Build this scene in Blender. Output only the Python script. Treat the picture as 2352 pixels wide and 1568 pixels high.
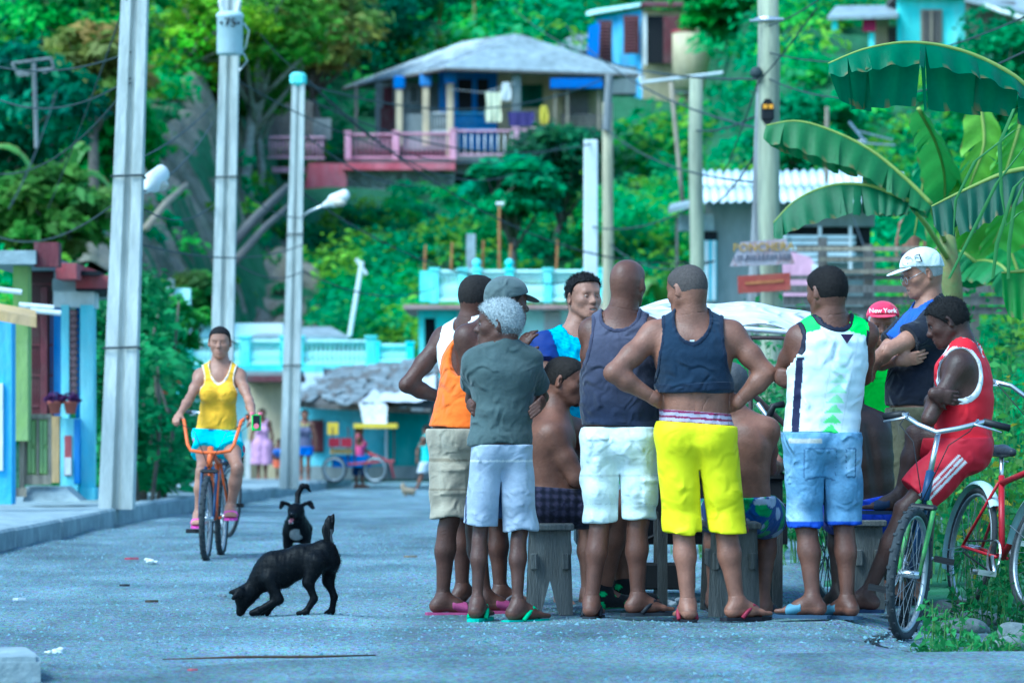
import bpy, math, random
import numpy as np
from mathutils import Vector
# ------------------------------------------------------------------ camera, sky, sun, exposure
SC = bpy.context.scene
COL = SC.collection
for o in list(bpy.data.objects):
    bpy.data.objects.remove(o)
FPX, CX, HY, EYE = 8820.0, 1176.0, 988.0, 0.92      # focal length and horizon of the photograph (in units of a 2352 wide print)
cd = bpy.data.cameras.new('camera')
cam = bpy.data.objects.new('camera', cd); COL.objects.link(cam)
cam.location = (0, 0, EYE); cam.rotation_euler = (math.pi/2, 0, 0)
cd.sensor_width = 36; cd.lens = 135; cd.shift_y = (HY-784)/2352
cd.clip_start = 1; cd.clip_end = 2000
cd.dof.use_dof = True; cd.dof.focus_distance = 18.9; cd.dof.aperture_fstop = 4.7
SC.camera = cam
wd = bpy.data.worlds.new('World'); SC.world = wd; wd.use_nodes = True
nt = wd.node_tree; bg = nt.nodes['Background']
sky = nt.nodes.new('ShaderNodeTexSky'); sky.sky_type = 'NISHITA'; sky.sun_disc = False
SUN_EL, SUN_AZ = math.radians(50), math.radians(-128)   # soft light high behind the camera's left shoulder
sky.sun_elevation = SUN_EL; sky.sun_rotation = SUN_AZ
sky.air_density = 1.0; sky.dust_density = 1.2; sky.ozone_density = 1.0
nt.links.new(sky.outputs[0], bg.inputs[0]); bg.inputs[1].default_value = 0.12
sl = bpy.data.lights.new('sun', 'SUN'); sl.energy = 1.5; sl.angle = math.radians(30); sl.color = (1.0, 0.98, 0.94)
sun = bpy.data.objects.new('sun', sl); COL.objects.link(sun)
sd = Vector((math.sin(SUN_AZ)*math.cos(SUN_EL), math.cos(SUN_AZ)*math.cos(SUN_EL), math.sin(SUN_EL)))
sun.rotation_euler = sd.to_track_quat('Z', 'Y').to_euler()
vs = SC.view_settings
vs.view_transform = 'Standard'; vs.look = 'None'; vs.gamma = 1; vs.use_curve_mapping = False
vs.exposure = 1.5
vs.use_white_balance = True; vs.white_balance_temperature = 5000; vs.white_balance_tint = -10     # the photograph's cool, slightly green balance
SC.cycles.use_denoising = True
try: SC.cycles.denoiser = 'OPENIMAGEDENOISE'
except Exception: pass
SC.cycles.max_bounces = 6; SC.cycles.diffuse_bounces = 3; SC.cycles.glossy_bounces = 2; SC.cycles.transparent_max_bounces = 6
SC.cycles.sample_clamp_indirect = 4; SC.cycles.volume_bounces = 0
# ------------------------------------------------------------------ helpers
R = math.radians
rng = np.random.default_rng(7); random.seed(7)
f4 = np.float32
def W(px, py, D):                      # where something seen at (px, py) stands if it is D metres away
    return np.array(((px-CX)*D/FPX, D, EYE+(HY-py)*D/FPX))
def V(*a): return np.array(a, float)
def nrm(v):
    v = np.asarray(v, float); return v/max(np.linalg.norm(v), 1e-9)
def srgb(r, g, b):
    return tuple((c/255/12.92 if c/255 <= .04045 else ((c/255+.055)/1.055)**2.4) for c in (r, g, b))
MATS = {}
def mat(name, col=(.5,.5,.5), rough=.8, var=.12, scale=6., bump=.0, bscale=60., attr=False, metal=0., spec=.3, col2=None, wave=None, trans=0., stretch=None, sheen=0., wr=0., wd=.012):
    """principled surface: colour (or the mesh's own 'Col'), two noise octaves of wear, optional second colour in blotches, fine relief"""
    if name in MATS: return MATS[name]
    m = bpy.data.materials.new(name); m.use_nodes = True; MATS[name] = m
    nt = m.node_tree; N = nt.nodes; L = nt.links; p = N['Principled BSDF']
    p.inputs['Roughness'].default_value = rough; p.inputs['Metallic'].default_value = metal
    p.inputs['Specular IOR Level'].default_value = spec
    if sheen: p.inputs['Sheen Weight'].default_value = sheen
    tc = N.new('ShaderNodeTexCoord'); src = tc.outputs['Object']
    if stretch:
        mp = N.new('ShaderNodeMapping'); mp.inputs['Scale'].default_value = stretch; L.new(src, mp.inputs[0]); src = mp.outputs[0]
    n1 = N.new('ShaderNodeTexNoise'); n1.inputs['Scale'].default_value = scale; n1.inputs['Detail'].default_value = 6; n1.inputs['Roughness'].default_value = .65
    L.new(src, n1.inputs['Vector'])
    if attr:
        a = N.new('ShaderNodeVertexColor'); a.layer_name = 'Col'; base = a.outputs[0]
    else:
        c = N.new('ShaderNodeRGB'); c.outputs[0].default_value = (*col, 1); base = c.outputs[0]
    if col2:
        cr = N.new('ShaderNodeValToRGB'); cr.color_ramp.elements[0].position = .45; cr.color_ramp.elements[1].position = .62
        n2 = N.new('ShaderNodeTexNoise'); n2.inputs['Scale'].default_value = scale*.45; n2.inputs['Detail'].default_value = 8; n2.inputs['Roughness'].default_value = .7
        L.new(src, n2.inputs['Vector']); L.new(n2.outputs[0], cr.inputs[0])
        mx = N.new('ShaderNodeMix'); mx.data_type = 'RGBA'; L.new(cr.outputs[0], mx.inputs[0]); L.new(base, mx.inputs[6]); mx.inputs[7].default_value = (*col2, 1)
        base = mx.outputs[2]
    mr = N.new('ShaderNodeMapRange'); mr.inputs[1].default_value = .25; mr.inputs[2].default_value = .75
    mr.inputs[3].default_value = 1-var; mr.inputs[4].default_value = 1+var; L.new(n1.outputs[0], mr.inputs[0])
    hs = N.new('ShaderNodeVectorMath'); hs.operation = 'SCALE'; L.new(base, hs.inputs[0]); L.new(mr.outputs[0], hs.inputs['Scale'])
    L.new(hs.outputs[0], p.inputs['Base Color'])
    if bump:
        nb = N.new('ShaderNodeTexNoise'); nb.inputs['Scale'].default_value = bscale; nb.inputs['Detail'].default_value = 5
        L.new(src, nb.inputs['Vector'])
        b = N.new('ShaderNodeBump'); b.inputs['Strength'].default_value = min(bump, 1); b.inputs['Distance'].default_value = .6/bscale
        L.new(nb.outputs[0], b.inputs['Height']); L.new(b.outputs[0], p.inputs['Normal'])
    if wr:
        nw = N.new('ShaderNodeTexNoise'); nw.noise_type = 'RIDGED_MULTIFRACTAL'; nw.inputs['Scale'].default_value = wr; nw.inputs['Detail'].default_value = 4; nw.inputs['Distortion'].default_value = .9; L.new(src, nw.inputs['Vector'])
        b2 = N.new('ShaderNodeBump'); b2.inputs['Strength'].default_value = .9; b2.inputs['Distance'].default_value = wd; L.new(nw.outputs[0], b2.inputs['Height'])
        if bump: L.new(b.outputs[0], b2.inputs['Normal'])
        L.new(b2.outputs[0], p.inputs['Normal'])
    if trans:
        t = N.new('ShaderNodeBsdfTranslucent'); L.new(hs.outputs[0], t.inputs[0]); ms = N.new('ShaderNodeMixShader'); ms.inputs[0].default_value = trans
        L.new(p.outputs[0], ms.inputs[1]); L.new(t.outputs[0], ms.inputs[2]); L.new(ms.outputs[0], N['Material Output'].inputs[0])
    return m
def tag(o, label=None, cat=None, group=None, kind=None):
    if label: o['label'] = label
    if cat: o['category'] = cat
    if group: o['group'] = group
    if kind: o['kind'] = kind
    return o
def thing(name, label, cat, loc, group=None):
    o = bpy.data.objects.new(name, None); COL.objects.link(o); o.location = [float(c) for c in loc]; o.empty_display_size = .1
    return tag(o, label, cat, group)
def wloc(o):
    v = np.zeros(3)
    while o is not None:
        v += np.array(o.location); o = o.parent
    return v
def mesh_np(name, v, faces, smooth=False, col=None):
    """faces: (n,4) or (n,3) int array, or a list of tuples"""
    me = bpy.data.meshes.new(name)
    v = np.asarray(v, f4)
    if isinstance(faces, np.ndarray):
        n, k = faces.shape
        me.vertices.add(len(v)); me.vertices.foreach_set('co', v.ravel())
        me.loops.add(n*k); me.loops.foreach_set('vertex_index', faces.astype(np.int32).ravel())
        me.polygons.add(n); me.polygons.foreach_set('loop_start', (np.arange(n)*k).astype(np.int32)); me.polygons.foreach_set('loop_total', np.full(n, k, np.int32))
        me.update(calc_edges=True); me.validate()
    else:
        me.from_pydata(v.tolist(), [], faces); me.update()
    if smooth and len(me.polygons): me.polygons.foreach_set('use_smooth', np.ones(len(me.polygons), bool))
    if col is not None and len(me.vertices) == len(v):
        a = me.color_attributes.new('Col', 'FLOAT_COLOR', 'POINT'); c = np.ones((len(v), 4), f4); c[:, :3] = col; a.data.foreach_set('color', c.ravel())
    return me
def link(name, me, m, parent=None, loc=(0, 0, 0)):
    o = bpy.data.objects.new(name, me); COL.objects.link(o); o.location = [float(c) for c in loc]
    if parent is not None: o.parent = parent
    if m is not None and len(me.materials) == 0: me.materials.append(m)
    return o
def obj_np(name, v, faces, m, parent=None, smooth=False, col=None):
    v = np.asarray(v, float)
    org = wloc(parent) if parent is not None else V((v[:,0].min()+v[:,0].max())/2, (v[:,1].min()+v[:,1].max())/2, v[:,2].min())
    o = link(name, mesh_np(name, v-org, faces, smooth, col), m, parent)
    if parent is None: o.location = org
    return o
def frame(d, up=(0, 0, 1)):
    d = nrm(d); u = np.asarray(up, float)
    if abs(np.dot(d, u)) > .97: u = V(0, 1, 0) if abs(d[1]) < .9 else V(1, 0, 0)
    x = nrm(np.cross(d, u)); y = np.cross(x, d); return x, y, d
class MB:
    def __init__(s): s.v = []; s.f = []; s.n = 0
    def add(s, v, f):
        v = np.asarray(v, float).reshape(-1, 3); s.v.append(v); s.f += [tuple(int(i)+s.n for i in q) for q in f]; s.n += len(v); return s
    def box(s, c, size, rz=0., axes=None, bev=0.):
        c = np.asarray(c, float); h = np.asarray(size, float)/2
        ax = np.array(axes) if axes is not None else np.array(((math.cos(rz), math.sin(rz), 0), (-math.sin(rz), math.cos(rz), 0), (0, 0, 1)))
        if bev <= 0:
            P = [(x, y, z) for x in (-1, 1) for y in (-1, 1) for z in (-1, 1)]
            v = [c+(np.array(p)*h) @ ax for p in P]
            return s.add(v, [(0,1,3,2), (4,6,7,5), (0,4,5,1), (2,3,7,6), (0,2,6,4), (1,5,7,3)])
        b = min(bev, h.min()*.8); prof = []
        for z, i in ((-1, b), (-1, 0), (1, 0), (1, b)):       # chamfered box: ring of 8, four levels
            zz = z*h[2] if i else z*(h[2]-b)
            x, y = h[0]-i, h[1]-i
            prof.append([(x, -y+b, zz), (x, y-b, zz), (x-b, y, zz), (-x+b, y, zz), (-x, y-b, zz), (-x, -y+b, zz), (-x+b, -y, zz), (x-b, -y, zz)])
        v = [c+np.array(p) @ ax for r in prof for p in r]; f = []
        for k in range(3):
            for i in range(8): j = (i+1) % 8; f.append((k*8+i, k*8+j, k*8+8+j, k*8+8+i))
        f.append(tuple(range(7, -1, -1))); f.append(tuple(range(24, 32))); return s.add(v, f)
    def b2(s, lo, hi, bev=0.): lo = np.array(lo, float); hi = np.array(hi, float); return s.box((lo+hi)/2, np.abs(hi-lo), bev=bev)
    def tube(s, path, r, n=8, closed=False, cap=True):
        P = [np.asarray(p, float) for p in path]; m = len(P); rr = [r]*m if np.isscalar(r) else list(r); v = []; x0 = None
        for i in range(m):
            d = P[(i+1) % m]-P[i-1] if closed else P[min(i+1, m-1)]-P[max(i-1, 0)]
            d = nrm(d)
            if x0 is None: x0 = frame(d)[0]
            x = nrm(x0-d*np.dot(x0, d)); y = np.cross(d, x); x0 = x
            for k in range(n): a = 2*math.pi*k/n; v.append(P[i]+rr[i]*(math.cos(a)*x+math.sin(a)*y))
        f = []
        for i in range(m if closed else m-1):
            for k in range(n): f.append((i*n+k, i*n+(k+1) % n, ((i+1) % m)*n+(k+1) % n, ((i+1) % m)*n+k))
        if cap and not closed: f.append(tuple(range(n-1, -1, -1))); f.append(tuple(range((m-1)*n, m*n)))
        return s.add(v, f)
    def bar(s, a, b, r, n=8): return s.tube([a, b], r, n)
    def ring(s, c, ax, rad, r, n=28, k=8, flat=1.):          # torus about axis ax
        x, y, d = frame(ax); v = []; f = []; c = np.asarray(c, float)
        for i in range(n):
            a = 2*math.pi*i/n; e = math.cos(a)*x+math.sin(a)*y
            for j in range(k): b = 2*math.pi*j/k; v.append(c+e*(rad+r*math.cos(b))+d*r*flat*math.sin(b))
        for i in range(n):
            for j in range(k): f.append((i*k+j, ((i+1) % n)*k+j, ((i+1) % n)*k+(j+1) % k, i*k+(j+1) % k))
        return s.add(v, f)
    def lathe(s, c, prof, n=12, ax=(0, 0, 1)):
        x, y, d = frame(ax); c = np.asarray(c, float); v = []; f = []
        for r, z in prof:
            for k in range(n): a = 2*math.pi*k/n; v.append(c+d*z+r*(math.cos(a)*x+math.sin(a)*y))
        m = len(prof)
        for i in range(m-1):
            for k in range(n): f.append((i*n+k, i*n+(k+1) % n, (i+1)*n+(k+1) % n, (i+1)*n+k))
        f.append(tuple(range(n-1, -1, -1))); f.append(tuple(range((m-1)*n, m*n))); return s.add(v, f)
    def prism(s, poly, o, ux, uy, th):                      # polygon in plane (o, ux, uy) extruded by vector th
        o = np.asarray(o, float); ux = np.asarray(ux, float); uy = np.asarray(uy, float); th = np.asarray(th, float); n = len(poly)
        a = [o+p[0]*ux+p[1]*uy for p in poly]; v = a+[q+th for q in a]
        f = [tuple(range(n-1, -1, -1)), tuple(range(n, 2*n))]+[(i, (i+1) % n, n+(i+1) % n, n+i) for i in range(n)]
        return s.add(v, f)
    def build(s, name, m, parent=None, smooth=False, col=None):
        o = obj_np(name, np.concatenate(s.v), s.f, m, parent, smooth, None)
        return o
def part(name, m, parent, fn, smooth=False):
    b = MB(); fn(b); return b.build(name, m, parent, smooth)
def dup(o, parent, loc, name=None):                          # a copy of a mesh object sharing its data
    c = o.copy(); COL.objects.link(c); c.parent = parent; c.location = [float(q) for q in loc]; return c
# ------------------------------------------------------------------ signed distance fields -> organic meshes
class Field:
    def __init__(s): s.p = []
    def add(s, a, b, ra, rb=None, k=.03, ax=None, sub=False, cap=1.):
        """tapered capsule a-b; radius a number or (along ax, across); sub=True carves"""
        a = np.asarray(a, float); b = np.asarray(b, float)
        ra = (ra, ra) if np.isscalar(ra) else tuple(ra); rb = ra if rb is None else ((rb, rb) if np.isscalar(rb) else tuple(rb))
        d = b-a; L = np.linalg.norm(d)
        if L < 1e-6: L = 1e-6; d = V(0, 0, 1)*L
        dn = d/L
        if ax is None: ux, uy, _ = frame(dn)
        else:
            ux = np.asarray(ax, float); ux = ux-dn*np.dot(ux, dn); ux = nrm(ux) if np.linalg.norm(ux) > 1e-3 else frame(dn)[0]
            uy = np.cross(dn, ux)
        s.p.append((a, b, dn, L, ux, uy, ra, rb, k, sub, cap)); return s
    def ell(s, c, r3, ax=(1, 0, 0), up=(0, 0, 1), k=.03, sub=False):   # ellipsoid radii (along ax, along ax x up, along up)
        c = np.asarray(c, float); up = nrm(up); return s.add(c-up*5e-4, c+up*5e-4, (r3[0], r3[1]), None, k, ax, sub, cap=r3[2]/min(r3[0], r3[1]))
    def bounds(s, pad=.03):
        lo = np.full(3, 1e9); hi = -lo
        for a, b, dn, L, ux, uy, ra, rb, k, sub, cap in s.p:
            if sub: continue
            r = max(*ra, *rb)*max(1, cap); lo = np.minimum(lo, np.minimum(a, b)-r); hi = np.maximum(hi, np.maximum(a, b)+r)
        return lo-pad, hi+pad
    def grid(s, lo, hi, h, off=0.):
        lo = np.asarray(lo, float); n = np.maximum(((np.asarray(hi)-lo)/h).astype(int)+2, 4)
        D = np.full(n, .12, f4); ax = [(lo[i]+h*np.arange(n[i])).astype(f4) for i in range(3)]
        for a, b, dn, L, ux, uy, ra, rb, k, sub, cap in s.p:
            r = max(*ra, *rb)*max(1, cap)+k+.035+abs(off)
            i0 = np.clip(np.floor((np.minimum(a, b)-r-lo)/h).astype(int), 0, n); i1 = np.clip(np.ceil((np.maximum(a, b)+r-lo)/h).astype(int)+1, 0, n)
            if (i1 <= i0).any(): continue
            sl = tuple(slice(i0[i], i1[i]) for i in range(3))
            x = ax[0][sl[0]][:, None, None]-f4(a[0]); y = ax[1][sl[1]][None, :, None]-f4(a[1]); z = ax[2][sl[2]][None, None, :]-f4(a[2])
            dot = lambda u: x*f4(u[0])+y*f4(u[1])+z*f4(u[2])
            q = dot(dn); t = np.clip(q/f4(L), 0, 1); lz = q-t*f4(L)
            lx = dot(ux)+f4(1e-5); ly = dot(uy)
            rx = f4(ra[0]+off)+t*f4(rb[0]-ra[0]); ry = f4(ra[1]+off)+t*f4(rb[1]-ra[1]); rz = np.minimum(rx, ry)*f4(cap)
            ex, ey, ez = lx/rx, ly/ry, lz/rz
            k0 = np.sqrt(ex*ex+ey*ey+ez*ez); ex /= rx; ey /= ry; ez /= rz
            k1 = np.sqrt(ex*ex+ey*ey+ez*ez)
            d = k0*(k0-1)/np.maximum(k1, f4(1e-6))
            o = D[sl]
            if sub:
                hh = np.maximum(k-np.abs(o+d), 0)/k; D[sl] = np.maximum(o, -d)+hh*hh*f4(k*.25)
            else:
                hh = np.maximum(k-np.abs(o-d), 0)/k; D[sl] = np.minimum(o, d)-hh*hh*f4(k*.25)
        return D, ax
    def mesh(s, h, lo=None, hi=None, post=None, off=0.):
        if lo is None: lo, hi = s.bounds(.03+abs(off))
        D, ax = s.grid(lo, hi, h, off)
        if post is not None: D = post(D, ax[0][:, None, None], ax[1][None, :, None], ax[2][None, None, :])
        D[0] = D[-1] = .05; D[:, 0] = D[:, -1] = .05; D[:, :, 0] = D[:, :, -1] = .05
        return snet(D, lo, h)
_C = [(0,0,0), (1,0,0), (0,1,0), (1,1,0), (0,0,1), (1,0,1), (0,1,1), (1,1,1)]
_E = [(0,1), (2,3), (4,5), (6,7), (0,2), (1,3), (4,6), (5,7), (0,4), (1,5), (2,6), (3,7)]
def snet(D, lo, h):
    ins = D < 0; c = np.zeros(tuple(np.array(D.shape)-1), np.int8)
    sh = D.shape
    for q in _C: c += ins[q[0]:sh[0]-1+q[0], q[1]:sh[1]-1+q[1], q[2]:sh[2]-1+q[2]]
    I = np.nonzero((c > 0) & (c < 8)); n = len(I[0])
    if n == 0: return np.zeros((0, 3)), np.zeros((0, 4), int)
    val = np.stack([D[I[0]+q[0], I[1]+q[1], I[2]+q[2]] for q in _C]); P = np.zeros((n, 3)); w = np.zeros(n)
    C = np.array(_C, float)
    for a, b in _E:
        va, vb = val[a], val[b]; m = (va < 0) != (vb < 0); t = np.where(m, va/np.where(m, va-vb, 1), 0)
        P += m[:, None]*(C[a]+t[:, None]*(C[b]-C[a])); w += m
    P = np.asarray(lo)+h*(np.stack(I, 1)+P/w[:, None])
    idx = np.full(c.shape, -1, np.int64); idx[I] = np.arange(n); F = []
    for A in range(3):
        B, Cc = (A+1) % 3, (A+2) % 3
        s0 = [slice(1, -1)]*3; s1 = [slice(1, -1)]*3; s0[A] = slice(0, -1); s1[A] = slice(1, None)
        i0, i1 = ins[tuple(s0)], ins[tuple(s1)]; e = np.nonzero(i0 != i1); flip = i0[e]
        e = list(e); e[B] = e[B]+1; e[Cc] = e[Cc]+1
        def at(db, dc):
            q = list(e); q[B] = q[B]-db; q[Cc] = q[Cc]-dc; return idx[tuple(q)]
        f = np.stack([at(1, 1), at(0, 1), at(0, 0), at(1, 0)], 1); f = np.where(flip[:, None], f, f[:, ::-1]); F.append(f)
    F = np.concatenate(F); F = F[(F >= 0).all(1)]
    return P, F
def merge(ms):
    v = []; f = []; n = 0
    for P, F in ms: v.append(P); f.append(F+n); n += len(P)
    return np.concatenate(v), np.concatenate(f)
_w = np.random.default_rng(3).normal(size=(9, 3)); _w /= np.linalg.norm(_w, axis=1)[:, None]; _ph = np.random.default_rng(4).uniform(0, 6.28, 9)
def wob(x, y, z, fr, seed=0.):                              # cheap smooth noise, about -1..1
    s = 0
    for i in range(9):
        g = fr*(.6+.16*i); s = s+np.sin(x*f4(_w[i,0]*g)+y*f4(_w[i,1]*g)+z*f4(_w[i,2]*g)+f4(_ph[i]+seed*(i+1)))
    return s/f4(3.4)
def vwob(P, fr, seed=0.): return wob(P[:, 0], P[:, 1], P[:, 2], fr, seed)
# ------------------------------------------------------------------ ground, road, hillside
sstep = lambda a, b, x: (lambda t: t*t*(3-2*t))(np.clip((np.asarray(x, float)-a)/(b-a), 0, 1))
def gz(y): return np.interp(y, [0, 38, 88, 97], [0, 0, -.36, -.36])          # the street dips a little towards its far end
def T(x, y):
    x = np.asarray(x, float); y = np.asarray(y, float)
    h = np.interp(y, [0, 38, 88, 97, 112, 130, 146, 152, 159, 168, 200, 300, 460], [0, 0, -.36, -.36, 2., 6., 9.9, 10.9, 12.6, 16.2, 26., 58., 100.])
    r = np.interp(y, [0, 24, 40, 60, 84, 100, 115, 128, 150, 200], [0, .1, .5, 1.3, 3.4, 5, 8.5, 13.2, 18, 30])*sstep(4.6, 10, x)
    l = np.interp(y, [0, 52, 80, 110, 150, 200], [0, 0, 2.6, 7.5, 17, 30])*sstep(-6.2, -11, x)
    z = np.maximum(h, np.maximum(np.where(x > 4.6, r, -9), np.where(x < -6.2, l, -9)))
    z = z+np.where(y > 60, 1, 0)*.35*(np.sin(x*.61+y*.3)+np.sin(x*.23-y*.47+1))*sstep(97, 125, y)
    return z
xs = np.unique(np.concatenate([np.linspace(-160, -30, 27), np.linspace(-30, 30, 61), np.linspace(30, 160, 27)])); ys = np.unique(np.concatenate([np.linspace(-30, 60, 46), np.linspace(60, 240, 91), np.linspace(240, 460, 23)]))
gx, gy = np.meshgrid(xs, ys, indexing='ij'); tz = T(gx, gy)-.03-.05*((gx > -6) & (gx < 2.1) & (gy < 96))
nx, ny = len(xs), len(ys); ii, jj = np.meshgrid(np.arange(nx-1), np.arange(ny-1), indexing='ij'); q = (ii*ny+jj).ravel()
M_earth = mat('earth', (.04, .13, .06), .95, .4, 3., .6, 25, col2=(.02, .10, .035))
tag(obj_np('terrain', np.stack([gx, gy, tz], -1).reshape(-1, 3), np.stack([q, q+ny, q+ny+1, q+1], 1), M_earth, None, True), kind='structure')
# road surface with gravel relief
m = bpy.data.materials.new('road_gravel'); m.use_nodes = True; N = m.node_tree.nodes; L = m.node_tree.links; p = N['Principled BSDF']; p.inputs['Roughness'].default_value = .85; p.inputs['Specular IOR Level'].default_value = .3
tc = N.new('ShaderNodeTexCoord'); vo = N.new('ShaderNodeTexVoronoi'); vo.inputs['Scale'].default_value = 70; n1 = N.new('ShaderNodeTexNoise'); n1.inputs['Scale'].default_value = .9; n1.inputs['Detail'].default_value = 8
n2 = N.new('ShaderNodeTexNoise'); n2.inputs['Scale'].default_value = 34; n2.inputs['Detail'].default_value = 8; n2.inputs['Roughness'].default_value = .75
for n in (vo, n1, n2): L.new(tc.outputs['Object'], n.inputs['Vector'])
cr = N.new('ShaderNodeValToRGB'); cr.color_ramp.elements[0].color = (.075, .165, .22, 1); cr.color_ramp.elements[1].color = (.27, .46, .54, 1); cr.color_ramp.elements[0].position = .36; cr.color_ramp.elements[1].position = .64
mx = N.new('ShaderNodeMix'); mx.data_type = 'FLOAT'; mx.inputs[0].default_value = .5; L.new(n1.outputs[0], mx.inputs[2]); L.new(n2.outputs[0], mx.inputs[3]); L.new(mx.outputs[0], cr.inputs[0])
mm = N.new('ShaderNodeMix'); mm.data_type = 'RGBA'; mm.blend_type = 'MULTIPLY'; mm.inputs[0].default_value = .8; L.new(cr.outputs[0], mm.inputs[6]); L.new(vo.outputs['Color'], mm.inputs[7])
hsv = N.new('ShaderNodeHueSaturation'); hsv.inputs['Saturation'].default_value = .74; hsv.inputs['Value'].default_value = 1.7; L.new(mm.outputs[2], hsv.inputs['Color'])
mp = N.new('ShaderNodeMapping'); mp.inputs['Scale'].default_value = (1.5, .22, 1); L.new(tc.outputs['Object'], mp.inputs[0]); n3 = N.new('ShaderNodeTexNoise'); n3.inputs['Scale'].default_value = 1.1; n3.inputs['Detail'].default_value = 7; n3.inputs['Roughness'].default_value = .6; L.new(mp.outputs[0], n3.inputs['Vector'])
mr = N.new('ShaderNodeMapRange'); mr.inputs[1].default_value = .32; mr.inputs[2].default_value = .68; mr.inputs[3].default_value = .72; mr.inputs[4].default_value = 1.3; L.new(n3.outputs[0], mr.inputs[0]); sc_ = N.new('ShaderNodeVectorMath'); sc_.operation = 'SCALE'; L.new(hsv.outputs[0], sc_.inputs[0]); L.new(mr.outputs[0], sc_.inputs['Scale']); L.new(sc_.outputs[0], p.inputs['Base Color'])
b1 = N.new('ShaderNodeBump'); b1.inputs['Strength'].default_value = .9; b1.inputs['Distance'].default_value = .07; L.new(n2.outputs[0], b1.inputs['Height'])
b2 = N.new('ShaderNodeBump'); b2.inputs['Strength'].default_value = .7; b2.inputs['Distance'].default_value = .012; b2.invert = True; L.new(vo.outputs['Distance'], b2.inputs['Height']); L.new(b1.outputs[0], b2.inputs['Normal']); L.new(b2.outputs[0], p.inputs['Normal'])
M_road = m
rx = np.concatenate([np.linspace(-3.95, 2.4, 60), np.linspace(2.9, 6, 7)]); ry = np.concatenate([np.linspace(2, 40, 150), np.linspace(41, 98, 40)])
gx, gy = np.meshgrid(rx, ry, indexing='ij'); u = .012*wob(gx, gy, gx*0, 3.2, 2.)+.006*wob(gx, gy, gx*0, 9., 1.)
edge = 1.55+.16*np.sin(gy*1.7)+np.maximum(gy-24, 0)*.2
zz = gz(gy)+u*sstep(13, 17, gy)-.07*sstep(edge, edge+.35, gx)
nx, ny = len(rx), len(ry); ii, jj = np.meshgrid(np.arange(nx-1), np.arange(ny-1), indexing='ij'); q = (ii*ny+jj).ravel()
tag(obj_np('road', np.stack([gx, gy, zz], -1).reshape(-1, 3), np.stack([q, q+ny, q+ny+1, q+1], 1), M_road, None, True), kind='structure')
M_conc = mat('concrete', (.30, .36, .38), .9, .3, 5., .4, 30, col2=(.2, .25, .27))
M_conc2 = mat('smooth_concrete', (.13, .19, .235), .85, .3, 3.5, .8, 70, col2=(.085, .13, .165))
# near slab crossing the foot of the picture
b = MB(); b.prism([(-6, 2), (5, 2), (5, 15.95), (2.1, 15.82), (.4, 15.55), (-.9, 15.2), (-1.4, 14.6), (-6, 14.5)], (0, 0, -.05), (1, 0, 0), (0, 1, 0), (0, 0, .062)); tag(b.build('pavement', M_road), kind='structure')
# pavement on the left with kerb stones
sw = thing('sidewalk', None, None, (-5, 30, 0)); del_ = None
sw['kind'] = 'structure'
b = MB()
for y0, y1 in ((27, 33.), (33.03, 58), (58, 98)):
    z0, z1 = gz(y0), gz(y1); b.add([(-8, y0, z0-.1), (-4.06, y0, z0-.1), (-4.06, y0, z0+.15), (-8, y0, z0+.15), (-8, y1, z1-.1), (-4.06, y1, z1-.1), (-4.06, y1, z1+.15), (-8, y1, z1+.15)], [(0,1,2,3), (5,4,7,6), (3,2,6,7), (1,5,6,2), (0,3,7,4)])
b.build('paving', M_conc, sw)
y = 27.
k0 = None
while y < 92:
    l = 2.97; z = float(gz(y))
    if k0 is None: k0 = part('kerbstone', M_conc, sw, lambda q: q.box((-3.96, y+l/2, z+.045), (.19, l, .24), bev=.022))
    else: dup(k0, sw, (random.uniform(-.012, .012), y-27, z+random.uniform(-.008, .006)))
    y += 3.0
# kerb block at the lower left corner
o = part('kerb_block', M_conc, None, lambda q: (q.prism([(-2.7, 13.7), (-1.70, 13.85), (-1.73, 14.1), (-1.82, 14.55), (-2.7, 14.6)], (0, 0, -.03), (1, 0, 0), (0, 1, 0), (0, 0, .115)), q.prism([(-2.7, 13.72), (-1.72, 13.87), (-1.75, 14.1), (-1.84, 14.52), (-2.7, 14.57)], (0, 0, .0845), (1, 0, 0), (0, 1, 0), (0, 0, .018))))
tag(o, 'low concrete kerb block at the lower left corner of the street', 'kerb')
# loose stones: too many to count
def stones(n, xr, yr, smin, smax, seed, zf):
    r = np.random.default_rng(seed); x = r.uniform(*xr, n); y = yr[0]+(yr[1]-yr[0])*r.random(n)**1.3; s = smin+(smax-smin)*r.random(n)**4
    base = np.array([(1,.2,-.5), (-1,.1,-.5), (0,1,-.5), (0,-1,-.5), (.1,0,1)], float); F = np.array([(0,2,4), (2,1,4), (1,3,4), (3,0,4)])
    a = r.uniform(0, 6.28, n); sc = np.stack([r.uniform(.7, 1.5, n), r.uniform(.6, 1.2, n), r.uniform(.3, .7, n)], 1)*s[:, None]
    v = base[None]*(1+.3*r.normal(size=(n, 5, 1)))*sc[:, None]; c, d = np.cos(a)[:, None], np.sin(a)[:, None]
    v = np.stack([v[..., 0]*c-v[..., 1]*d, v[..., 0]*d+v[..., 1]*c, v[..., 2]], -1)+np.stack([x, y, zf(x, y)+s*.15], 1)[:, None]
    col = np.array((.19, .32, .38))*(.4+.6*r.random((n, 1)))*np.array((1, 1, 1))+r.normal(0, .012, (n, 3)); col = np.repeat(np.clip(col, .015, .6), 5, 0)
    return v.reshape(-1, 3), (F[None]+5*np.arange(n)[:, None, None]).reshape(-1, 3), col
v, f, c = stones(42000, (-3.9, 2.3), (13.4, 36), .0035, .013, 5, lambda x, y: .012*wob(x, y, x*0, 3.2, 2.)+.006*wob(x, y, x*0, 9., 1.)-.07*sstep(1.55, 1.9, x))
M_stone = mat('loose_stone', rough=.9, var=.2, scale=40, attr=True)
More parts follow.
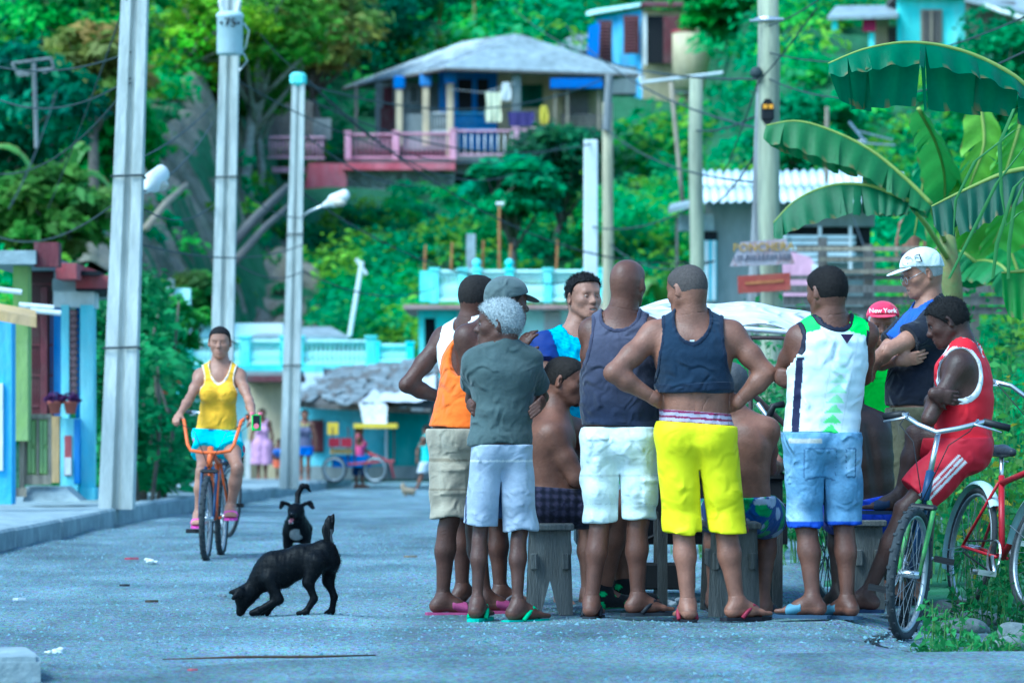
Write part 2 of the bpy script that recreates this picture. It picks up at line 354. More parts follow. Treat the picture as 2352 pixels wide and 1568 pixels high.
tag(obj_np('gravel', v, f, M_stone, None, False, c), 'loose blue-grey gravel scattered over the street', 'gravel', kind='stuff')
# ------------------------------------------------------------------ leaves
M_leaf = mat('leaf', rough=.55, var=.15, scale=3, attr=True, spec=.25, trans=.48)
def leaves(C, N, size, r, asp=.5):
    """n rhombic leaf faces around centres C with rough normals N"""
    n = len(C); t = r.normal(size=(n, 3)); t -= N*(t*N).sum(1)[:, None]; t /= np.linalg.norm(t, axis=1)[:, None]+1e-9; s = np.cross(N, t)
    L_ = (size*(.6+.8*r.random(n)))[:, None]; w = L_*asp; dr = np.array((0, 0, -.25))*L_
    v = np.stack([C-t*L_, C+s*w+N*L_*.12, C+t*L_+dr, C-s*w+N*L_*.12], 1).reshape(-1, 3)
    return v, (np.arange(n)[:, None]*4+np.arange(4))
GREENS = np.array([(.05, .37, .09), (.03, .32, .12), (.10, .42, .05), (.22, .46, .03), (.03, .25, .08), (.08, .38, .12)])
def bush_cloud(cent, rad, per, size, r, cols, flat=.8):
    n = len(cent); m = n*per; d = r.normal(size=(m, 3)); d /= np.linalg.norm(d, axis=1)[:, None]; d[:, 2] = np.abs(d[:, 2])*1.0-.18*(r.random(m))
    rr = (.55+.5*r.random(m)**.6); lump = 1+.28*np.sin(d[:, 0]*5+np.repeat(r.uniform(0, 6, n), per))*np.cos(d[:, 1]*6+np.repeat(r.uniform(0, 6, n), per))
    C = np.repeat(cent, per, 0)+d*np.array((1, 1, flat))*(np.repeat(rad, per)*rr*lump)[:, None]
    Nn = d*.45+r.normal(size=(m, 3))*.42+np.array((0, -.22, .75)); Nn /= np.linalg.norm(Nn, axis=1)[:, None]
    v, f = leaves(C, Nn, np.full(m, size) if np.isscalar(size) else np.repeat(size, per), r)
    c = np.repeat(cols, per, 0)*(.72+.56*r.random((m, 1))); return v, f, np.repeat(c, 4, 0)
def blocked(x, y):            # keep foliage off houses, yards and the lines of sight that the photograph leaves open
    return (((x > -7.6) & (x < 5.6) & (y > 144) & (y < 162)) | ((x > 2.8) & (x < 9.4) & (y > 162) & (y < 171)) | ((x > 10) & (x < 18.5) & (y > 123) & (y < 137))
            | ((x > -3.2) & (x < 3) & (y < 103)) | ((x > 3.5) & (x < 9) & (y > 80) & (y < 92)) | ((x > 3.5) & (x < 6.5) & (y > 66) & (y <= 80)) | ((x > -8.5) & (x < 0) & (y < 105)) | ((x < -6.0) & (x > -11.2) & (y > 97) & (y < 137)) | ((x > -9.6) & (x < -1.5) & (y > 137) & (y < 150)) | ((x > -11.5) & (x < -5) & (y > 88) & (y <= 97)))
r = np.random.default_rng(11); PV = []; 
def scatter(n, xr, yr, rmin, rmax, per, size, seed, bias=None):
    r = np.random.default_rng(seed); x = r.uniform(*xr, n); y = r.uniform(*yr, n); keep = (np.abs(x) < y*.15+2.5) & (~blocked(x, y) if bias is None else True); x, y = x[keep], y[keep]; k = len(x)
    rad = rmin+(rmax-rmin)*r.random(k)**1.6; z = T(x, y); ci = r.integers(0, len(GREENS), k); tone = .5+.5*np.sin(x*.35+y*.21+seed)
    col = GREENS[ci]*(.75+.5*tone)[:, None]*(.8+.4*r.random((k, 1)))
    return bush_cloud(np.stack([x, y, z+rad*.25], 1), rad, per, size, r, col)
parts = [scatter(3000, (-20, 24), (99, 153), .5, 1.5, 78, .16, 21), scatter(1500, (-34, 34), (150, 215), .9, 2.6, 72, .29, 22), scatter(620, (-48, 48), (205, 320), 1.8, 4.2, 50, .62, 23), scatter(950, (4.0, 17), (34, 112), .3, .9, 76, .11, 24), scatter(420, (-16, -6), (52, 112), .4, 1.3, 90, .12, 25), scatter(70, (-11.5, -5.6), (97, 137), .25, .7, 70, .12, 26, True), scatter(230, (-4.4, 6), (134, 146.2), .25, .6, 60, .12, 27, True), scatter(190, (-9.6, -3.6), (129, 140.5), .3, .65, 60, .13, 28, True)]
v = np.concatenate([p[0] for p in parts]); off = np.cumsum([0]+[len(p[0]) for p in parts[:-1]]); f = np.concatenate([p[1]+o for p, o in zip(parts, off)]); c = np.concatenate([p[2] for p in parts])
tag(obj_np('hillside_shrubs', v, f, M_leaf, None, False, c), 'dense green scrub covering the hillside behind the houses', 'shrubs', kind='stuff')
# ------------------------------------------------------------------ trees
M_bark = mat('bark', (.17, .15, .13), .9, .3, 8, .6, 20, col2=(.09, .085, .08)); M_pale_bark = mat('pale_bark', (.33, .33, .31), .9, .3, 8, .5, 20, col2=(.2, .2, .19))
def tree(label, base, h, cr, col, seed, n=34, per=70, size=.22, lean=(0, 0), bark=None, flat=.75, trunk_h=.5, name='tree', group='trees on the hillside', rt=None):
    r = np.random.default_rng(seed); base = np.asarray(base, float); t = thing(name, label, 'tree', base, group); b = MB(); top = base+V(lean[0], lean[1], h*trunk_h); rt = rt or .04*h**.8
    b.tube([base-V(0, 0, .4), base*.6+top*.4+V(r.normal()*.05*h, 0, 0), top], [rt*1.3, rt, rt*.7], 8); cc = base+V(lean[0]*1.3, lean[1]*1.3, h-cr*flat); cl = []
    for i in range(n):
        d = r.normal(size=3); d /= np.linalg.norm(d); q = cc+d*np.array((cr, cr, cr*flat))*(.35+.62*r.random()**.5); cl.append(q)
        if i % 3 == 0:
            mid = (top+q)/2+r.normal(size=3)*.08*h; b.tube([top-V(0, 0, r.random()*h*.15), mid, q], [rt*.5, rt*.28, rt*.1], 5)
    b.build('trunk', bark or M_bark, t, True); k = len(cl); cols = np.asarray(col)*(.65+.7*r.random((k, 1)))*(1+.12*r.normal(size=(k, 3)))
    v, f, c = bush_cloud(np.array(cl), cr*(.24+.2*r.random(k)), per, size, r, np.clip(cols, .01, 1)); obj_np('crown', v, f, M_leaf, t, False, c); return t
def on(px, D): x = (px-CX)*D/FPX; return V(x, D, float(T(x, D)))
YG = (.27, .5, .015); MG = (.07, .35, .05); TG = (.04, .29, .10); OG = (.25, .29, .06); DG = (.02, .19, .09)
TREES = [(425, 100, 132, 3.0, YG, 'tall yellow-green tree with pale forked trunk behind the leftmost concrete pole', M_pale_bark), (585, 60, 134, 2.9, (0.143, 0.348, 0.024), 'lime green tree behind the pole with the transformer', M_pale_bark),
    (590, 195, 138, 1.7, (0.132, 0.319, 0.036), 'lime tree hanging over the pink fence left of the hill house', M_pale_bark), (715, 75, 153, 2.8, OG, 'dry olive-brown tree left of the porch house roof', M_bark), (790, 90, 170, 4.2, DG, 'dark green tree behind the left end of the porch roof', M_bark),
    (905, 50, 182, 4.4, MG, 'broad dark tree above the left slope of the porch roof', M_bark), (1050, 70, 186, 3.6, (0.066, 0.246, 0.060), 'bright green tree above the ridge of the porch roof', M_bark), (1240, 40, 190, 3.8, DG, 'dense tree left of the small blue hill house', M_bark),
    (1330, -10, 196, 3.4, TG, 'tree rising behind the blue tarp of the small blue house', M_bark), (1560, -40, 200, 4.4, MG, 'wide green tree behind the roof of the blue hill house', M_bark), (1700, 50, 176, 3.0, (0.099, 0.261, 0.048), 'light green tree behind the two wooden poles, high on the slope', M_bark),
    (1690, 210, 152, 2.2, MG, 'round green tree right of the blue hill house, below its yard', M_bark), (1850, 100, 150, 2.8, (0.077, 0.232, 0.036), 'green tree left of the upper right turquoise house', M_bark), (1850, 320, 118, 1.7, TG, 'bushy tree above the white corrugated roof', M_bark),
    (2290, 180, 118, 2.2, TG, 'dark bushy tree right of the upper turquoise house', M_bark), (45, 70, 122, 3.2, TG, 'teal green tree at the upper left edge', M_bark), (180, 60, 118, 2.5, MG, 'mid green tree left of the leftmost pole', M_bark),
    (215, 165, 104, 1.5, OG, 'brownish tree with dry leaves just left of the leftmost pole', M_bark), (20, 270, 98, 2.0, DG, 'low dark tree at the left edge of the hillside', M_bark), (440, 250, 134, 1.6, (0.066, 0.232, 0.036), 'small bright tree between the two left concrete poles', M_bark),
    (110, 500, 90, 1.5, (0.099, 0.246, 0.036), 'low yellow-green tree over the roof of the left house', M_bark), (345, 745, 60, .75, (0.066, 0.261, 0.036), 'leafy tree beside the leftmost pole over the pavement', M_bark), (452, 690, 98, .8, (0.099, 0.246, 0.048), 'small tree above the roofs between the two left poles', M_bark),
    (1290, 390, 132, 1.9, (0.039, 0.174, 0.072), 'rounded teal tree below the right end of the pink railing', M_bark), (1180, 440, 124, 1.4, (.05, .34, .14), 'low teal tree under the middle of the pink railing', M_bark), (520, 345, 136, 1.2, (0.088, 0.275, 0.036), 'bright bush-like tree beside the second pole, mid slope', M_bark), (240, 330, 106, 1.6, MG, 'mid green tree behind the leftmost pole, mid slope', M_bark)]
for i, (px, py, D, cr_, colr, lab, bk) in enumerate(TREES):
    bs = on(px, D); hgt = max(W(px, py, D)[2]+cr_*.75-bs[2], cr_*1.2); tree(lab, bs, hgt, cr_, colr, 100+i, n=46, per=76, size=.10 if D < 80 else (.18 if D < 140 else .27), bark=bk, trunk_h=max(.3, 1-1.6*cr_/hgt), rt=min(.04*hgt**.8, .22))
# hedge along the left pavement: vines and leaves, one thing per clump
for i, (px, D, hgt, cr_) in enumerate(((262, 50, 2.7, .5), (328, 51, 2.7, .42), (338, 56, 1.9, .5), (368, 60, 1.2, .42), (312, 46.5, 1.7, .4))):
    p_ = V((px-CX)*D/FPX, D, float(gz(D))+.15); r = np.random.default_rng(300+i); t = thing('hedge', ['tall dark vine hedge hugging the left side of the leftmost pole', 'tall leafy hedge right behind the leftmost pole', 'broad hedge with red flowers beside the left pavement', 'lowest hedge farthest along the left pavement', 'narrow hedge growing at the foot of the leftmost pole'][i], 'hedge', p_, 'hedges on the left pavement')
    k = 34; cl = p_+np.stack([r.uniform(-cr_, cr_, k), r.uniform(-1.6, 1.6, k), r.uniform(.1, hgt, k)], 1)
    cols = np.array((.06, .27, .08))*(.6+.8*r.random((k, 1))); v, f, c = bush_cloud(cl, np.full(k, .42), 70, .085, r, cols); fl = r.random(len(f)) < .006; c[np.repeat(fl, 4)] = (.4, .03, .03); obj_np('foliage', v, f, M_leaf, t, False, c)
    for q in range(7): s_ = p_+V(r.uniform(-cr_, cr_)*.8, r.uniform(-1, 1), 0); b = MB(); b.tube([s_-V(0, 0, .1), s_+V(r.normal()*.1, 0, hgt*.5), s_+V(r.normal()*.2, 0, hgt*.95)], [.03, .025, .012], 5); b.build('stem', M_bark, t, True)
# ------------------------------------------------------------------ buildings
def paint(name, c, c2=None, var=.3, sc=1.6): return mat(name, c, .85, var, sc, .4, 9, col2=tuple(q*.86+.05 for q in (c2 or c)), stretch=(1.2, 1.2, .45))
M_turq = paint('turquoise_paint', (.2, .76, .74), (.3, .8, .78)); M_turq2 = paint('pale_turquoise_paint', (.62, .9, .87), (.5, .86, .83)); M_aqua = paint('aqua_paint', (.22, .62, .72), (.32, .68, .74)); M_teal = paint('teal_paint', (.04, .27, .25), (.06, .33, .3))
M_blue = paint('blue_paint', (.03, .17, .55), (.05, .24, .62)); M_sky = paint('sky_blue_paint', (.12, .42, .75), (.2, .5, .8)); M_cream = paint('cream_paint', (.62, .52, .33), (.5, .42, .28)); M_ochre = paint('ochre_paint', (.55, .36, .13), (.45, .3, .14))
M_grey = paint('grey_plaster', (.25, .28, .28), (.16, .2, .2), .25); M_pink = paint('pink_paint', (.66, .36, .48), (.6, .34, .44)); M_red = paint('red_paint', (.4, .06, .075), (.3, .07, .08)); M_maroon = paint('maroon_wood', (.13, .035, .045), (.09, .03, .03), .3, 8)
M_green = paint('green_shutter', (.02, .16, .1)); M_lime = paint('lime_paint', (.3, .45, .12), (.24, .36, .12)); M_white = paint('white_paint', (.74, .76, .76), (.6, .64, .66)); M_wood = mat('old_wood', (.16, .15, .14), .9, .35, 5, .6, 30, col2=(.09, .085, .08), stretch=(6, 6, 1))
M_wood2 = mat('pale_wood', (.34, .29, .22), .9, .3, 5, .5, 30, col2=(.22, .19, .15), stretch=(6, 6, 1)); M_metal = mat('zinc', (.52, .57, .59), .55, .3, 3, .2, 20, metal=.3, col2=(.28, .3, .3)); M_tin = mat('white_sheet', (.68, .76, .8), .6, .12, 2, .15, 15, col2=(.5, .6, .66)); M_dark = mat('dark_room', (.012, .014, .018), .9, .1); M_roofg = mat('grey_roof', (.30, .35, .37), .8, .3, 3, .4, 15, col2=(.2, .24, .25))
M_tarp = mat('tarpaulin', (.60, .62, .66), .6, .15, 4, .2, 8, wr=6, wd=.09); M_btarp = mat('blue_tarpaulin', (.02, .13, .5), .5, .2, 4, .3, 8); M_stonew = mat('stone_wall', (.34, .37, .35), .95, .4, 3, .9, 6, col2=(.2, .23, .22))
def fb(b, x0, y0, x1, y1, D, th=.2, bev=0.):
    a, c = W(x0, y1, D), W(x1, y0, D); return b.b2((a[0], D, a[2]), (c[0], D+th, c[2]), bev)
def face(name, m, parent, *rects, th=.2): 
    first = None
    for r_ in rects:
        b = MB(); fb(b, *r_[:5], th=r_[5] if len(r_) > 5 else th); o = b.build(name, m, parent); first = first or o
    return first
def louvre(parent, x0, y0, x1, y1, D, m, fm, n=9, th=.06, nm='window'):
    """window: frame with a child slat for each louvre over a dark room"""
    f = face(nm, fm, parent, (x0, y0, x1, y1, D, .05)); a, c = W(x0, y1, D), W(x1, y0, D); w = c[0]-a[0]; h = c[2]-a[2]
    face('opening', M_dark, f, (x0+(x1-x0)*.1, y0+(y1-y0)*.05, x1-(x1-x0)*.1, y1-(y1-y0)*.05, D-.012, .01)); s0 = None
    for i in range(n):
        z = a[2]+h*.06+h*.88*(i+.5)/n
        if s0 is None:
            b = MB(); t = .6; b.box(((a[0]+c[0])/2, D-.03, z), (w*.8, .012, h*.88/n*.85), axes=((1, 0, 0), (0, math.cos(t), -math.sin(t)), (0, math.sin(t), math.cos(t)))); s0 = b.build('slat', m, f); z0 = z
        else: dup(s0, f, (0, 0, z-z0))
    return f
def balusters(parent, x0, x1, ytop, ybot, D, n, m, rail=True, r=.05, nm='baluster', kind='turned', rm=None):
    a, c = W(x0, ybot, D), W(x1, ytop, D); H = c[2]-a[2]; s0 = None
    pr = [(r*.7, 0), (r*.7, H*.08), (r*.5, H*.12), (r, H*.35), (r*.9, H*.48), (r*.45, H*.62), (r*.5, H*.8), (r*.7, H*.88), (r*.7, H)] if kind == 'turned' else [(r*.6, 0), (r*.6, H)]
    for i in range(n):
        x = a[0]+(c[0]-a[0])*(i+.5)/n
        if s0 is None: s0 = part(nm, m, parent, lambda b: b.lathe((x, D+.1, a[2]), pr, 8), True); xx = x
        else: dup(s0, parent, (x-xx, 0, 0))
    if rail:
        part('rail', rm or m, parent, lambda b: b.b2((a[0]-.05, D-.02, c[2]-.002), (c[0]+.05, D+.2, c[2]+.075), .02)); part('rail', rm or m, parent, lambda b: b.b2((a[0]-.05, D-.01, a[2]-.07), (c[0]+.05, D+.19, a[2]+.002), .02))
def post(parent, px, ytop, ybot, D, w, m, nm='post', ball=False, dd=.05):
    a = W(px, ybot, D); t = W(px, ytop, D)
    o = part(nm, m, parent, lambda b: (b.b2((a[0]-w/2, D-dd, a[2]), (a[0]+w/2, D-dd+w, t[2]), .015), b.b2((a[0]-w/2-.03, D-dd-.03, t[2]-.02), (a[0]+w/2+.03, D-dd+w+.03, t[2]+.05), .012)))
    if ball: part('finial', m, o, lambda b: b.lathe((a[0], D-dd+w/2, t[2]+.05), [(.03, 0), (.06, .03), (.11, .1), (.09, .18), (.02, .22)], 10), True)
    return o
def poly(name, m, parent, pts, th=(0, 0, -.06)):         # flat roof panel or cloth from 3-D points, given thickness
    b = MB(); v = [np.asarray(p, float) for p in pts]; n = len(v); t = np.asarray(th, float)
    b.add(v+[q+t for q in v], [tuple(range(n)), tuple(range(2*n-1, n-1, -1))]+[(i, n+i, n+(i+1) % n, (i+1) % n) for i in range(n)]); return b.build(name, m, parent)
def corrug(name, m, parent, p0, px, py, pitch=.18, amp=.025, sheets=5, rows=1, th=.008, lap=.06):
    """corrugated sheets side by side: p0 corner, px along the eave, py up the slope; each sheet an object"""
    p0 = np.asarray(p0, float); X = np.asarray(px, float); Y = np.asarray(py, float); nrmv = nrm(np.cross(X, Y)); lx = np.linalg.norm(X)
    for rI in range(rows):
        for k in range(sheets):
            w = lx/sheets; n = max(int(w/pitch*6), 6); u = np.linspace(0, w*1.03, n+1); z = amp*np.sin(2*math.pi*(u+k*w)/pitch); d = X/lx
            y0 = Y*(rI/rows); y1 = Y*((rI+1)/rows)+nrm(Y)*lap; lift = nrmv*(.012*(k % 2)+.03*(1 if True else 0))
            lo = p0+y0+(u[:, None]+k*w)*d+z[:, None]*nrmv+lift+nrmv*.035*1; hi = p0+y1+(u[:, None]+k*w)*d+z[:, None]*nrmv+lift
            v = np.concatenate([lo, hi, lo-nrmv*th, hi-nrmv*th]); m1 = n+1; f = []
            for i in range(n): f += [(i, i+1, m1+i+1, m1+i), (2*m1+i, 3*m1+i, 3*m1+i+1, 2*m1+i+1), (i, 2*m1+i, 2*m1+i+1, i+1), (m1+i, m1+i+1, 3*m1+i+1, 3*m1+i)]
            obj_np(name, v, f, m, parent, True)
# ---- house with the porch on the hill
hh = thing('hill_house', 'grey-roofed porch house with blue wall and pink railing on the hillside', 'house', (0, 152, 10.6))
A_, B_, C_, D_ = V(-2.62, 149.4, 15.05), V(5.2, 151.2, 14.95), V(-6.95, 158.2, 15.05), V(.9, 159.4, 15.0); R1, R2 = V(.3, 153.6, 16.75), V(-2.1, 156.6, 16.7)
rf = thing('roof', None, None, wloc(hh)); rf.parent = hh; rf.location = (0, 0, 0)
poly('slope', M_metal, rf, [C_, A_, R1, R2]); poly('slope', M_roofg, rf, [A_, B_, R1]); poly('slope', M_metal, rf, [B_, D_, R2, R1]); poly('slope', M_metal, rf, [D_, C_, R2])
for p_, q_ in ((A_, B_), (C_, A_)): part('fascia', M_wood, rf, lambda b: b.tube([p_-V(0, .02, .1), q_-V(0, .02, .1)], .07, 4))
for s_ in range(1, 13): t_ = s_/13; e_ = A_*(1-t_)+C_*t_; g_ = R1*(1-t_)+R2*t_; part('roof_seam', M_metal, rf, lambda b: b.tube([e_+V(0, 0, .03), g_+V(0, 0, .03)], .035, 4))
face('wall', M_grey, hh, (862, 190, 1008, 345, 154.5, .3), (868, 196, 1000, 340, 156, .3)); face('wall', M_blue, hh, (1008, 163, 1142, 345, 152.8, .3)); face('wall', M_cream, hh, (1142, 163, 1300, 345, 152.9, .3))
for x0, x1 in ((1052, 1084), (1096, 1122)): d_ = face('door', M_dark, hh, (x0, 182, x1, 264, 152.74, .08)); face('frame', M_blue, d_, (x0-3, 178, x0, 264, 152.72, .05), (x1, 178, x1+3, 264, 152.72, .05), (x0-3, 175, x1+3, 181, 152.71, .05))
louvre(hh, 1196, 195, 1246, 247, 152.8, M_green, M_green, 9); louvre(hh, 938, 196, 962, 238, 154.4, M_grey, M_white, 8); louvre(hh, 880, 200, 902, 248, 154.4, M_maroon, M_maroon, 8)
face('door', M_maroon, hh, (874, 248, 906, 330, 154.44, .1)); face('floor', M_conc, hh, (795, 364, 1280, 376, 149.9, 6)); face('base', M_grey, hh, (1046, 352, 1290, 400, 150.6, 5)); face('dado', M_grey, hh, (925, 262, 1030, 345, 152.2, .2))
for px, yt in ((917, 178), (978, 172), (1034, 165)): c_ = post(hh, px, yt+14, 362 if px > 1000 else 335, 150.6+(1034-px)*.012, .26, M_cream, 'column'); part('capital', M_blue, c_, lambda b: b.box(W(px, yt+12, 150.55+(1034-px)*.012)+V(0, .1, 0), (.46, .4, .52), bev=.06))
post(hh, 1186, 166, 356, 150.4, .36, M_grey, 'column'); post(hh, 818, 200, 362, 151.5, .12, M_wood, 'column')
post(hh, 1390, 172, 300, 151.4, .2, M_grey, 'column')
for x0, x1, yt, yb, n in ((803, 905, 308, 362, 10), (912, 1037, 306, 362, 12), (1045, 1182, 300, 356, 9)): balusters(hh, x0, x1, yt+3, yb-2, 149.6, n, M_white if n == 9 else M_pink, True, .05, kind='plain', rm=M_pink)
for px, yt, yb in ((799, 304, 367), (909, 303, 367), (1041, 298, 367), (1185, 295, 358), (1226, 296, 356), (1264, 292, 340)): post(hh, px, yt, yb, 149.5, .24, M_pink)
face('rail', M_pink, hh, (1188, 296, 1226, 301, 149.6, .12)); balusters(hh, 1046, 1138, 262, 296, 151, 10, M_sky, True, .03, kind='plain'); balusters(hh, 985, 1030, 262, 300, 151.4, 7, M_white, True, .03, kind='plain')
for nm, lab, c_, rc in (('towel', 'long pale yellow towel on the washing line of the porch house', (.7, .7, .5), (1115, 212, 1151, 281)), ('yellow_cloth', 'small yellow cloth on the right side of the porch', (.6, .5, .06), (1240, 243, 1258, 286)), ('purple_cloth', 'dark purple cloth on the porch railing by the grey column', (.05, .04, .16), (1168, 257, 1226, 290)), ('white_shirt', 'white shirt hanging beside the pale towel', (.7, .72, .72), (1152, 190, 1172, 232))):
    b = MB(); a, c2 = W(rc[0], rc[3], 149.8), W(rc[2], rc[1], 149.8); n = 10; v = []
    for i in range(n+1):
        for z_ in np.linspace(a[2], c2[2], 6): v.append((a[0]+(c2[0]-a[0])*i/n+.03*math.sin(z_*7+i), 149.75+.06*math.sin(i*1.7)*(c2[2]-z_+.3), z_))
    f_ = [(i*6+j, i*6+6+j, i*6+7+j, i*6+1+j) for i in range(n) for j in range(5)]; v2 = [(x, y+.02, z) for x, y, z in v]; k = len(v); f_ += [tuple(k+q for q in t[::-1]) for t in f_]; b.add(v+v2, f_); tag(b.build(nm, mat(nm, c_, .9, .1, 4), None, True), lab, 'laundry', 'laundry on the porch')
part('washing_line', M_metal, None, lambda b: b.tube([W(1034, 205, 149.75), W(1110, 213, 149.75), W(1186, 190, 149.75)], .012, 5)); tag(bpy.data.objects['washing_line'], 'thin washing line tied between the porch columns', 'line')
sh = thing('shed', 'plank shed under a blue awning at the right end of the porch house', 'shed', W(1340, 300, 150.8)); face('wall', M_cream, sh, (1302, 175, 1400, 300, 152.2, .2)); face('awning', M_btarp, sh, (1264, 180, 1384, 202, 150.3, .9)); face('door', M_wood, sh, (1296, 202, 1352, 266, 151.6, .08))
for i in range(5): face('plank', M_wood, sh, (1288, 262+i*9, 1400, 269+i*9, 150.9, .05))
for px in (1272, 1300, 1372): face('post', M_wood2, sh, (px, 180, px+6, 300, 150.6, .1))
# retaining walls below
rw = thing('retaining_wall', 'red painted retaining wall below the pink railing on the left', 'wall', W(745, 462, 147.5)); poly('wall', paint('rose_red_paint', (.62, .12, .17), (.55, .15, .2)), rw, [W(697, 465, 147), W(796, 430, 147), W(796, 376, 147), W(708, 374, 147)], (0, .5, 0)); face('coping', M_pink, rw, (575, 384, 700, 396, 147.2, .4))
sw_ = thing('stone_wall', 'grey stone wall with red edge under the porch railing', 'wall', W(920, 443, 147.6)); face('wall', M_stonew, sw_, (796, 390, 1043, 450, 147.3, 2)); face('coping', MATS['rose_red_paint'], sw_, (786, 374, 1045, 390, 146.7, 3)); face('buttress', M_stonew, sw_, (925, 392, 934, 448, 147.1, .3))
for i in range(64):
    r_ = np.random.default_rng(i); px, py = r_.uniform(800, 1036), r_.uniform(395, 446)
    part('stone', M_stonew, sw_, lambda b: b.box(W(px, py, 147.28), (r_.uniform(.2, .45), .12, r_.uniform(.12, .24)), axes=((1, 0, r_.normal()*.15), (0, 1, 0), (-r_.normal()*.1, 0, 1)), bev=.05))
fn = thing('garden_fence', 'short pink and white picket fence left of the hill house', 'fence', W(665, 365, 146)); balusters(fn, 616, 676, 318, 360, 146, 7, M_pink, True, .06, kind='plain'); balusters(fn, 700, 744, 318, 362, 146, 5, M_pink, True, .06, kind='plain')
hut = thing('hut', 'weathered plank hut behind the third concrete pole on the hill', 'hut', W(660, 350, 148.5))
for i in range(11): face('plank', M_wood, hut, (620+i*9, 225+(i*37 % 11), 628+i*9, 316, 148.5+.02*(i % 2), .05))
face('wall', M_grey, hut, (580, 272, 760, 320, 149.2, .2))
# ---- small blue house higher up
bh = thing('blue_house', 'small blue and cream house with maroon shutters high on the hill', 'house', W(1500, 157, 166)); a0, a1, a2 = W(1367, 157, 168.5), W(1475, 157, 165), W(1645, 157, 166)
zt = 16.45+2.55
def quad(nm, m, par, p, q, z0, z1, th=.2): b = MB(); d = nrm(np.array(q)-np.array(p)); n_ = V(-d[1], d[0], 0); b.prism([(0, z0), (np.linalg.norm((np.array(q)-np.array(p))[:2]), z0), (np.linalg.norm((np.array(q)-np.array(p))[:2]), z1), (0, z1)], V(p[0], p[1], 0), d*V(1, 1, 0), (0, 0, 1), n_*th); return b.build(nm, m, par)
quad('wall', M_sky, bh, a0, a1, 14.5, zt); quad('wall', M_cream, bh, a1, a2, 14.5, zt-.02); poly('roof', M_turq2, bh, [W(1346, 36, 168), W(1472, 14, 164.4), W(1480, 20, 172), W(1360, 30, 173)], (0, 0, .14)); poly('roof', M_maroon, bh, [W(1470, 17, 164.3), W(1662, 20, 165.6), W(1640, 10, 173), W(1478, 10, 172)], (0, 0, .12))
louvre(bh, 1432, 36, 1468, 124, 164.9, M_maroon, M_maroon, 11); louvre(bh, 1374, 48, 1406, 147, 165.6, M_maroon, M_maroon, 11, nm='shutter'); face('doorway', M_dark, bh, (1486, 37, 1524, 146, 164.85, .1)); dd = face('door', M_maroon, bh, (1524, 37, 1567, 146, 164.6, .06)); face('frame', M_white, bh, (1478, 32, 1486, 150, 164.8, .1))
for i in range(4): face('board', M_maroon, dd, (1525+i*10.5, 38, 1534+i*10.5, 145, 164.57, .03))
face('base', M_grey, bh, (1367, 152, 1646, 215, 165.4, 4))
part('blue_tarp', M_btarp, None, lambda b: b.add([W(1352, 60, 165), W(1378, 52, 164.6), W(1374, 146, 164.6), W(1348, 140, 165), W(1352, 60, 165.1), W(1378, 52, 164.9), W(1374, 146, 164.9), W(1348, 140, 165.1)], [(0,1,2,3), (7,6,5,4), (0,4,5,1), (2,6,7,3), (1,5,6,2), (3,7,4,0)])); tag(bpy.data.objects['blue_tarp'], 'bright blue tarp hanging on the left corner of the blue house', 'tarp')
wt = thing('water_tank', 'round cream water tank with red rim beside the blue house door', 'tank', W(1590, 151, 163.5)); c_ = W(1590, 151, 163.5); part('drum', M_cream, wt, lambda b: b.lathe(c_-V(0, 0, 1), [(.85, 0), (.85, 2.35), (.78, 2.45)], 20), True); part('rim', M_red, wt, lambda b: b.ring(c_+V(0, 0, 1.42), (0, 0, 1), .84, .06, 24, 6))
gh = thing('grey_shack', 'grey tin-roofed shack between the porch house and the blue house', 'shack', W(1330, 150, 170)); poly('roof', M_roofg, gh, [W(1262, 115, 168), W(1400, 120, 168), W(1380, 78, 173), W(1320, 82, 173)], (0, 0, .08)); face('wall', M_grey, gh, (1275, 112, 1370, 170, 169, .2))
# ---- turquoise house, upper right
th_ = thing('upper_house', 'pale turquoise house with brown louvred window at the upper right', 'house', W(2130, 112, 130)); face('wall', M_turq, th_, (2061, -12, 2216, 128, 130, .2)); w_ = louvre(th_, 2115, 22, 2164, 101, 129.9, M_wood, M_wood2, 12)
face('mullion', M_wood2, w_, (2137, 22, 2142, 101, 129.8, .08)); poly('porch_roof', M_roofg, th_, [W(1900, 38, 129), W(2062, 34, 129), W(2070, 12, 133), W(1920, 14, 133)], (0, 0, -.12))
face('wall', M_cream, th_, (2008, 36, 2042, 128, 131, .2)); louvre(th_, 2040, 62, 2061, 108, 130.6, M_wood, M_wood, 6); face('column', M_turq, th_, (1912, 36, 1924, 70, 129.2, .2), (1996, 70, 2009, 112, 129.4, .2)); face('base', M_grey, th_, (1995, 108, 2216, 150, 129.9, 3)); face('roof_edge', M_wood, th_, (2055, -16, 2225, -8, 129.5, 3))
cl = part('red_cloth', mat('crimson_cloth', (.2, .01, .05), .9), None, lambda b: (fb(b, 1982, 44, 2012, 73, 129.2, .05), fb(b, 1990, 40, 2004, 46, 129.22, .04))); tag(cl, 'crimson cloth hanging on the porch of the upper right house', 'cloth')
ws = thing('wood_shack', 'grey plank shack with sloping roof at the top right corner', 'shack', W(2285, 95, 126))
for i in range(12): face('plank', M_wood, ws, (2218, 4+i*8, 2332, 11+i*8, 126+.02*(i % 2), .05))
face('opening', M_dark, ws, (2268, 50, 2304, 75, 125.95, .04)); poly('roof', M_roofg, ws, [W(2215, 4, 125), W(2400, 44, 124), W(2400, 2, 128), W(2225, -16, 129)], (0, 0, .1)); part('beam', M_white, ws, lambda b: b.bar(W(2260, 12, 124.6), W(2352, 44, 124), .08, 6))
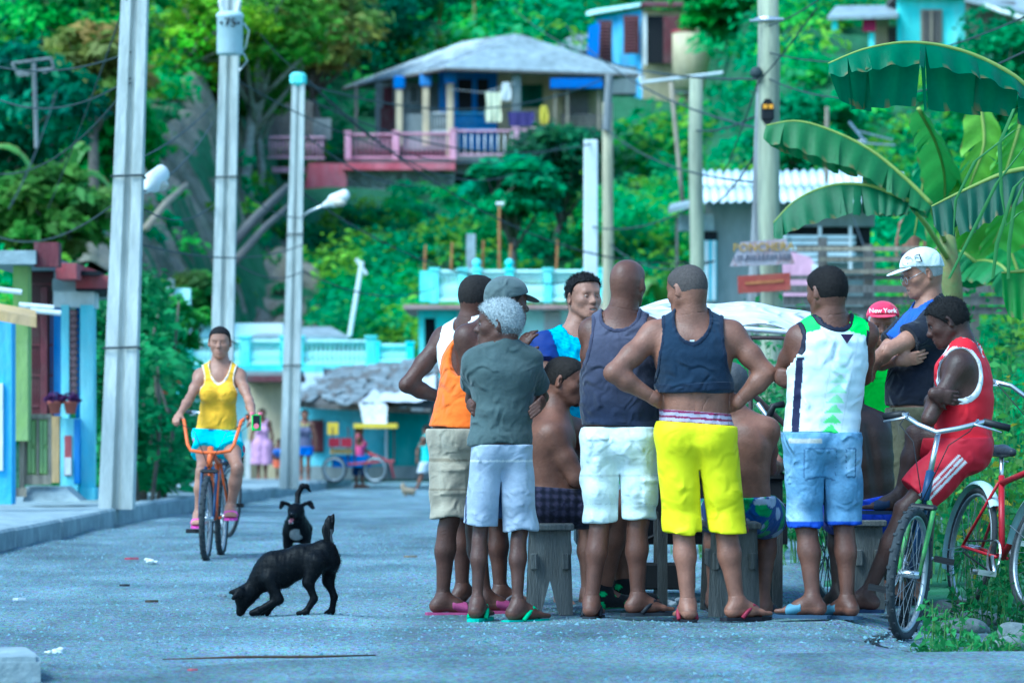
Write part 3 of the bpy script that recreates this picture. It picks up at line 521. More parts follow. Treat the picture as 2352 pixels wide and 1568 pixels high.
# ---- house with white corrugated roof
cr_h = thing('corrugated_roof_house', 'grey block house under a white corrugated roof on the right', 'house', W(1780, 700, 85)); p0 = W(1604, 470, 84); p1 = W(2070, 470, 84)
corrug('roof_sheet', M_tin, cr_h, p0, p1-p0, V(0, 2.7, .88), .19, .035, 5, 2); face('ridge', M_tin, cr_h, (1604, 396, 2075, 408, 86.8, .3)); face('wall', M_grey, cr_h, (1618, 462, 1735, 720, 85.0, .25), (1735, 462, 2010, 520, 85.1, .2), (1735, 580, 2010, 740, 85.1, .2))
face('lintel', M_conc, cr_h, (1560, 492, 1640, 530, 84.8, .3)); face('opening', M_dark, cr_h, (1612, 532, 1648, 552, 84.9, .1), (1735, 520, 2000, 580, 85.5, .1)); wd_ = face('door', M_aqua, cr_h, (1617, 552, 1646, 690, 84.8, .08)); face('board', M_white, wd_, (1619, 553, 1627, 689, 84.76, .03), (1636, 553, 1643, 689, 84.76, .03))
for i in range(5): face('slat', M_tin, cr_h, (1792, 540+i*13, 1965, 549+i*13, 84.6, .05))
for px in (1800, 1880, 1950): face('post', M_white, cr_h, (px, 520, px+7, 620, 84.5, .08))
poly('side_roof', M_roofg, cr_h, [W(1535, 480, 83.5), W(1602, 462, 83.5), W(1602, 455, 86), W(1540, 468, 86)], (0, 0, -.1)); face('post', M_wood, cr_h, (1552, 498, 1558, 700, 84, .1))
pw = thing('pink_wall', 'flaking pink wall behind the sign and wooden poles', 'wall', W(1850, 690, 70)); poly('wall', M_pink, pw, [W(1792, 692, 70), W(1902, 690, 70), W(1898, 640, 70), W(1860, 590, 70), W(1800, 572, 70)], (0, .25, 0)); face('patch', M_white, pw, (1865, 606, 1895, 632, 69.97, .02))
# plank pile / fence in the yard on the right
yf = thing('yard_fence', 'dark horizontal board fence in the yard behind the capped man', 'fence', W(2050, 740, 48))
for i, (x0, x1, y0, y1) in enumerate(((1790, 2352, 655, 672), (1800, 2352, 680, 700), (1780, 2352, 704, 722), (1830, 2260, 566, 576), (1880, 2180, 590, 600), (1900, 2200, 618, 628), (1780, 2100, 632, 642))): face('plank', M_wood2 if 3 <= i < 6 else M_wood, yf, (x0, y0, x1, y1, 48+.06*i, .06))
for px, yt in ((1880, 545), (1985, 560), (2095, 640), (2230, 640)): face('post', M_wood, yf, (px, yt, px+20, 800, 48.5, .12))
# ---- turquoise house with balustrade roof terrace, centre
ch = thing('terrace_house', 'turquoise house with white balustrade roof terrace behind the men', 'house', W(1180, 1010, 90)); D0 = 90
for x0, x1, n in ((1003, 1058, 6), (1068, 1092, 3), (1098, 1166, 8), (1176, 1255, 9), (1262, 1345, 9)): balusters(ch, x0, x1, 627, 686, D0, n, M_turq2, True, .062)
for px, bl in ((998, 0), (1063, 0), (1095, 1), (1170, 1), (1258, 0), (1350, 0), (1384, 0)): post(ch, px, 620, 696, D0, .2, M_turq, ball=bool(bl))
face('panel', M_turq, ch, (964, 622, 998, 692, D0, .2)); face('slab', paint('brick_pink', (.36, .22, .2), (.3, .24, .22)), ch, (926, 699, 1390, 709, D0-.8, 6)); face('wall', M_turq2, ch, (1045, 711, 1400, 1010, D0+.3, .25)); face('wall', M_turq, ch, (962, 711, 975, 1010, D0+.1, .3), (1000, 711, 1050, 1010, D0+.2, .3), (960, 711, 1050, 730, D0+.15, .3)); face('opening', M_dark, ch, (973, 728, 1002, 960, D0+.6, .1))
louvre(ch, 1250, 714, 1288, 762, D0+.2, M_white, M_white, 7); face('rail', M_turq, ch, (1347, 622, 1390, 640, D0, .2), (1347, 655, 1390, 690, D0, .2))
for i, (px, yt) in enumerate(((975, 562), (1036, 556), (1108, 552), (1171, 560), (1278, 552))): part('rebar', mat('rust', (.35, .16, .06), .8), ch, lambda b: b.bar(W(px, 622, D0+2), W(px+3, yt, D0+2), .03, 5))
face('column', M_conc, ch, (1071, 537, 1092, 640, D0+1.5, .22))
an1 = thing('antenna_mast', 'thin rusty antenna mast rising from the terrace of the turquoise house', 'antenna', W(1147, 622, D0+2)); part('mast', MATS['rust'], an1, lambda b: b.bar(W(1147, 622, D0+2), W(1147, 470, D0+2), .035, 6)); part('head', M_white, an1, lambda b: b.bar(W(1139, 468, D0+2), W(1157, 468, D0+2), .05, 6))
# ---- long terrace house, centre left
lh = thing('long_terrace_house', 'low house with long turquoise balustrade terrace behind the cyclist', 'house', W(640, 960, 96))
for x0, x1, n, d_ in ((436, 560, 13, 95), (566, 652, 9, 95), (690, 846, 15, 95)): balusters(lh, x0, x1, 787, 832, d_, n, M_turq2, True, .07)
for px in (430, 563, 656, 686, 852): post(lh, px, 775, 842, 95, .26, M_turq)
balusters(lh, 868, 938, 796, 826, 98, 8, M_turq2, True, .06); post(lh, 862, 788, 834, 98, .2, M_turq); post(lh, 942, 788, 834, 98, .2, M_turq)
face('slab', M_turq, lh, (426, 838, 950, 858, 94.8, 5)); face('wall', M_turq2, lh, (426, 858, 1000, 1030, 95.3, .3)); face('roof', M_tin, lh, (430, 742, 650, 776, 98, 3)); poly('roof', M_roofg, lh, [W(575, 772, 97), W(800, 772, 97), W(760, 750, 100), W(640, 750, 100)], (0, 0, -.1)); face('opening', M_dark, lh, (432, 860, 484, 905, 95.2, .1)); face('awning', mat('navy_awning', (.03, .09, .3), .8), lh, (434, 864, 482, 890, 94.8, .3))
an2 = thing('leaning_antenna', 'pale leaning antenna pole above the long terrace', 'antenna', W(803, 772, 97)); part('pole', M_white, an2, lambda b: b.bar(W(803, 772, 97), W(832, 600, 97), .06, 6)); part('crossbar', M_white, an2, lambda b: b.bar(W(818, 594, 97), W(842, 630, 97), .05, 6))
# left turquoise building behind the hedge
lt = thing('narrow_house', 'pale turquoise house with grey eaves behind the hedge on the left', 'house', W(400, 1060, 74)); face('wall', M_turq2, lt, (330, 656, 388, 700, 76, .3), (398, 662, 436, 760, 76, .3)); face('column', M_turq, lt, (392, 790, 412, 1075, 74, .3), (416, 790, 432, 1075, 74.2, .3)); face('wall', M_turq2, lt, (330, 800, 396, 1075, 75, .3)); face('column', M_grey, lt, (386, 640, 398, 720, 75.8, .3))
poly('eave', M_roofg, lt, [W(330, 770, 73), W(465, 786, 73), W(420, 752, 76), W(330, 745, 76)], (0, 0, -.12)); poly('eave', M_roofg, lt, [W(330, 860, 70), W(396, 862, 70), W(385, 838, 73), W(330, 820, 73)], (0, 0, -.1))
# beige house and thatched shack at the end of the street
be = thing('beige_house', 'beige house with dark red eave at the end of the street', 'house', W(610, 1085, 84)); face('wall', M_cream, be, (568, 872, 690, 1100, 84, .3)); face('eave', M_maroon, be, (560, 862, 690, 876, 83, 2)); face('fascia', M_grey, be, (560, 852, 690, 862, 83.2, 1.5)); face('dado', M_white, be, (562, 1010, 575, 1100, 83.8, .1)); face('wall', M_tin, be, (655, 855, 790, 940, 88, .2))
sk = thing('thatched_shack', 'old aqua shack with ragged grey thatch roof at the end of the street', 'shack', W(840, 1090, 82)); face('wall', M_aqua, sk, (682, 925, 888, 1092, 82, .2)); face('wall', M_teal, sk, (888, 925, 1010, 1090, 81.8, .2)); face('plinth', M_grey, sk, (690, 1070, 1010, 1100, 81.7, .2)); face('post', M_white, sk, (988, 930, 996, 1090, 81.3, .15), (884, 930, 890, 1090, 81.6, .15))
poly('roof', M_wood, sk, [W(672, 922, 80.8), W(1030, 940, 80.8), W(1000, 834, 86), W(905, 832, 86), W(779, 850, 86)], (0, 0, -.12)); r = np.random.default_rng(5); M_th = mat('thatch', (.24, .27, .28), .95, .4, 6, .5, 20, col2=(.10, .12, .13)); s0 = None
for i in range(170):
    t1, t2 = r.random(), r.random(); L0 = W(672, 922, 80.8)*(1-t1)+W(1030, 940, 80.8)*t1; U0 = W(779, 850, 86)*(1-t1)+W(1000, 834, 86)*t1; p_ = L0*(1-t2)+U0*t2+V(0, 0, .05); ang = r.normal()*.35
    d_ = nrm((U0-L0)+V(ang*3, 0, 0)); x_ = nrm(np.cross(d_, V(0, -.3, 1))); part('thatch_strip', M_th if r.random() < .7 else M_wood, sk, lambda b: b.box(p_, (r.uniform(.12, .3), r.uniform(.5, 1.3), .03), axes=(x_, d_, np.cross(x_, d_))))
sht = louvre(sk, 715, 964, 743, 1038, 81.9, M_maroon, M_maroon, 8, nm='shutter')
def cloth_sheet(name, m, corners, n=14, sag=.15, seed=0, wr=.03, parent=None, lab=None, cat=None):
    c = [np.asarray(q, float) for q in corners]; v = []; r = np.random.default_rng(seed)
    for i in range(n+1):
        for j in range(n+1):
            s_, t_ = i/n, j/n; p_ = c[0]*(1-s_)*(1-t_)+c[1]*s_*(1-t_)+c[2]*s_*t_+c[3]*(1-s_)*t_; p_ = p_-V(0, 0, sag*4*s_*(1-s_)*t_*(1-t_)); p_[2] += wr*math.sin(9*s_+5*t_+seed)*math.sin(7*t_-3*s_+1)+wr*.5*math.sin(23*s_+4*t_); v.append(p_)
    m1 = n+1; f_ = [(i*m1+j, (i+1)*m1+j, (i+1)*m1+j+1, i*m1+j+1) for i in range(n) for j in range(n)]; k = len(v); v2 = [q-V(0, 0, .006) for q in v]; f2 = [tuple(k+q for q in t[::-1]) for t in f_]
    o = obj_np(name, v+v2, f_+f2, m, parent, True)
    if lab: tag(o, lab, cat)
    return o
cloth_sheet('white_tarp', M_tarp, [W(828, 925, 80.3), W(1000, 918, 80.3), W(1000, 860, 84), W(880, 878, 84)], seed=2, lab='crumpled white tarp spread over the thatched roof', cat='tarp'); cloth_sheet('tarp_end', M_tarp, [W(824, 922, 80.4), W(890, 930, 80.2), W(888, 985, 80.1), W(836, 980, 80.3)], sag=0, seed=4, lab='corner of white tarp hanging below the thatched eave', cat='tarp')
part('navy_tarp', mat('dark_tarpaulin', (.015, .03, .06), .6), None, lambda b: b.add([W(742, 845, 87), W(800, 850, 86.8), W(780, 900, 86.6), W(746, 885, 86.6), W(742, 845, 87.4), W(800, 850, 87.2), W(780, 900, 87), W(746, 885, 87)], [(0,1,2,3), (7,6,5,4), (0,4,5,1), (2,6,7,3), (1,5,6,2), (3,7,4,0)])); tag(bpy.data.objects['navy_tarp'], 'dark tarp bundle at the left end of the thatched roof', 'tarp')
# ---- house with porch on the left pavement
fh = thing('porch_house', 'blue and lime house with red roof edge and potted plants on the left', 'house', W(110, 1150, 43)); DL = 42.
face('column', M_lime, fh, (30, 592, 64, 1012, DL-1.2, .3)); face('roof', M_maroon, fh, (78, 556, 134, 612, DL-1.5, .3)); face('roof', M_red, fh, (128, 604, 176, 640, DL-.7, 2)); face('roof', M_red, fh, (174, 632, 248, 662, DL-.1, 3)); face('roof_slab', M_conc, fh, (-40, 575, 82, 606, DL-1.6, 4), (120, 640, 240, 668, DL, 3)); face('soffit', M_white, fh, (122, 668, 216, 706, DL+.05, .5)); face('fascia', M_dark, fh, (134, 622, 226, 632, DL-.3, .6), (174, 662, 250, 668, DL-.2, 2))
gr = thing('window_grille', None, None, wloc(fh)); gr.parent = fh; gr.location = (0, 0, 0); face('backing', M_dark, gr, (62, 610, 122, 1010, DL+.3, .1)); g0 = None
for i in range(9):
    x = W(66+i*6.5, 0, DL)[0]; z0_, z1_ = W(0, 1005, DL)[2], W(0, 625, DL)[2]
    if g0 is None: g0 = part('bar', M_maroon, gr, lambda b: b.bar((x, DL+.1, z0_), (x, DL+.1, z1_), .011, 5)); xg = x
    else: dup(g0, gr, (x-xg, 0, 0))
for y_ in (650, 720, 790, 860, 930, 990): face('bar', M_maroon, gr, (62, y_, 122, y_+4, DL+.08, .02))
face('column', M_maroon, fh, (92, 660, 108, 1010, DL, .15)); face('column', M_blue, fh, (116, 700, 142, 960, DL+.1, .2)); face('column', M_aqua, fh, (140, 700, 158, 1145, DL, .2)); face('column', M_aqua, fh, (184, 700, 214, 1130, DL, .3)); face('column', M_blue, fh, (174, 706, 186, 1145, DL+.12, .2)); face('base', M_aqua, fh, (182, 1120, 218, 1148, DL-.05, .4))
br0 = None
for i in range(14):                                       # fluted terracotta block column
    y_ = 712+i*15; o = part('block', mat('rose_terracotta', (.34, .18, .18), .9, .25), fh, lambda b: b.lathe(W(166, y_+14, DL+.1), [(.045, 0), (.062, .02), (.062, .05), (.045, .07)], 10), True)
face('parapet', M_aqua, fh, (138, 960, 178, 1145, DL-.15, .3)); face('panel', M_red, fh, (148, 1000, 164, 1092, DL-.17, .05)); face('panel', M_white, fh, (149, 1050, 163, 1090, DL-.19, .04)); face('panel', M_ochre, fh, (118, 955, 136, 1108, DL-.16, .2)); face('panel', M_blue, fh, (170, 962, 182, 1110, DL-.16, .2))
gt = thing('gate', None, None, wloc(fh)); gt.parent = fh; gt.location = (0, 0, 0); face('frame', M_wood2, gt, (56, 950, 62, 1110, DL-.9, .06), (110, 950, 117, 1110, DL-.9, .06), (56, 950, 117, 962, DL-.92, .06), (56, 1090, 117, 1112, DL-.92, .06), (84, 960, 89, 1092, DL-.92, .06)); face('leaf', M_lime, gt, (62, 962, 84, 1090, DL-.88, .04), (89, 962, 110, 1090, DL-.88, .04))
for x in (64, 91): face('board', M_lime, gt, (x, 966, x+7, 1086, DL-.91, .02), (x+9, 966, x+16, 1020, DL-.91, .02), (x+9, 1030, x+16, 1086, DL-.91, .02))
poly('steps', M_conc, fh, [W(52, 1152, DL-1), W(185, 1150, DL-1), W(150, 1118, DL-.8), W(60, 1116, DL-.8)], (0, .6, 0)); face('post', M_wood2, fh, (22, 940, 34, 1150, DL-1.1, .1), (44, 955, 54, 1130, DL-1, .1)); face('board', M_wood2, fh, (20, 955, 60, 975, DL-1.05, .05), (20, 1120, 60, 1140, DL-1.05, .05))
nb = thing('neighbour_house', 'bright blue wall with yellow eave at the left edge of the picture', 'house', W(5, 1155, 38)); face('wall', M_sky, nb, (-60, 715, 27, 1158, 38, .3)); poly('eave', M_ochre, nb, [W(-40, 706, 36.5), W(84, 728, 36.5), W(82, 712, 37.5), W(-40, 690, 37.5)], (0, 0, -.1)); face('frame', M_white, nb, (-10, 880, 6, 1080, 37.95, .05))
for i, (x0, y0, x1) in enumerate(((-10, 664, 50), (44, 700, 124), (70, 712, 140))): o = part('roof_pipe', M_white, None, lambda b: b.bar(W(x0, y0, 40.5), W(x1, y0+7, 40.5), .028, 8)); tag(o, ['white pipe sticking out at the left edge under the lime column top', 'white pipe crossing in front of the lime column', 'lower white pipe reaching toward the blue columns'][i], 'pipe', 'white pipes on the left house')
for i, px in enumerate((126, 162)):
    c_ = W(px, 950, DL-.3); t = thing('flower_pot', ['terracotta pot with purple plant, the one nearer the grille', 'terracotta pot with purple plant, beside the terracotta column'][i], 'pot', c_, 'potted plants on the porch'); part('pot', mat('terracotta', (.42, .12, .09), .8, .2), t, lambda b: b.lathe(c_, [(.05, 0), (.075, .11), (.085, .11), (.085, .14), (.06, .14)], 14), True); r = np.random.default_rng(i+60); v, f, c = bush_cloud((c_+V(0, 0, .15))[None], np.array([.11]), 90, .035, r, np.array([(.10, .03, .13)])); obj_np('plant', v, f, M_leaf, t, False, c)
# bare eroded slope with leaning timber below the red wall
ex = np.linspace(-12.2, -5.6, 45); ey = np.linspace(96, 139, 110); gx, gy = np.meshgrid(ex, ey, indexing='ij'); ez = T(gx, gy)+.3+.3*wob(gx, gy, gx*0, 1.3, 3.)-.5*np.abs(wob(gx, gy, gx*0, 2.6, 1.))+.1*wob(gx, gy, gx*0, 6., 2.)-.9*(np.abs(gx+8.9) > 3.0)
nx_, ny_ = len(ex), len(ey); ii, jj = np.meshgrid(np.arange(nx_-1), np.arange(ny_-1), indexing='ij'); q = (ii*ny_+jj).ravel()
obj_np('eroded_slope', np.stack([gx, gy, ez], -1).reshape(-1, 3), np.stack([q, q+ny_, q+ny_+1, q+1], 1), mat('eroded_clay', (.26, .23, .18), .95, .5, .6, 1., 1.6, col2=(.07, .09, .06)), None, True)['kind'] = 'structure'
for i, (a, c, rr) in enumerate(((W(335, 525, 96), W(428, 425, 100), .1), (W(500, 600, 104), W(660, 430, 118), .16), (W(540, 600, 103), W(668, 470, 116), .12), (W(90, 560, 90), W(250, 480, 92), .06))): o = part('timber', M_wood2 if i in (0, 3) else M_wood, None, lambda b: b.tube([a, (a+c)/2+V(0, 0, .1), c], [rr, rr*.9, rr*.8], 7), True); tag(o, ['pale broken timber leaning right of the leftmost pole', 'long dark timber lying up the bare slope', 'second dark timber on the bare slope, nearer the third pole', 'thin pale timber crossing the shrubs left of the leftmost pole'][i], 'timber')
# ------------------------------------------------------------------ poles, lamps, cables
M_pole = mat('pole_concrete', (.52, .55, .53), .9, .25, 2.5, .4, 20, col2=(.36, .39, .37), stretch=(4, 4, .6)); M_gpole = mat('green_wood_pole', (.36, .38, .27), .9, .25, 3, .4, 20, col2=(.25, .27, .21), stretch=(8, 8, .5)); M_wpole = mat('weathered_pole', (.27, .28, .29), .9, .35, 4, .6, 20, col2=(.14, .15, .16), stretch=(8, 8, .5)); M_ypole = mat('yellow_wood_pole', (.44, .40, .27), .9, .25, 3, .4, 20, col2=(.33, .31, .22), stretch=(8, 8, .5)); M_white2 = mat('white_concrete', (.62, .66, .68), .85, .1, 3, .2, 20)
M_cable = mat('cable', (.035, .05, .055), .7, .1); M_chrome = mat('steel', (.6, .62, .64), .3, .15, 12, metal=.9); M_lamp = mat('lamp_housing', (.72, .74, .74), .5, .1, 6); M_glass = mat('lamp_glass', (.55, .5, .42), .25, .1, 6, spec=.5)
def conc_pole(label, b_px, b_py, t_px, t_py, D, wb, wt, base_z):
    a = W(b_px, b_py, D); a[2] = base_z; c = W(t_px, t_py, D); t = thing('utility_pole', label, 'pole', a, 'concrete utility poles on the left pavement')
    b = MB(); prof = [(-.5, -.5), (.5, -.5), (.5, .5), (-.5, .5), ]; v = []; f = []                        # I-shaped shaft: groove down the street-side face
    sec = [(-.5, -.42), (-.12, -.42), (-.02, -.2), (.12, -.2), (.16, -.5), (.5, -.5), (.5, .5), (-.5, .5)]; n = len(sec)
    for k in range(9):
        s_ = k/8; w = wb*(1-s_)+wt*s_; p_ = a*(1-s_)+c*s_
        for q in sec: v.append(p_+V(q[0]*w, q[1]*w*.9, 0))
    for k in range(8):
        for i in range(n): f.append((k*n+i, k*n+(i+1) % n, (k+1)*n+(i+1) % n, (k+1)*n+i))
    f.append(tuple(range(n-1, -1, -1))); f.append(tuple(range(8*n, 9*n))); b.add(v, f); b.build('shaft', M_pole, t)
    for s_ in (.3, .62): p_ = a*(1-s_)+c*s_; w = wb*(1-s_)+wt*s_; part('band', M_cable, t, lambda b: b.tube([p_+V(-.55*w, -.5*w, 0), p_+V(.55*w, -.55*w, .01), p_+V(.55*w, .5*w, 0), p_+V(-.55*w, .5*w, 0)], .012, 5, True))
    return t
z15 = .15
P1 = conc_pole('thickest concrete utility pole, nearest the camera on the left pavement', 268, 1170, 312, -60, 37.6, .335, .25, z15)
P2 = conc_pole('concrete utility pole carrying the grey transformer behind the cyclist', 503, 1130, 531, -40, 49, .30, .235, z15+float(gz(49)))
P3 = conc_pole('third concrete pole with a street lamp, right of the cyclist', 664, 1105, 686, 182, 62, .31, .20, z15+float(gz(62)))
part('cap', M_turq, P3, lambda b: b.box(W(685, 190, 62)+V(0, 0, .05), (.26, .26, .22), bev=.05))
def lamp(label, p0, p1, l, par=None):
    t = thing('street_lamp', label, 'lamp', p0, 'street lamps'); d = nrm(p1-p0); b = MB(); part('arm', M_chrome, t, lambda b: b.tube([p0, p0+d*.3*np.linalg.norm(p1-p0)+V(0, 0, .02), p1], .022, 7), True)
    F = Field(); F.add(p1-d*.02, p1+d*l*.35, .045, (.06, .085), .03); F.add(p1+d*l*.35, p1+d*l*.9, (.085, .11), (.07, .09), .03); v, f = F.mesh(.012); obj_np('housing', v, f, M_lamp, t, True); F = Field(); F.ell(p1+d*l*.62-V(0, 0, .07), (.14, .085, .07), d*V(1, 1, 0), k=.02); v, f = F.mesh(.012); obj_np('glass', v, f, M_glass, t, True); return t
lamp('white street lamp on a slanting arm right of the third concrete pole', W(694, 497, 61.8), W(748, 470, 61.5), .48); lamp('white street lamp peeking out right of the thickest left pole', W(318, 452, 38.2), W(338, 432, 38.3), .30)
tr = thing('transformer', 'pale grey pole transformer with insulators and dark numerals at the top left', 'transformer', W(528, 126, 48.5)); c_ = W(528, 126, 48.5); part('tank', mat('transformer_grey', (.50, .62, .66), .55, .15, 5, col2=(.42, .52, .56)), tr, lambda b: b.lathe(c_, [(.155, 0), (.165, .02), (.165, .46), (.175, .47), (.175, .5), (.15, .53), (.02, .55)], 22), True)
for i, dx in enumerate((-.11, .11)): o = part('insulator', M_lamp, tr, lambda b: b.lathe(c_+V(dx*.8, 0, .53), [(.02, 0), (.045, .02), (.02, .04), (.045, .06), (.02, .08), (.045, .1), (.02, .12), (.04, .14), (.015, .17)], 10, ax=(dx*2, 0, 1)), True)
def text(s_, name, m, parent, p, h, ux=(1, 0, 0), uy=(0, 0, 1), th=.004, bold=0.):
    cu = bpy.data.curves.new(name, 'FONT'); cu.body = s_; cu.size = h; cu.extrude = th; cu.align_x = 'CENTER'; cu.align_y = 'CENTER'; cu.offset = bold; cu.resolution_u = 2; o = bpy.data.objects.new(name, cu); COL.objects.link(o); cu.materials.append(m)
    ux, uy = nrm(ux), nrm(uy); uz = np.cross(ux, uy); from mathutils import Matrix
    M = Matrix(((ux[0], uy[0], uz[0], 0), (ux[1], uy[1], uz[1], 0), (ux[2], uy[2], uz[2], 0), (0, 0, 0, 1))); dg = bpy.context.evaluated_depsgraph_get(); me = bpy.data.meshes.new_from_object(o.evaluated_get(dg)); bpy.data.objects.remove(o); me.transform(M)
    for v in me.vertices: v.co += Vector([float(q) for q in (np.asarray(p)-(wloc(parent) if parent is not None else 0))])
    me.materials.clear(); return link(name, me, m, parent)
text('75', 'number', M_dark, tr, c_+V(.02, -.185, .38), .16); 
for i, dx in enumerate((-.1, -.02, .07, .12)): part('bushing', M_dark, tr, lambda b: b.lathe(c_+V(dx, -.15+.12*abs(dx), .385), [(.018, 0), (.018, .03)], 8, ax=(0, -1, 0)))
part('bracket', M_chrome, tr, lambda b: (b.tube([c_+V(.17, 0, .4), c_+V(.24, 0, .3), c_+V(.2, 0, .1), c_+V(.17, 0, .05)], .014, 6), b.tube([c_+V(.17, 0, .02), c_+V(.22, 0, -.08), c_+V(.12, 0, -.2)], .012, 6)))
def wood_pole(label, x0, y0, x1, y1, D, w0, w1, m, sq=False, nm='wooden_pole', grp=None):
    a, c = W(x0, y0, D), W(x1, y1, D); a[2] = float(T(a[0], D))-.05; t = thing(nm, label, 'pole', a, grp)
    r_ = np.random.default_rng(int(x0)); path = [a*(1-s_)+c*s_+V(r_.normal()*.012, 0, 0)*(0 < s_ < 1) for s_ in np.linspace(0, 1, 8)]
    if sq: part('shaft', m, t, lambda b: b.b2((a[0]-w0/2, D-w0/2, a[2]), (a[0]+w0/2, D+w0/2, c[2]), .02))
    else: part('shaft', m, t, lambda b: b.tube(path, list(np.linspace(w0/2, w1/2, 8)), 12), True)
    return t
WP = 'bare poles on the right side of the street'
wood_pole('square white concrete post between the terrace house and the hill', 1357, 900, 1360, 322, 76, .28, .27, M_white2, True, 'concrete_post', WP); q_ = wood_pole('yellowish wooden pole with a darker spliced top right of the white post', 1393, 900, 1396, 236, 82, .25, .23, M_ypole, grp=WP); part('splice', M_wpole, q_, lambda b: b.bar(W(1392, 300, 81.85), W(1400, 172, 81.85), .085, 8))
wood_pole('smooth greenish wooden pole left of the corrugated roof', 1598, 900, 1599, 178, 60, .25, .21, M_gpole, grp=WP)
G = wood_pole('thick greenish wooden pole carrying the signboards', 1772, 900, 1763, -40, 45, .28, .245, M_gpole, grp=WP); wood_pole('rough grey weathered pole leaning against the thick greenish one', 1728, 900, 1756, -40, 45.5, .21, .14, M_wpole, grp=WP)
jb = thing('meter_box', 'small dark box with two orange squares on the thick greenish pole', 'box', W(1763, 277, 44.75)); a, c = W(1749, 277, 44.74), W(1778, 236, 44.74); M_or = mat('orange_plastic', (.75, .32, .02), .5); part('case', M_dark, jb, lambda b: (b.b2((a[0], 44.74, a[2]), (c[0], 44.84, c[2]), .02), b.prism([(-.06, 0), (.06, 0), (.03, .05), (-.03, .05)], V((a[0]+c[0])/2, 44.74, c[2]-.005), (1, 0, 0), (0, 0, 1), (0, .1, 0)), b.prism([(-.06, 0), (.06, 0), (.02, -.05), (-.02, -.05)], V((a[0]+c[0])/2, 44.74, a[2]+.005), (1, 0, 0), (0, 0, 1), (0, .1, 0))))
for dx in (.018, .085): part('orange_square', M_or, jb, lambda b: b.b2((a[0]+dx, 44.725, c[2]-.07), (a[0]+dx+.05, 44.745, c[2]-.02)))
part('pole_collar', M_chrome, None, lambda b: (b.ring(W(1763, 45, 45), (0, 0, 1), .14, .018, 20, 6), b.bar(W(1722, 48, 44.85), W(1800, 44, 44.85), .014, 6))); tag(bpy.data.objects['pole_collar'], 'metal collar with crossbar high on the thick greenish pole', 'bracket'); part('cable_knot', M_cable, None, lambda b: b.lathe(W(1737, 180, 44.9), [(.03, 0), (.07, .03), (.075, .08), (.04, .13)], 10), True); tag(bpy.data.objects['cable_knot'], 'black cable clamp on the weathered grey pole', 'clamp')
tv = thing('tv_antenna', 'tall crooked stick antenna with a long crossbar left of the greenish pole', 'antenna', on(1575, 88)); part('mast', M_wood2, tv, lambda b: b.tube([W(1570, 480, 88), W(1560, 380, 88), W(1548, 260, 88), W(1541, 190, 88)], .055, 7), True); part('boom', M_white2, tv, lambda b: b.bar(W(1470, 190, 88), W(1660, 167, 88), .035, 6)); part('reflector', M_white2, tv, lambda b: (b.bar(W(1470, 172, 88), W(1474, 204, 88), .03, 6), b.bar(W(1462, 180, 88), W(1482, 178, 88), .02, 6)))
tv2 = thing('roof_antenna', 'aluminium yagi antenna above the corrugated roof', 'antenna', W(1990, 400, 82)); part('mast', M_wood2, tv2, lambda b: b.bar(W(1898, 420, 82), W(1900, 245, 82), .05, 6)); part('boom', M_chrome, tv2, lambda b: (b.bar(W(1965, 300, 82), W(2050, 322, 82), .02, 5), b.bar(W(1960, 328, 82), W(2056, 334, 82), .02, 5), b.bar(W(1950, 280, 82), W(1990, 330, 82), .03, 5), b.bar(W(1900, 340, 82), W(1990, 322, 82), .02, 5)))
tv3 = thing('old_antenna', 'wide box antenna on a thin mast at the upper left', 'antenna', on(80, 80)); part('mast', M_wpole, tv3, lambda b: b.bar(W(84, 340, 80), W(78, 145, 80), .045, 6)); part('frame', M_wpole, tv3, lambda b: [b.bar(W(*p_, 80), W(*q_2, 80), .03, 5) for p_, q_2 in (((28, 146), (118, 134)), ((40, 168), (122, 158)), ((28, 146), (42, 172)), ((118, 134), (124, 160)), ((40, 174), (70, 172)), ((100, 168), (124, 156)))])
# signboards
sg = thing('signboard', 'weathered board lettered in ochre on the thick greenish pole', 'sign', W(1748, 610, 44.6)); poly('board', mat('board_white', (.36, .33, .37), .9, .3, 9, .4, 30, col2=(.28, .17, .17)), sg, [W(1676, 612, 44.6), W(1826, 606, 44.6), W(1806, 548, 44.6), W(1702, 556, 44.6)], (0, .04, 0))
text('PONCHERA', 'lettering', mat('ochre_letter', (.42, .25, .03), .8, .4, 20), sg, W(1754, 568, 44.585), .135, (1, 0, .03)); r = np.random.default_rng(3)
for i in range(26): px = 1690+i*5; part('faded_stroke', mat('faded_letter', (.13, .13, .17), .9, .4, 20), sg, lambda b: b.bar(W(px, 600-i*.15+r.normal(), 44.59), W(px+r.normal()*2, 586-i*.15, 44.59), .006, 4))
sg2 = thing('red_signboard', 'faded red board below the lettered one on the greenish pole', 'sign', W(1755, 672, 44.6)); poly('board', mat('board_red', (.30, .055, .045), .85, .3, 6, .3, 30, col2=(.24, .08, .05)), sg2, [W(1696, 674, 44.6), W(1816, 666, 44.6), W(1815, 626, 44.6), W(1694, 634, 44.6)], (0, .04, 0)); poly('stripe', mat('faded_ochre', (.36, .13, .05), .85, .4, 12), sg2, [W(1712, 654, 44.59), W(1800, 648, 44.59), W(1800, 641, 44.59), W(1712, 647, 44.59)], (0, .008, 0))
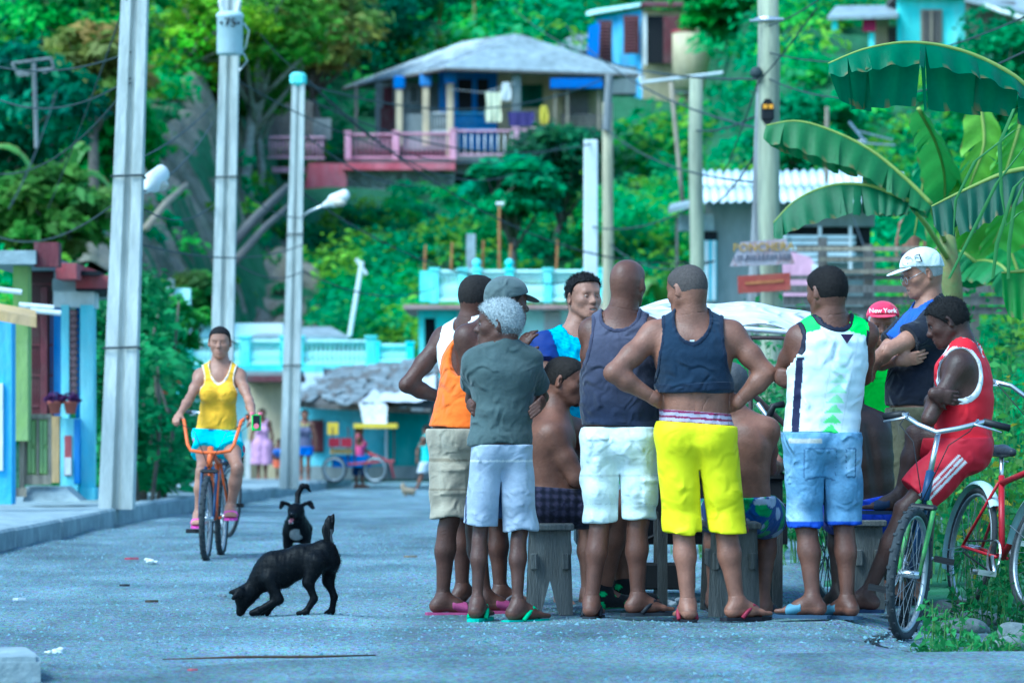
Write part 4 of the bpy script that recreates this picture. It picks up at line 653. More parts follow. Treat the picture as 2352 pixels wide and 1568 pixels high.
# cables
def cable(label, a, c, sag, r_=.012):
    n = 18; b = MB(); b.tube([a*(1-t)+c*t-V(0, 0, sag*4*t*(1-t)) for t in np.linspace(0, 1, n)], r_, 5); tag(b.build('overhead_cable', M_cable, None, True), label, 'cable', 'overhead cables')
CB = [((600, 80, 49), (690, 165, 62), .1), ((690, 165, 62), (1180, 400, 84), 1.2), ((690, 170, 62), (1640, 600, 70), 1.6), ((1300, 60, 90), (1764, 300, 45), .6), ((1180, 20, 100), (1740, 182, 45), .8), ((1764, 60, 45), (1880, 0, 40), .05), ((1740, 190, 45), (1875, 20, 42), .05), ((1740, 190, 45), (1660, 400, 55), .1), ((1640, 470, 60), (1764, 300, 45), .2),
    ((330, 480, 38), (490, 470, 49), .25), ((330, 440, 38), (490, 280, 49), .2), ((300, 180, 37.5), (0, 230, 42), .3), ((300, 190, 37.5), (0, 400, 45), .4), ((260, 470, 37.5), (0, 545, 50), .3), ((490, 240, 49), (330, 360, 38), .1), ((690, 620, 62), (1000, 660, 88), .5), ((535, 600, 49), (690, 625, 62), .25), ((690, 440, 62), (1360, 640, 76), 1.0), ((1400, 560, 82), (1640, 600, 60), .5), ((1764, 180, 45), (2352, 120, 30), .5), ((130, 210, 80), (20, 480, 70), .3), ((290, 0, 37.5), (110, 480, 60), .1), ((1960, 500, 84), (2010, 620, 70), .1), ((690, 190, 62), (1390, 180, 82), .9), ((536, 180, 49), (1300, 330, 84), 1.2)]
CB += [((300, 120, 37.5), (-20, 150, 44), .2), ((318, 560, 38), (700, 560, 62), .3), ((690, 300, 62), (1000, 420, 84), .6), ((690, 220, 62), (1360, 330, 76), .8), ((1396, 300, 82), (1764, 420, 45), .4), ((1360, 520, 76), (1600, 470, 60), .3), ((1600, 300, 60), (1764, 250, 45), .15), ((1764, 120, 45), (2352, 40, 34), .4), ((536, 420, 49), (690, 500, 62), .2)]
for i, (a, c, s_) in enumerate(CB): cable(['black cable from the transformer pole to the third concrete pole', 'thick cable from the third pole toward the hill railing', 'long cable from the third pole to the right poles', 'cable crossing the roof of the porch house', 'cable passing under the blue hill house to the grey pole', 'short cable leaving the picture top beside the thick greenish pole', 'cable running up right from the clamp on the grey pole', 'cable dropping left from the clamp on the grey pole', 'cable crossing the left end of the corrugated roof', 'low cable between the two left concrete poles', 'rising cable between the two left concrete poles', 'upper cable left of the leftmost pole', 'middle cable left of the leftmost pole', 'low cable left of the leftmost pole over the red roof edge', 'pale cable from the transformer pole down to the lamp', 'cable from the third pole to the red slab', 'cable joining second and third concrete poles over the roofs', 'cable over the shrubs toward the white post', 'cable between the spliced pole and the greenish pole', 'cable from the thick greenish pole to the right edge', 'guy wire below the old antenna', 'steep wire left of the leftmost pole', 'thick short cable over the slatted window', 'cable across the blue capitals of the porch', 'cable from the transformer across the shrubs', 'topmost cable left of the leftmost pole', 'low cable spanning from the leftmost pole to the third pole', 'cable sagging over the stone wall', 'cable crossing in front of the pink railing posts', 'cable from the spliced pole down to the thick greenish pole', 'short cable from the white post to the greenish pole', 'cable just left of the meter box', 'uppermost cable toward the right edge', 'middle cable between second and third concrete poles'][i], W(*a), W(*c), s_*.6, .009 if a[2] < 60 else .015)
# ------------------------------------------------------------------ people
def rot(v, ax, a):
    v = np.asarray(v, float); ax = nrm(ax); return v*math.cos(a)+np.cross(ax, v)*math.sin(a)+ax*np.dot(ax, v)*(1-math.cos(a))
SKIN = dict(dark=(.062, .029, .022), deep=(.075, .032, .022), brown=(.115, .049, .032), tan=(.21, .094, .06), light=(.34, .165, .11), olive=(.31, .155, .105), black=(.022, .0115, .0095))
M_skin = mat('skin', rough=.48, var=.32, scale=11, attr=True, spec=.38, bump=.4, bscale=110)
M_cloth = mat('cotton', rough=.92, var=.14, scale=14, attr=True, spec=.12, bump=.25, bscale=55, sheen=.15, wr=12, wd=.022)
M_satin = mat('sports_fabric', rough=.62, var=.05, scale=10, attr=True, spec=.22, bump=.1, bscale=40, wr=9, wd=.024)
M_denim = mat('denim', rough=.9, var=.22, scale=22, attr=True, spec=.1, bump=.35, bscale=70, wr=13, wd=.022)
M_hair = mat('hair', rough=.8, var=.3, scale=90, attr=True, spec=.18, bump=.9, bscale=220)
M_eye = mat('eye', rough=.2, var=0, attr=True, spec=.5)
M_rub = mat('sandal_rubber', rough=.6, var=.15, scale=30, attr=True, spec=.3)
M_gold = mat('gold', (.75, .55, .22), .3, metal=1.)
def colf(c, n):
    c = np.asarray(c, f4)
    return np.tile(c, (n, 1))
def strands(ob, root, n, ln, w, col, m, lay=(0, 0, 0), name='hair_strands', seed=0):
    """short tapering hairs growing from the surface of ob, too many to count"""
    me = ob.data; r = np.random.default_rng(seed); k = len(me.vertices); co = np.empty(k*3, f4); me.vertices.foreach_get('co', co); co = co.reshape(-1, 3); no = np.empty(k*3, f4); me.vertices.foreach_get('normal', no); no = no.reshape(-1, 3)
    i = r.integers(0, k, n); p = co[i]+r.normal(size=(n, 3))*.002; d = no[i]+r.normal(size=(n, 3))*.35+np.asarray(lay); d /= np.linalg.norm(d, axis=1)[:, None]; t = np.cross(d, r.normal(size=(n, 3))); t /= np.linalg.norm(t, axis=1)[:, None]; L_ = ln*(.5+.8*r.random((n, 1)))
    v = np.stack([p-t*w, p+t*w, p+d*L_+np.asarray(lay)*L_*.3], 1).reshape(-1, 3); f = np.arange(n*3).reshape(-1, 3); c = np.repeat(np.asarray(col)*(.7+.6*r.random((n, 1))), 3, 0); o = link(name, mesh_np(name, v, f, False, c), m, root); o['kind'] = 'stuff'; return o
class Human:
    def __init__(s, label, D, hd, yaw, neck, pel, ty, el=None, wr=None, kn=None, an=None, ft=(0, 0), pitch=0., roll=0., skin='brown', g=1., sw=.175, hw=.092,
                 sh=None, hips=None, mid=None, belly=0., hands=((None,)*3, (None,)*3), hs=1., h=.0126, wide=1., arm=1., legr=1., neckr=.058, fine=True, jaw=1., open_mouth=False,
                 nose=1., closed=False, group=None, muscle=1., L=1., name='person', sex='m', seated=False, sole=.018, deep=1., lids=None):
        s.D = D; s.h = h; s.g = g; s.fine = fine; s.skin = np.array(SKIN[skin] if isinstance(skin, str) else skin); s.legr = legr; s.armr = arm; s.L = L
        J = lambda p: W(p[0], p[1], D+(p[2] if len(p) > 2 else 0))
        s.J = J; s.F = V(math.sin(R(ty)), math.cos(R(ty)), 0); s.X = V(math.cos(R(ty)), -math.sin(R(ty)), 0)
        if s.X[0] < 0 and not (abs(ty) <= 91): s.Xi = -s.X                 # Xi: points to the side seen on the right of the picture
        else: s.Xi = s.X
        s.N = J(neck); s.P = J(pel); s.M = J(mid) if mid is not None else (s.N+s.P)/2
        s.up = nrm(s.N-s.P); s.wide = wide; s.muscle = muscle; s.deep = deep; s.belly = belly; s.neckr = neckr; s.sex = sex
        def reach(a, p, L):
            if isinstance(p[2], str):
                Y = a[1]
                for _ in range(4):
                    q = W(p[0], p[1], Y); dy = math.sqrt(max(L*L-(q[0]-a[0])**2-(q[2]-a[2])**2, 0)); Y = a[1]+(dy if p[2] == '+' else -dy)
                return W(p[0], p[1], Y)
            return J(p)
        s.S = [s.N-s.up*.055-s.Xi*sw, s.N-s.up*.055+s.Xi*sw] if sh is None else [J(q) for q in sh]
        s.H = [s.P-s.Xi*hw-V(0, 0, .02), s.P+s.Xi*hw-V(0, 0, .02)] if hips is None else [J(q) for q in hips]
        s.E = [reach(s.S[i], el[i], .29*L) for i in (0, 1)]
        s.Wr = [reach(s.E[i], wr[i], .255*L) for i in (0, 1)]
        s.K = [reach(s.H[i], kn[i], .42*L) for i in (0, 1)]
        s.A = [reach(s.K[i], an[i], .40*L) for i in (0, 1)]
        s.ft = [V(math.sin(R(a)), math.cos(R(a)), 0) for a in ft]
        # head frame
        s.HF = V(math.sin(R(yaw))*math.cos(R(pitch)), math.cos(R(yaw))*math.cos(R(pitch)), -math.sin(R(pitch)))
        s.HR = nrm(np.cross(s.HF, V(0, 0, 1))); s.HU = np.cross(s.HR, s.HF)
        if roll: s.HR, s.HU = rot(s.HR, s.HF, R(roll)), rot(s.HU, s.HF, R(roll))
        s.HC = J(hd); s.hs = hs; s.nose = nose; s.jaw = jaw; s.open = open_mouth
        base = V((s.A[0][0]+s.A[1][0])/2, (s.A[0][1]+s.A[1][1])/2, 0)
        s.root = thing(name, label, 'person', base, group)
        s.hands = hands; s.body(closed)
    def hl(s, x, y, z): return s.HC+s.hs*(s.HR*x+s.HF*y+s.HU*z)
    def spine(s, t):
        return (1-t)**2*s.P+2*t*(1-t)*s.M+t*t*s.N
    def torso(s, F, o=0., k=.05, lo=0.):
        g, w, d = s.g*.955, s.wide, s.deep
        st = [(0., .163, .115), (.22, .150, .108), (.45, .158, .115), (.68, .176, .118), (.84, .158, .100), (.97, .085, .072)]
        if s.sex == 'f': st = [(0., .168, .115), (.22, .130, .094), (.45, .116, .086), (.66, .130, .092), (.84, .118, .076), (.97, .06, .055)]
        if s.muscle != 1: st = [(t, a*(s.muscle if t > .5 and t < .9 else 1), b) for t, a, b in st]
        for (t0, a0, b0), (t1, a1, b1) in zip(st, st[1:]):
            F.add(s.spine(t0), s.spine(t1), (a0*g*w+o, b0*g*d+o), (a1*g*w+o, b1*g*d+o), k, s.X)
        if s.belly: F.ell(s.spine(.22)+s.F*(.05+.05*s.belly), ((.13+.02*s.belly)*g+o, (.06+.05*s.belly)*g+o, .13+o), s.X, s.up, k=.07)
        for q in s.H: F.ell(q*.75+s.P*.25-s.F*.05*g-V(0, 0, .015), (.082*g+o, .085*g+o, .09+o), s.X, s.up, k=.05)
        if s.sex == 'f':
            for e in (-1, 1): F.ell(s.spine(.6)+s.F*.085+s.X*e*.068, (.062+o, .058+o, .06+o), s.X, s.up, k=.035)
        else:
            for e in (-1, 1): F.ell(s.spine(.74)+s.F*.055*g+s.X*e*.08, (.085*g+o, .05*g+o, .075+o), s.X, s.up, k=.05)
            for e in (-1, 1): F.ell(s.spine(.72)-s.F*.055*g+s.X*e*.085*g, (.075*g+o, .055*g+o, .10+o), s.X, s.up, k=.04)
        for q in s.S: F.add(s.spine(.88), q, (.055+o)*g, (.056+o)*g, .05)
        if o == 0: F.add(s.spine(.10)-s.F*.135*g*d, s.spine(.8)-s.F*.142*g*d, .016, .014, .04, sub=True)
    def traps(s, F, o=0., neck=True):
        nk = s.hl(0, -.022, -.055)
        if neck: F.add(s.N-s.up*.03, nk, s.neckr*1.08+o, s.neckr*.98+o, .035)
        for q in s.S: F.add(s.N*.6+nk*.4-s.F*.012, s.N*.35+q*.65+s.up*.022, .036+o, .034+o, .045)
    def arms(s, F, o=0., k=.022, frm=0, to=9):
        m = s.armr*.94
        for i in (0, 1):
            a, e, w = s.S[i], s.E[i], s.Wr[i]; u = nrm(e-a)
            F.add(a, a+u*.03, (.062*m+o), .058*m+o, .04)                     # deltoid
            F.add(a+u*.02, a*.45+e*.55, .054*m+o, .050*m+o, k); F.add(a*.45+e*.55, e, .050*m+o, .040*m+o, k)
            F.add(e, e*.68+w*.32, .040*m+o, .0435*m+o, k); F.add(e*.68+w*.32, w, .0435*m+o, .027*m+o, k)
    def legs(s, F, o=0., k=.03):
        m = s.legr*(.5+.5*s.g)*.89
        for i in (0, 1):
            h, q, a, f = s.H[i], s.K[i], s.A[i], s.ft[i]
            F.add(h, h*.5+q*.5, .086*m+o, .074*m+o, .04); F.add(h*.5+q*.5, q, .074*m+o, .051*m+o, k)
            ax = nrm(a-q); bk = -f+ax*np.dot(f, ax); bk = nrm(bk) if np.linalg.norm(bk) > .1 else -s.F
            F.add(q, q*.62+a*.38, .050*m+o, .049*m+o, k); F.add(q*.62+a*.38, a, .050*m+o, .034*m+o, k)
            F.add(q*.84+a*.16+bk*.018, q*.58+a*.42+bk*.02, .038*m+o, .036*m+o, .05)
            F.add(q*.58+a*.42+bk*.02, q*.12+a*.88+bk*.016, .036*m+o, .017*m+o, .035)
            F.ell(q*.97+a*.03-bk*.028, (.024*m+o, .016*m+o, .03), (1, 0, 0), k=.03)
    def feet(s, F):
        for i in (0, 1):
            a, f = s.A[i], s.ft[i]; z = a[2]-.066
            x = V(f[1], -f[0], 0); B = lambda d, e, hh: V(a[0]+f[0]*d+x[0]*e, a[1]+f[1]*d+x[1]*e, z+hh)
            F.add(a, B(-.036, 0, .032), .031, .030, .03); F.add(B(-.036, 0, .028), B(.06, 0, .032), (.030, .028), (.038, .032), .03, x); F.add(a, B(.07, 0, .035), .034, .03, .03)
            F.add(B(.06, 0, .03), B(.125, 0, .02), (.040, .028), (.046, .020), .02, x)
            for j, e in enumerate((-.034, -.017, 0., .017, .034)):
                e2 = e; big = .013 if abs(j-2) == 2 else .0105
                F.add(B(.125, e2*.9, .016), B(.178-.16*abs(e)-.0, e2, .013), big, big*.9, .008)
    def hand(s, F, i):
        hd = s.hands[i]
        if hd[0] is None: d = nrm(s.Wr[i]-s.E[i]); n = nrm(s.F*.3-s.Xi*(1 if i else -1)); curl = .35; t = 1
        else:
            d, n, curl = nrm(hd[0]), np.asarray(hd[1], float), hd[2]; t = hd[3] if len(hd) > 3 else 1
        n = nrm(n-d*np.dot(n, d)); x = np.cross(d, n)*t; w = s.Wr[i]; q = .95*s.armr**.5*(.92 if s.sex == 'f' else 1.)
        F.add(w-d*.01, w+d*.03*q, (.029*q, .021*q), (.038*q, .018*q), .02, x); F.add(w+d*.03*q, w+d*.085*q, (.039*q, .017*q), (.040*q, .013*q), .015, x)
        for j, (e, l) in enumerate(((.030, .066), (.0105, .076), (-.0095, .071), (-.0285, .056))):
            p = w+d*(.083-.006*abs(j-1))*q+x*e*q; th = curl*.5+.06*j
            for sg, (ln, r) in enumerate(((.46, .0098), (.31, .0088), (.25, .0078))):
                dv = d*math.cos(th)+n*math.sin(th)+x*(.035*(1.4-j)); e2 = p+nrm(dv)*l*ln*q; F.add(p, e2, r*q, (r-.001)*q, .006); p = e2; th += curl
        p = w+d*.022*q+x*.028*q; dv = nrm(d*.62+x*.62+n*(.25+curl*.4)); e2 = p+dv*.045*q; F.add(p, e2, .0155*q, .0125*q, .014)
        dv = nrm(dv+d*.5+n*curl*.5); F.add(e2, e2+dv*.034*q, .012*q, .0085*q, .006)
    def cranium(s, F, o=0.):
        F.ell(s.hl(0, -.014, .034), tuple(s.hs*q+o for q in (.0765, .098, .084)), s.HR, s.HU, k=.02)
        F.ell(s.hl(0, -.03, -.005), tuple(s.hs*q+o for q in (.068, .075, .07)), s.HR, s.HU, k=.03)
        F.ell(s.hl(0, .03, .045), tuple(s.hs*q+o for q in (.068, .062, .06)), s.HR, s.HU, k=.03)
    def head(s, F):
        c = s.hs; l = s.hl; X = s.HR; U = s.HU; j = s.jaw; w = s.nose
        s.cranium(F)
        F.add(l(0, .028, -.012), l(0, .048, -.075), (.061*c, .062*c), (.043*c*j, .042*c), .03, X)
        for e in (-1, 1):
            F.add(l(e*.055, -.002, -.05), l(e*.022, .072, -.098), .019*c*j, .015*c*j, .025)
            F.ell(l(e*.043, .06, -.022), (.021*c, .022*c, .017*c), X, U, k=.025)
            F.ell(l(e*.081, -.010, -.006), (.0095*c, .021*c, .033*c), rot(X, U, -e*.6), rot(U, X, -.12), k=.007)
        F.ell(l(0, .045, -.025), (.056*c, .046*c, .055*c), X, U, k=.03)
        F.add(l(0, .082, -.102), l(0, .080, -.094), .017*c, .016*c, .02)
        F.add(l(-.034, .080, .024), l(.034, .080, .024), .0125*c, None, .02)
        for e in (-1, 1): F.ell(l(e*.031, .102, .001), (.019*c, .011*c, .009*c), X, U, k=.016, sub=True)
        F.add(l(0, .089, .010), l(0, .110, -.029), .0075*c, .0115*c*w, .012); F.add(l(0, .1, -.034), l(0, .109, -.031), .012*c*w, .011*c*w, .01)
        for e in (-1, 1): F.ell(l(e*.0135*w, .0985, -.034), (.0085*c, .010*c, .0075*c), X, U, k=.008)
        F.ell(l(0, .078, -.068), (.032*c, .022*c, .024*c), X, U, k=.02)
        F.add(l(-.020, .0905, -.0625), l(.020, .0905, -.0625), .0062*c, None, .009); F.add(l(0, .0965, -.0615), l(0, .096, -.063), .0075*c, None, .012)
        lo = -.076 if not s.open else -.083
        F.add(l(-.017, .090, lo), l(.017, .090, lo), .0075*c, None, .009); F.add(l(0, .094, lo), l(0, .093, lo), .0085*c, None, .012)
        F.ell(l(0, .103, (-.0695 if not s.open else -.0715)), (.022*c, .012*c, (.0014 if not s.open else .0055)*c), X, U, k=.003, sub=True)
        for e in (-1, 1): F.ell(l(e*.089, .001, -.004), (.006*c, .010*c, .018*c), rot(X, U, -e*.6), U, k=.004, sub=True)
    def body(s, closed):
        F = Field(); s.torso(F); 
        nk = s.hl(0, -.022, -.055); s.nk = nk
        s.traps(F); F.add(s.spine(.95)-s.F*.02, s.hl(0, -.045, -.03), .055, .048, .03)
        s.arms(F); s.legs(F); s.feet(F)
        for i in (0, 1): s.hand(F, i)
        s.head(F)
        lo, hi = F.bounds(); h = s.h; ms = []
        pn = nrm(s.HC-s.N); pc = s.N*.45+nk*.55
        cuts = [(pc, pn, .0051*s.hs if s.fine else h)]
        for i in (0, 1):
            d = nrm(s.Wr[i]-s.E[i]); cuts.append((s.Wr[i]-d*.015, d, .0054 if s.fine else h))
        for i in (0, 1): cuts.append((s.A[i]+V(0, 0, .02), V(0, 0, -1), .0072 if s.fine else h))
        if not s.fine:
            ms.append(F.mesh(h, lo, hi))
        else:
            cap = [.3, .22, .22, .24, .24]
            def near(c, i, x, y, z, q): return (x-f4(q[0]))**2+(y-f4(q[1]))**2+(z-f4(q[2]))**2
            ctr = [s.HC, s.Wr[0]+nrm(s.Wr[0]-s.E[0])*.08, s.Wr[1]+nrm(s.Wr[1]-s.E[1])*.08, s.A[0]+s.ft[0]*.05-V(0, 0, .04), s.A[1]+s.ft[1]*.05-V(0, 0, .04)]
            rad = [.17*s.hs, .135, .135, .17, .17]
            def pl(c, x, y, z): p, n, _ = c; return (x-f4(p[0]))*f4(n[0])+(y-f4(p[1]))*f4(n[1])+(z-f4(p[2]))*f4(n[2])
            def post(D, x, y, z):
                for i, c in enumerate(cuts):
                    e = np.minimum(pl(c, x, y, z), f4(rad[i])-np.sqrt(near(c, i, x, y, z, ctr[i]))); D = np.maximum(D, e)
                return D
            ms.append(F.mesh(h, lo, hi, post))
            for i, c in enumerate(cuts):
                def pp(D, x, y, z, i=i, c=c):
                    return np.maximum(D, np.maximum(-pl(c, x, y, z)-f4(.018), np.sqrt(near(c, i, x, y, z, ctr[i]))-f4(rad[i]+.012)))
                r = rad[i]+.03; ms.append(F.mesh(c[2], ctr[i]-r, ctr[i]+r, pp))
        v, f = merge(ms)
        col = colf(s.skin, len(v))*(1+.13*vwob(v, 14, s.D)[:, None]+.07*vwob(v, 45, s.D)[:, None]).astype(f4)
        q = v-s.HC; hx, hy, hz = q @ s.HR/s.hs, q @ s.HF/s.hs, q @ s.HU/s.hs
        lip = (np.abs(hx) < .026) & (hy > .078) & (hz < -.056) & (hz > (-.084 if not s.open else -.092)); col[lip] = col[lip]*f4(.8)+np.array((.075, .022, .02), f4)*f4(.6)
        if s.open:
            m = (np.abs(hx) < .02) & (hy > .07) & (hy < .0955) & (hz < -.068) & (hz > -.0775); col[m] = (.03, .01, .01)
            m = (np.abs(hx) < .015) & (hy > .07) & (hy < .0955) & (hz < -.066) & (hz > -.0712); col[m] = (.6, .55, .5)
        for i in (0, 1):                                                     # paler palms and soles
            z = v[:, 2]; near = ((v-s.A[i])**2).sum(1) < .15**2; low = near & (z < s.A[i][2]-.03); col[low] = col[low]*f4(1.45)
        s.o = obj_np('body', v, f, M_skin, s.root, True, col)
        for e in (-1, 1):
            b = Field(); p = s.hl(e*.031, .0815, .0005); b.ell(p, (.0125*s.hs,)*3, k=.001); vv, ff = b.mesh(.003 if s.fine else .008)
            if len(vv) == 0: continue
            g = nrm(s.HF); w = (vv-p) @ g/(.0125*s.hs); c = colf((.30, .27, .25), len(vv)); c[w > .6] = (.016, .010, .008)
            lidz = (vv-p) @ s.HU/(.0125*s.hs)
            if closed: c[:] = s.skin*.92
            else: c[lidz > .18] = s.skin*.8; c[lidz < -.26] = s.skin*.9; c[(lidz > .12) & (lidz <= .18)] = (.01, .008, .008)
            obj_np('eye', vv, ff, M_eye if not closed else M_skin, s.root, True, c)
    def strands(s, ob, n, ln, w, col, lay=(0, 0, 0), name='hair_strands'): return strands(ob, s.root, n, ln, w, col, M_hair, lay, name)
    # ---- clothing
    def zpx(s, py): return EYE+(HY-py)*s.D/FPX
    def obj(s, name, v, f, m, col):
        c = col(v) if callable(col) else colf(col, len(v))
        return obj_np(name, v, f, m, s.root, True, np.asarray(c, f4))
    def tank(s, col, hem, o=.012, fold=.0035, arm=(.085, .125, .14), inset=.035, nk=.082, nd=.03, back=None, m=None, trim=None, tw=.0085, cb=.02, name='tank_top', tilt=0., fr=38., loose=0., h=None, z0=None, shl=0.):
        F = Field(); s.torso(F, o, .05); s.traps(F, o, False); hz = hem if hem < 10 else s.zpx(hem)
        if loose: F.add(V(s.P[0], s.P[1], hz-.02), s.spine(.6), (.158*s.g*s.wide+loose, .12*s.g*s.deep+loose), (.162*s.g*s.wide+loose*.6, .118*s.g*s.deep+loose*.6), .06, s.X)
        cuts = [((q-s.N)*1.0+s.N+nrm(q-s.N)*inset, arm) for q in s.S]
        def cutd(x, y, z):
            r = []
            for c, (a, b, e) in cuts:
                dx, dy, dz = x-f4(c[0]), y-f4(c[1]), z-f4(c[2])
                lx = dx*f4(s.X[0])+dy*f4(s.X[1]); ly = dx*f4(s.F[0])+dy*f4(s.F[1])
                k0 = np.sqrt((lx/f4(a))**2+(ly/f4(b))**2+((dz+f4(.03))/f4(e))**2); r.append((k0-1)*f4(min(a, b, e)))
            c = s.N+s.F*cb+V(0, 0, nd*.4); dx, dy, dz = x-f4(c[0]), y-f4(c[1]), np.minimum(z-f4(c[2]), 0)
            lx = dx*f4(s.X[0])+dy*f4(s.X[1]); r.append((np.sqrt((lx/f4(nk))**2+((dx*f4(s.F[0])+dy*f4(s.F[1]))/f4(.125))**2+(dz/f4(nk*.75+nd))**2)-1)*f4(nk))
            return r
        def post(D, x, y, z):
            D = D+f4(fold)*(wob(x*.45, y*.45, z*1.5, fr, s.D)*.6-np.abs(wob(x*.6+z*.3, y*.6, z*1.1, fr*.55, s.D+1))*1.2+.5)
            D = np.maximum(D, f4(hz)-z+f4(tilt)*(x-f4(s.P[0]))-f4(.006)*wob(x, y, z*0, 20, 1.))
            for r in cutd(x, y, z): D = np.maximum(D, -r)
            return D
        v, f = F.mesh(h or (.0092 if s.fine else s.h*.8), post=post)
        ob = s.obj(name, v, f, m or M_cloth, col)
        if trim is not None:
            def post2(D, x, y, z):
                D = D-f4(.0022)+f4(fold)*wob(x*.45, y*.45, z*1.5, fr, s.D); D = np.maximum(D, f4(hz)-z)
                rs = cutd(x, y, z); q = np.minimum(np.minimum(np.abs(rs[0]-.0075), np.abs(rs[1]-.0075)), np.abs(rs[2]-.0075))-f4(tw)
                mn = np.minimum(np.minimum(rs[0], rs[1]), rs[2]); return np.maximum(np.maximum(D, q), -mn+f4(-.002))
            v, f = F.mesh(.0074, post=post2)
            if len(v): s.obj('trim', v, f, m or M_cloth, trim)
        return ob
    def tee(s, col, hem, o=.016, fold=.006, slv=.55, m=None, nk=.072, loose=.0, name='t_shirt', sr=.03, tilt=0., scol=None, fr=30., h=None):
        F = Field(); s.torso(F, o, .05); s.traps(F, o, False); hz = hem if hem < 10 else s.zpx(hem)
        if loose: F.add(V(s.P[0], s.P[1], hz-.02), s.spine(.75), (.152*s.g*s.wide+loose, .118*s.g*s.deep+loose), (.162*s.g*s.wide+loose*.4, .112*s.g*s.deep+loose*.4), .06, s.X)
        ends = []
        for i in (0, 1):
            a, e = s.S[i], s.E[i]; t = slv if np.isscalar(slv) else slv[i]; b = a+(e-a)*(t+.06); F.add(a, b, .062*s.armr+sr*.6, .052*s.armr+sr, .04); ends.append((a+(e-a)*t, nrm(e-a), a))
        def post(D, x, y, z):
            D = D+f4(fold)*(wob(x*.5, y*.5, z*1.3, fr, s.D+2)*.6-np.abs(wob(x*.7+z*.35, y*.6, z*.9, fr*.5, s.D+1))*1.3+.5)
            D = np.maximum(D, f4(hz)-z+f4(tilt)*(x-f4(s.P[0]))-f4(.01)*wob(x, y, z*0, 18, 2.))
            for p, d, a in ends:
                e = (x-f4(p[0]))*f4(d[0])+(y-f4(p[1]))*f4(d[1])+(z-f4(p[2]))*f4(d[2])
                rr = np.sqrt((x-f4(p[0]))**2+(y-f4(p[1]))**2+(z-f4(p[2]))**2); D = np.maximum(D, np.minimum(e, f4(.12)-rr))
            c = s.N+s.F*.02; dx, dy, dz = x-f4(c[0]), y-f4(c[1]), np.minimum(z-f4(c[2]+.02), 0)
            return np.maximum(D, -(np.sqrt((dx*dx+dy*dy)/f4(nk*nk)+dz*dz/f4(.06**2))-1)*f4(nk))
        v, f = F.mesh(h or (.0092 if s.fine else s.h*.8), post=post)
        return s.obj(name, v, f, m or M_cloth, col)
    def shorts(s, col, waist, hem, rt=.098, rh=.10, m=None, fold=.006, name='shorts', pockets=(), extra=None, fr=30., tilt=0., seat=None, wx=.0, dz=0., h=None, hems=None, zfold=.55, gap=.016):
        """waist, hem: heights (m or print y); seat=fraction of the thigh covered when sitting"""
        F = Field(); wz = waist if waist < 10 else s.zpx(waist); hz = None if seat else (hem if hem < 10 else s.zpx(hem)); g = s.g
        F.add(s.P+V(0, 0, .03), s.spine(.14)+V(0, 0, max(wz-s.P[2]-.02, .02)) if not seat else s.spine(.22), (.156*g*s.wide+wx+.006, .118*g+.012), (.143*g*s.wide+wx+.008, .110*g+.012), .05, s.X)
        for q in s.H: F.ell(q*.75+s.P*.25-s.F*.048*g-V(0, 0, .02), (.09*g+.008, .092*g+.008, .10), s.X, s.up, k=.05)
        pl = []
        for i in (0, 1):
            H, K, A = s.H[i], s.K[i], s.A[i]
            if seat:
                e = H+(K-H)*seat; F.add(H, e+(K-H)*.06, rt, rh, .05); pl.append((e, nrm(K-H)))
            else:
                q = K if K[2] < hz else None; hzi = hz if hems is None else s.zpx(hems[i])
                if K[2] < hzi: e = H+(K-H)*((H[2]-hzi+.03)/(H[2]-K[2])); F.add(H, e, rt, rh, .035)
                else: e = K+(A-K)*((K[2]-hzi+.03)/(K[2]-A[2])); F.add(H, K, rt, (rt+rh)/2, .035); F.add(K, e, (rt+rh)/2, rh, .02)
        if not seat: s.legs(F, .010)
        else:
            m_ = s.legr*(.5+.5*g)*.89
            for i in (0, 1): F.add(s.H[i], s.H[i]*.5+s.K[i]*.5, .086*m_+.012, .074*m_+.012, .04); F.add(s.H[i]*.5+s.K[i]*.5, s.H[i]*(1-seat-.05)+s.K[i]*(seat+.05), .074*m_+.012, .06*m_+.012, .03)
        s.torso(F, .009, .05)
        if not seat:
            for i in (0, 1): F.add(s.H[i]-s.F*.046*g, s.H[i]*.35+s.K[i]*.65-s.F*.03*g, .088*g, .08*g, .04)
        if extra: extra(F)
        def post(D, x, y, z):
            n1 = wob(x*.9, y*.9, z*zfold, fr, s.D+5); D = D+f4(fold)*(n1*.6-np.abs(wob(x, y, z*1.1, fr*.62, s.D))*1.1+.5)
            if not seat:
                c0, c1 = (s.K[0]+s.K[1])/2, (s.H[0]+s.H[1])/2; zc = s.P[2]-f4(.13); t = np.clip((zc-z)/f4(.30), 0, 1.2); mx_ = c1[0]+(c0[0]-c1[0])*np.clip((c1[2]-z)/f4(c1[2]-c0[2]), 0, 2); my_ = c1[1]+(c0[1]-c1[1])*np.clip((c1[2]-z)/f4(c1[2]-c0[2]), 0, 2)
                la = s.K[1]-s.K[0]; la = nrm(la*V(1, 1, 0)); lx = (x-mx_)*f4(la[0])+(y-my_)*f4(la[1]); D = np.maximum(D, (gap*t-np.abs(lx)-f4(.02)*(1-np.minimum(t*4, 1))).astype(f4))
            for x0, y0, x1, y1, th in pockets:
                a, c = W(x0, y1, s.D-.1), W(x1, y0, s.D-.1); q = np.minimum(np.minimum(x-f4(a[0]), f4(c[0])-x)+0*z, np.minimum(z-f4(a[2]), f4(c[2])-z)+0*x); D = D-f4(th)*np.clip(q/f4(.005), 0, 1)*(y < f4(s.P[1]))
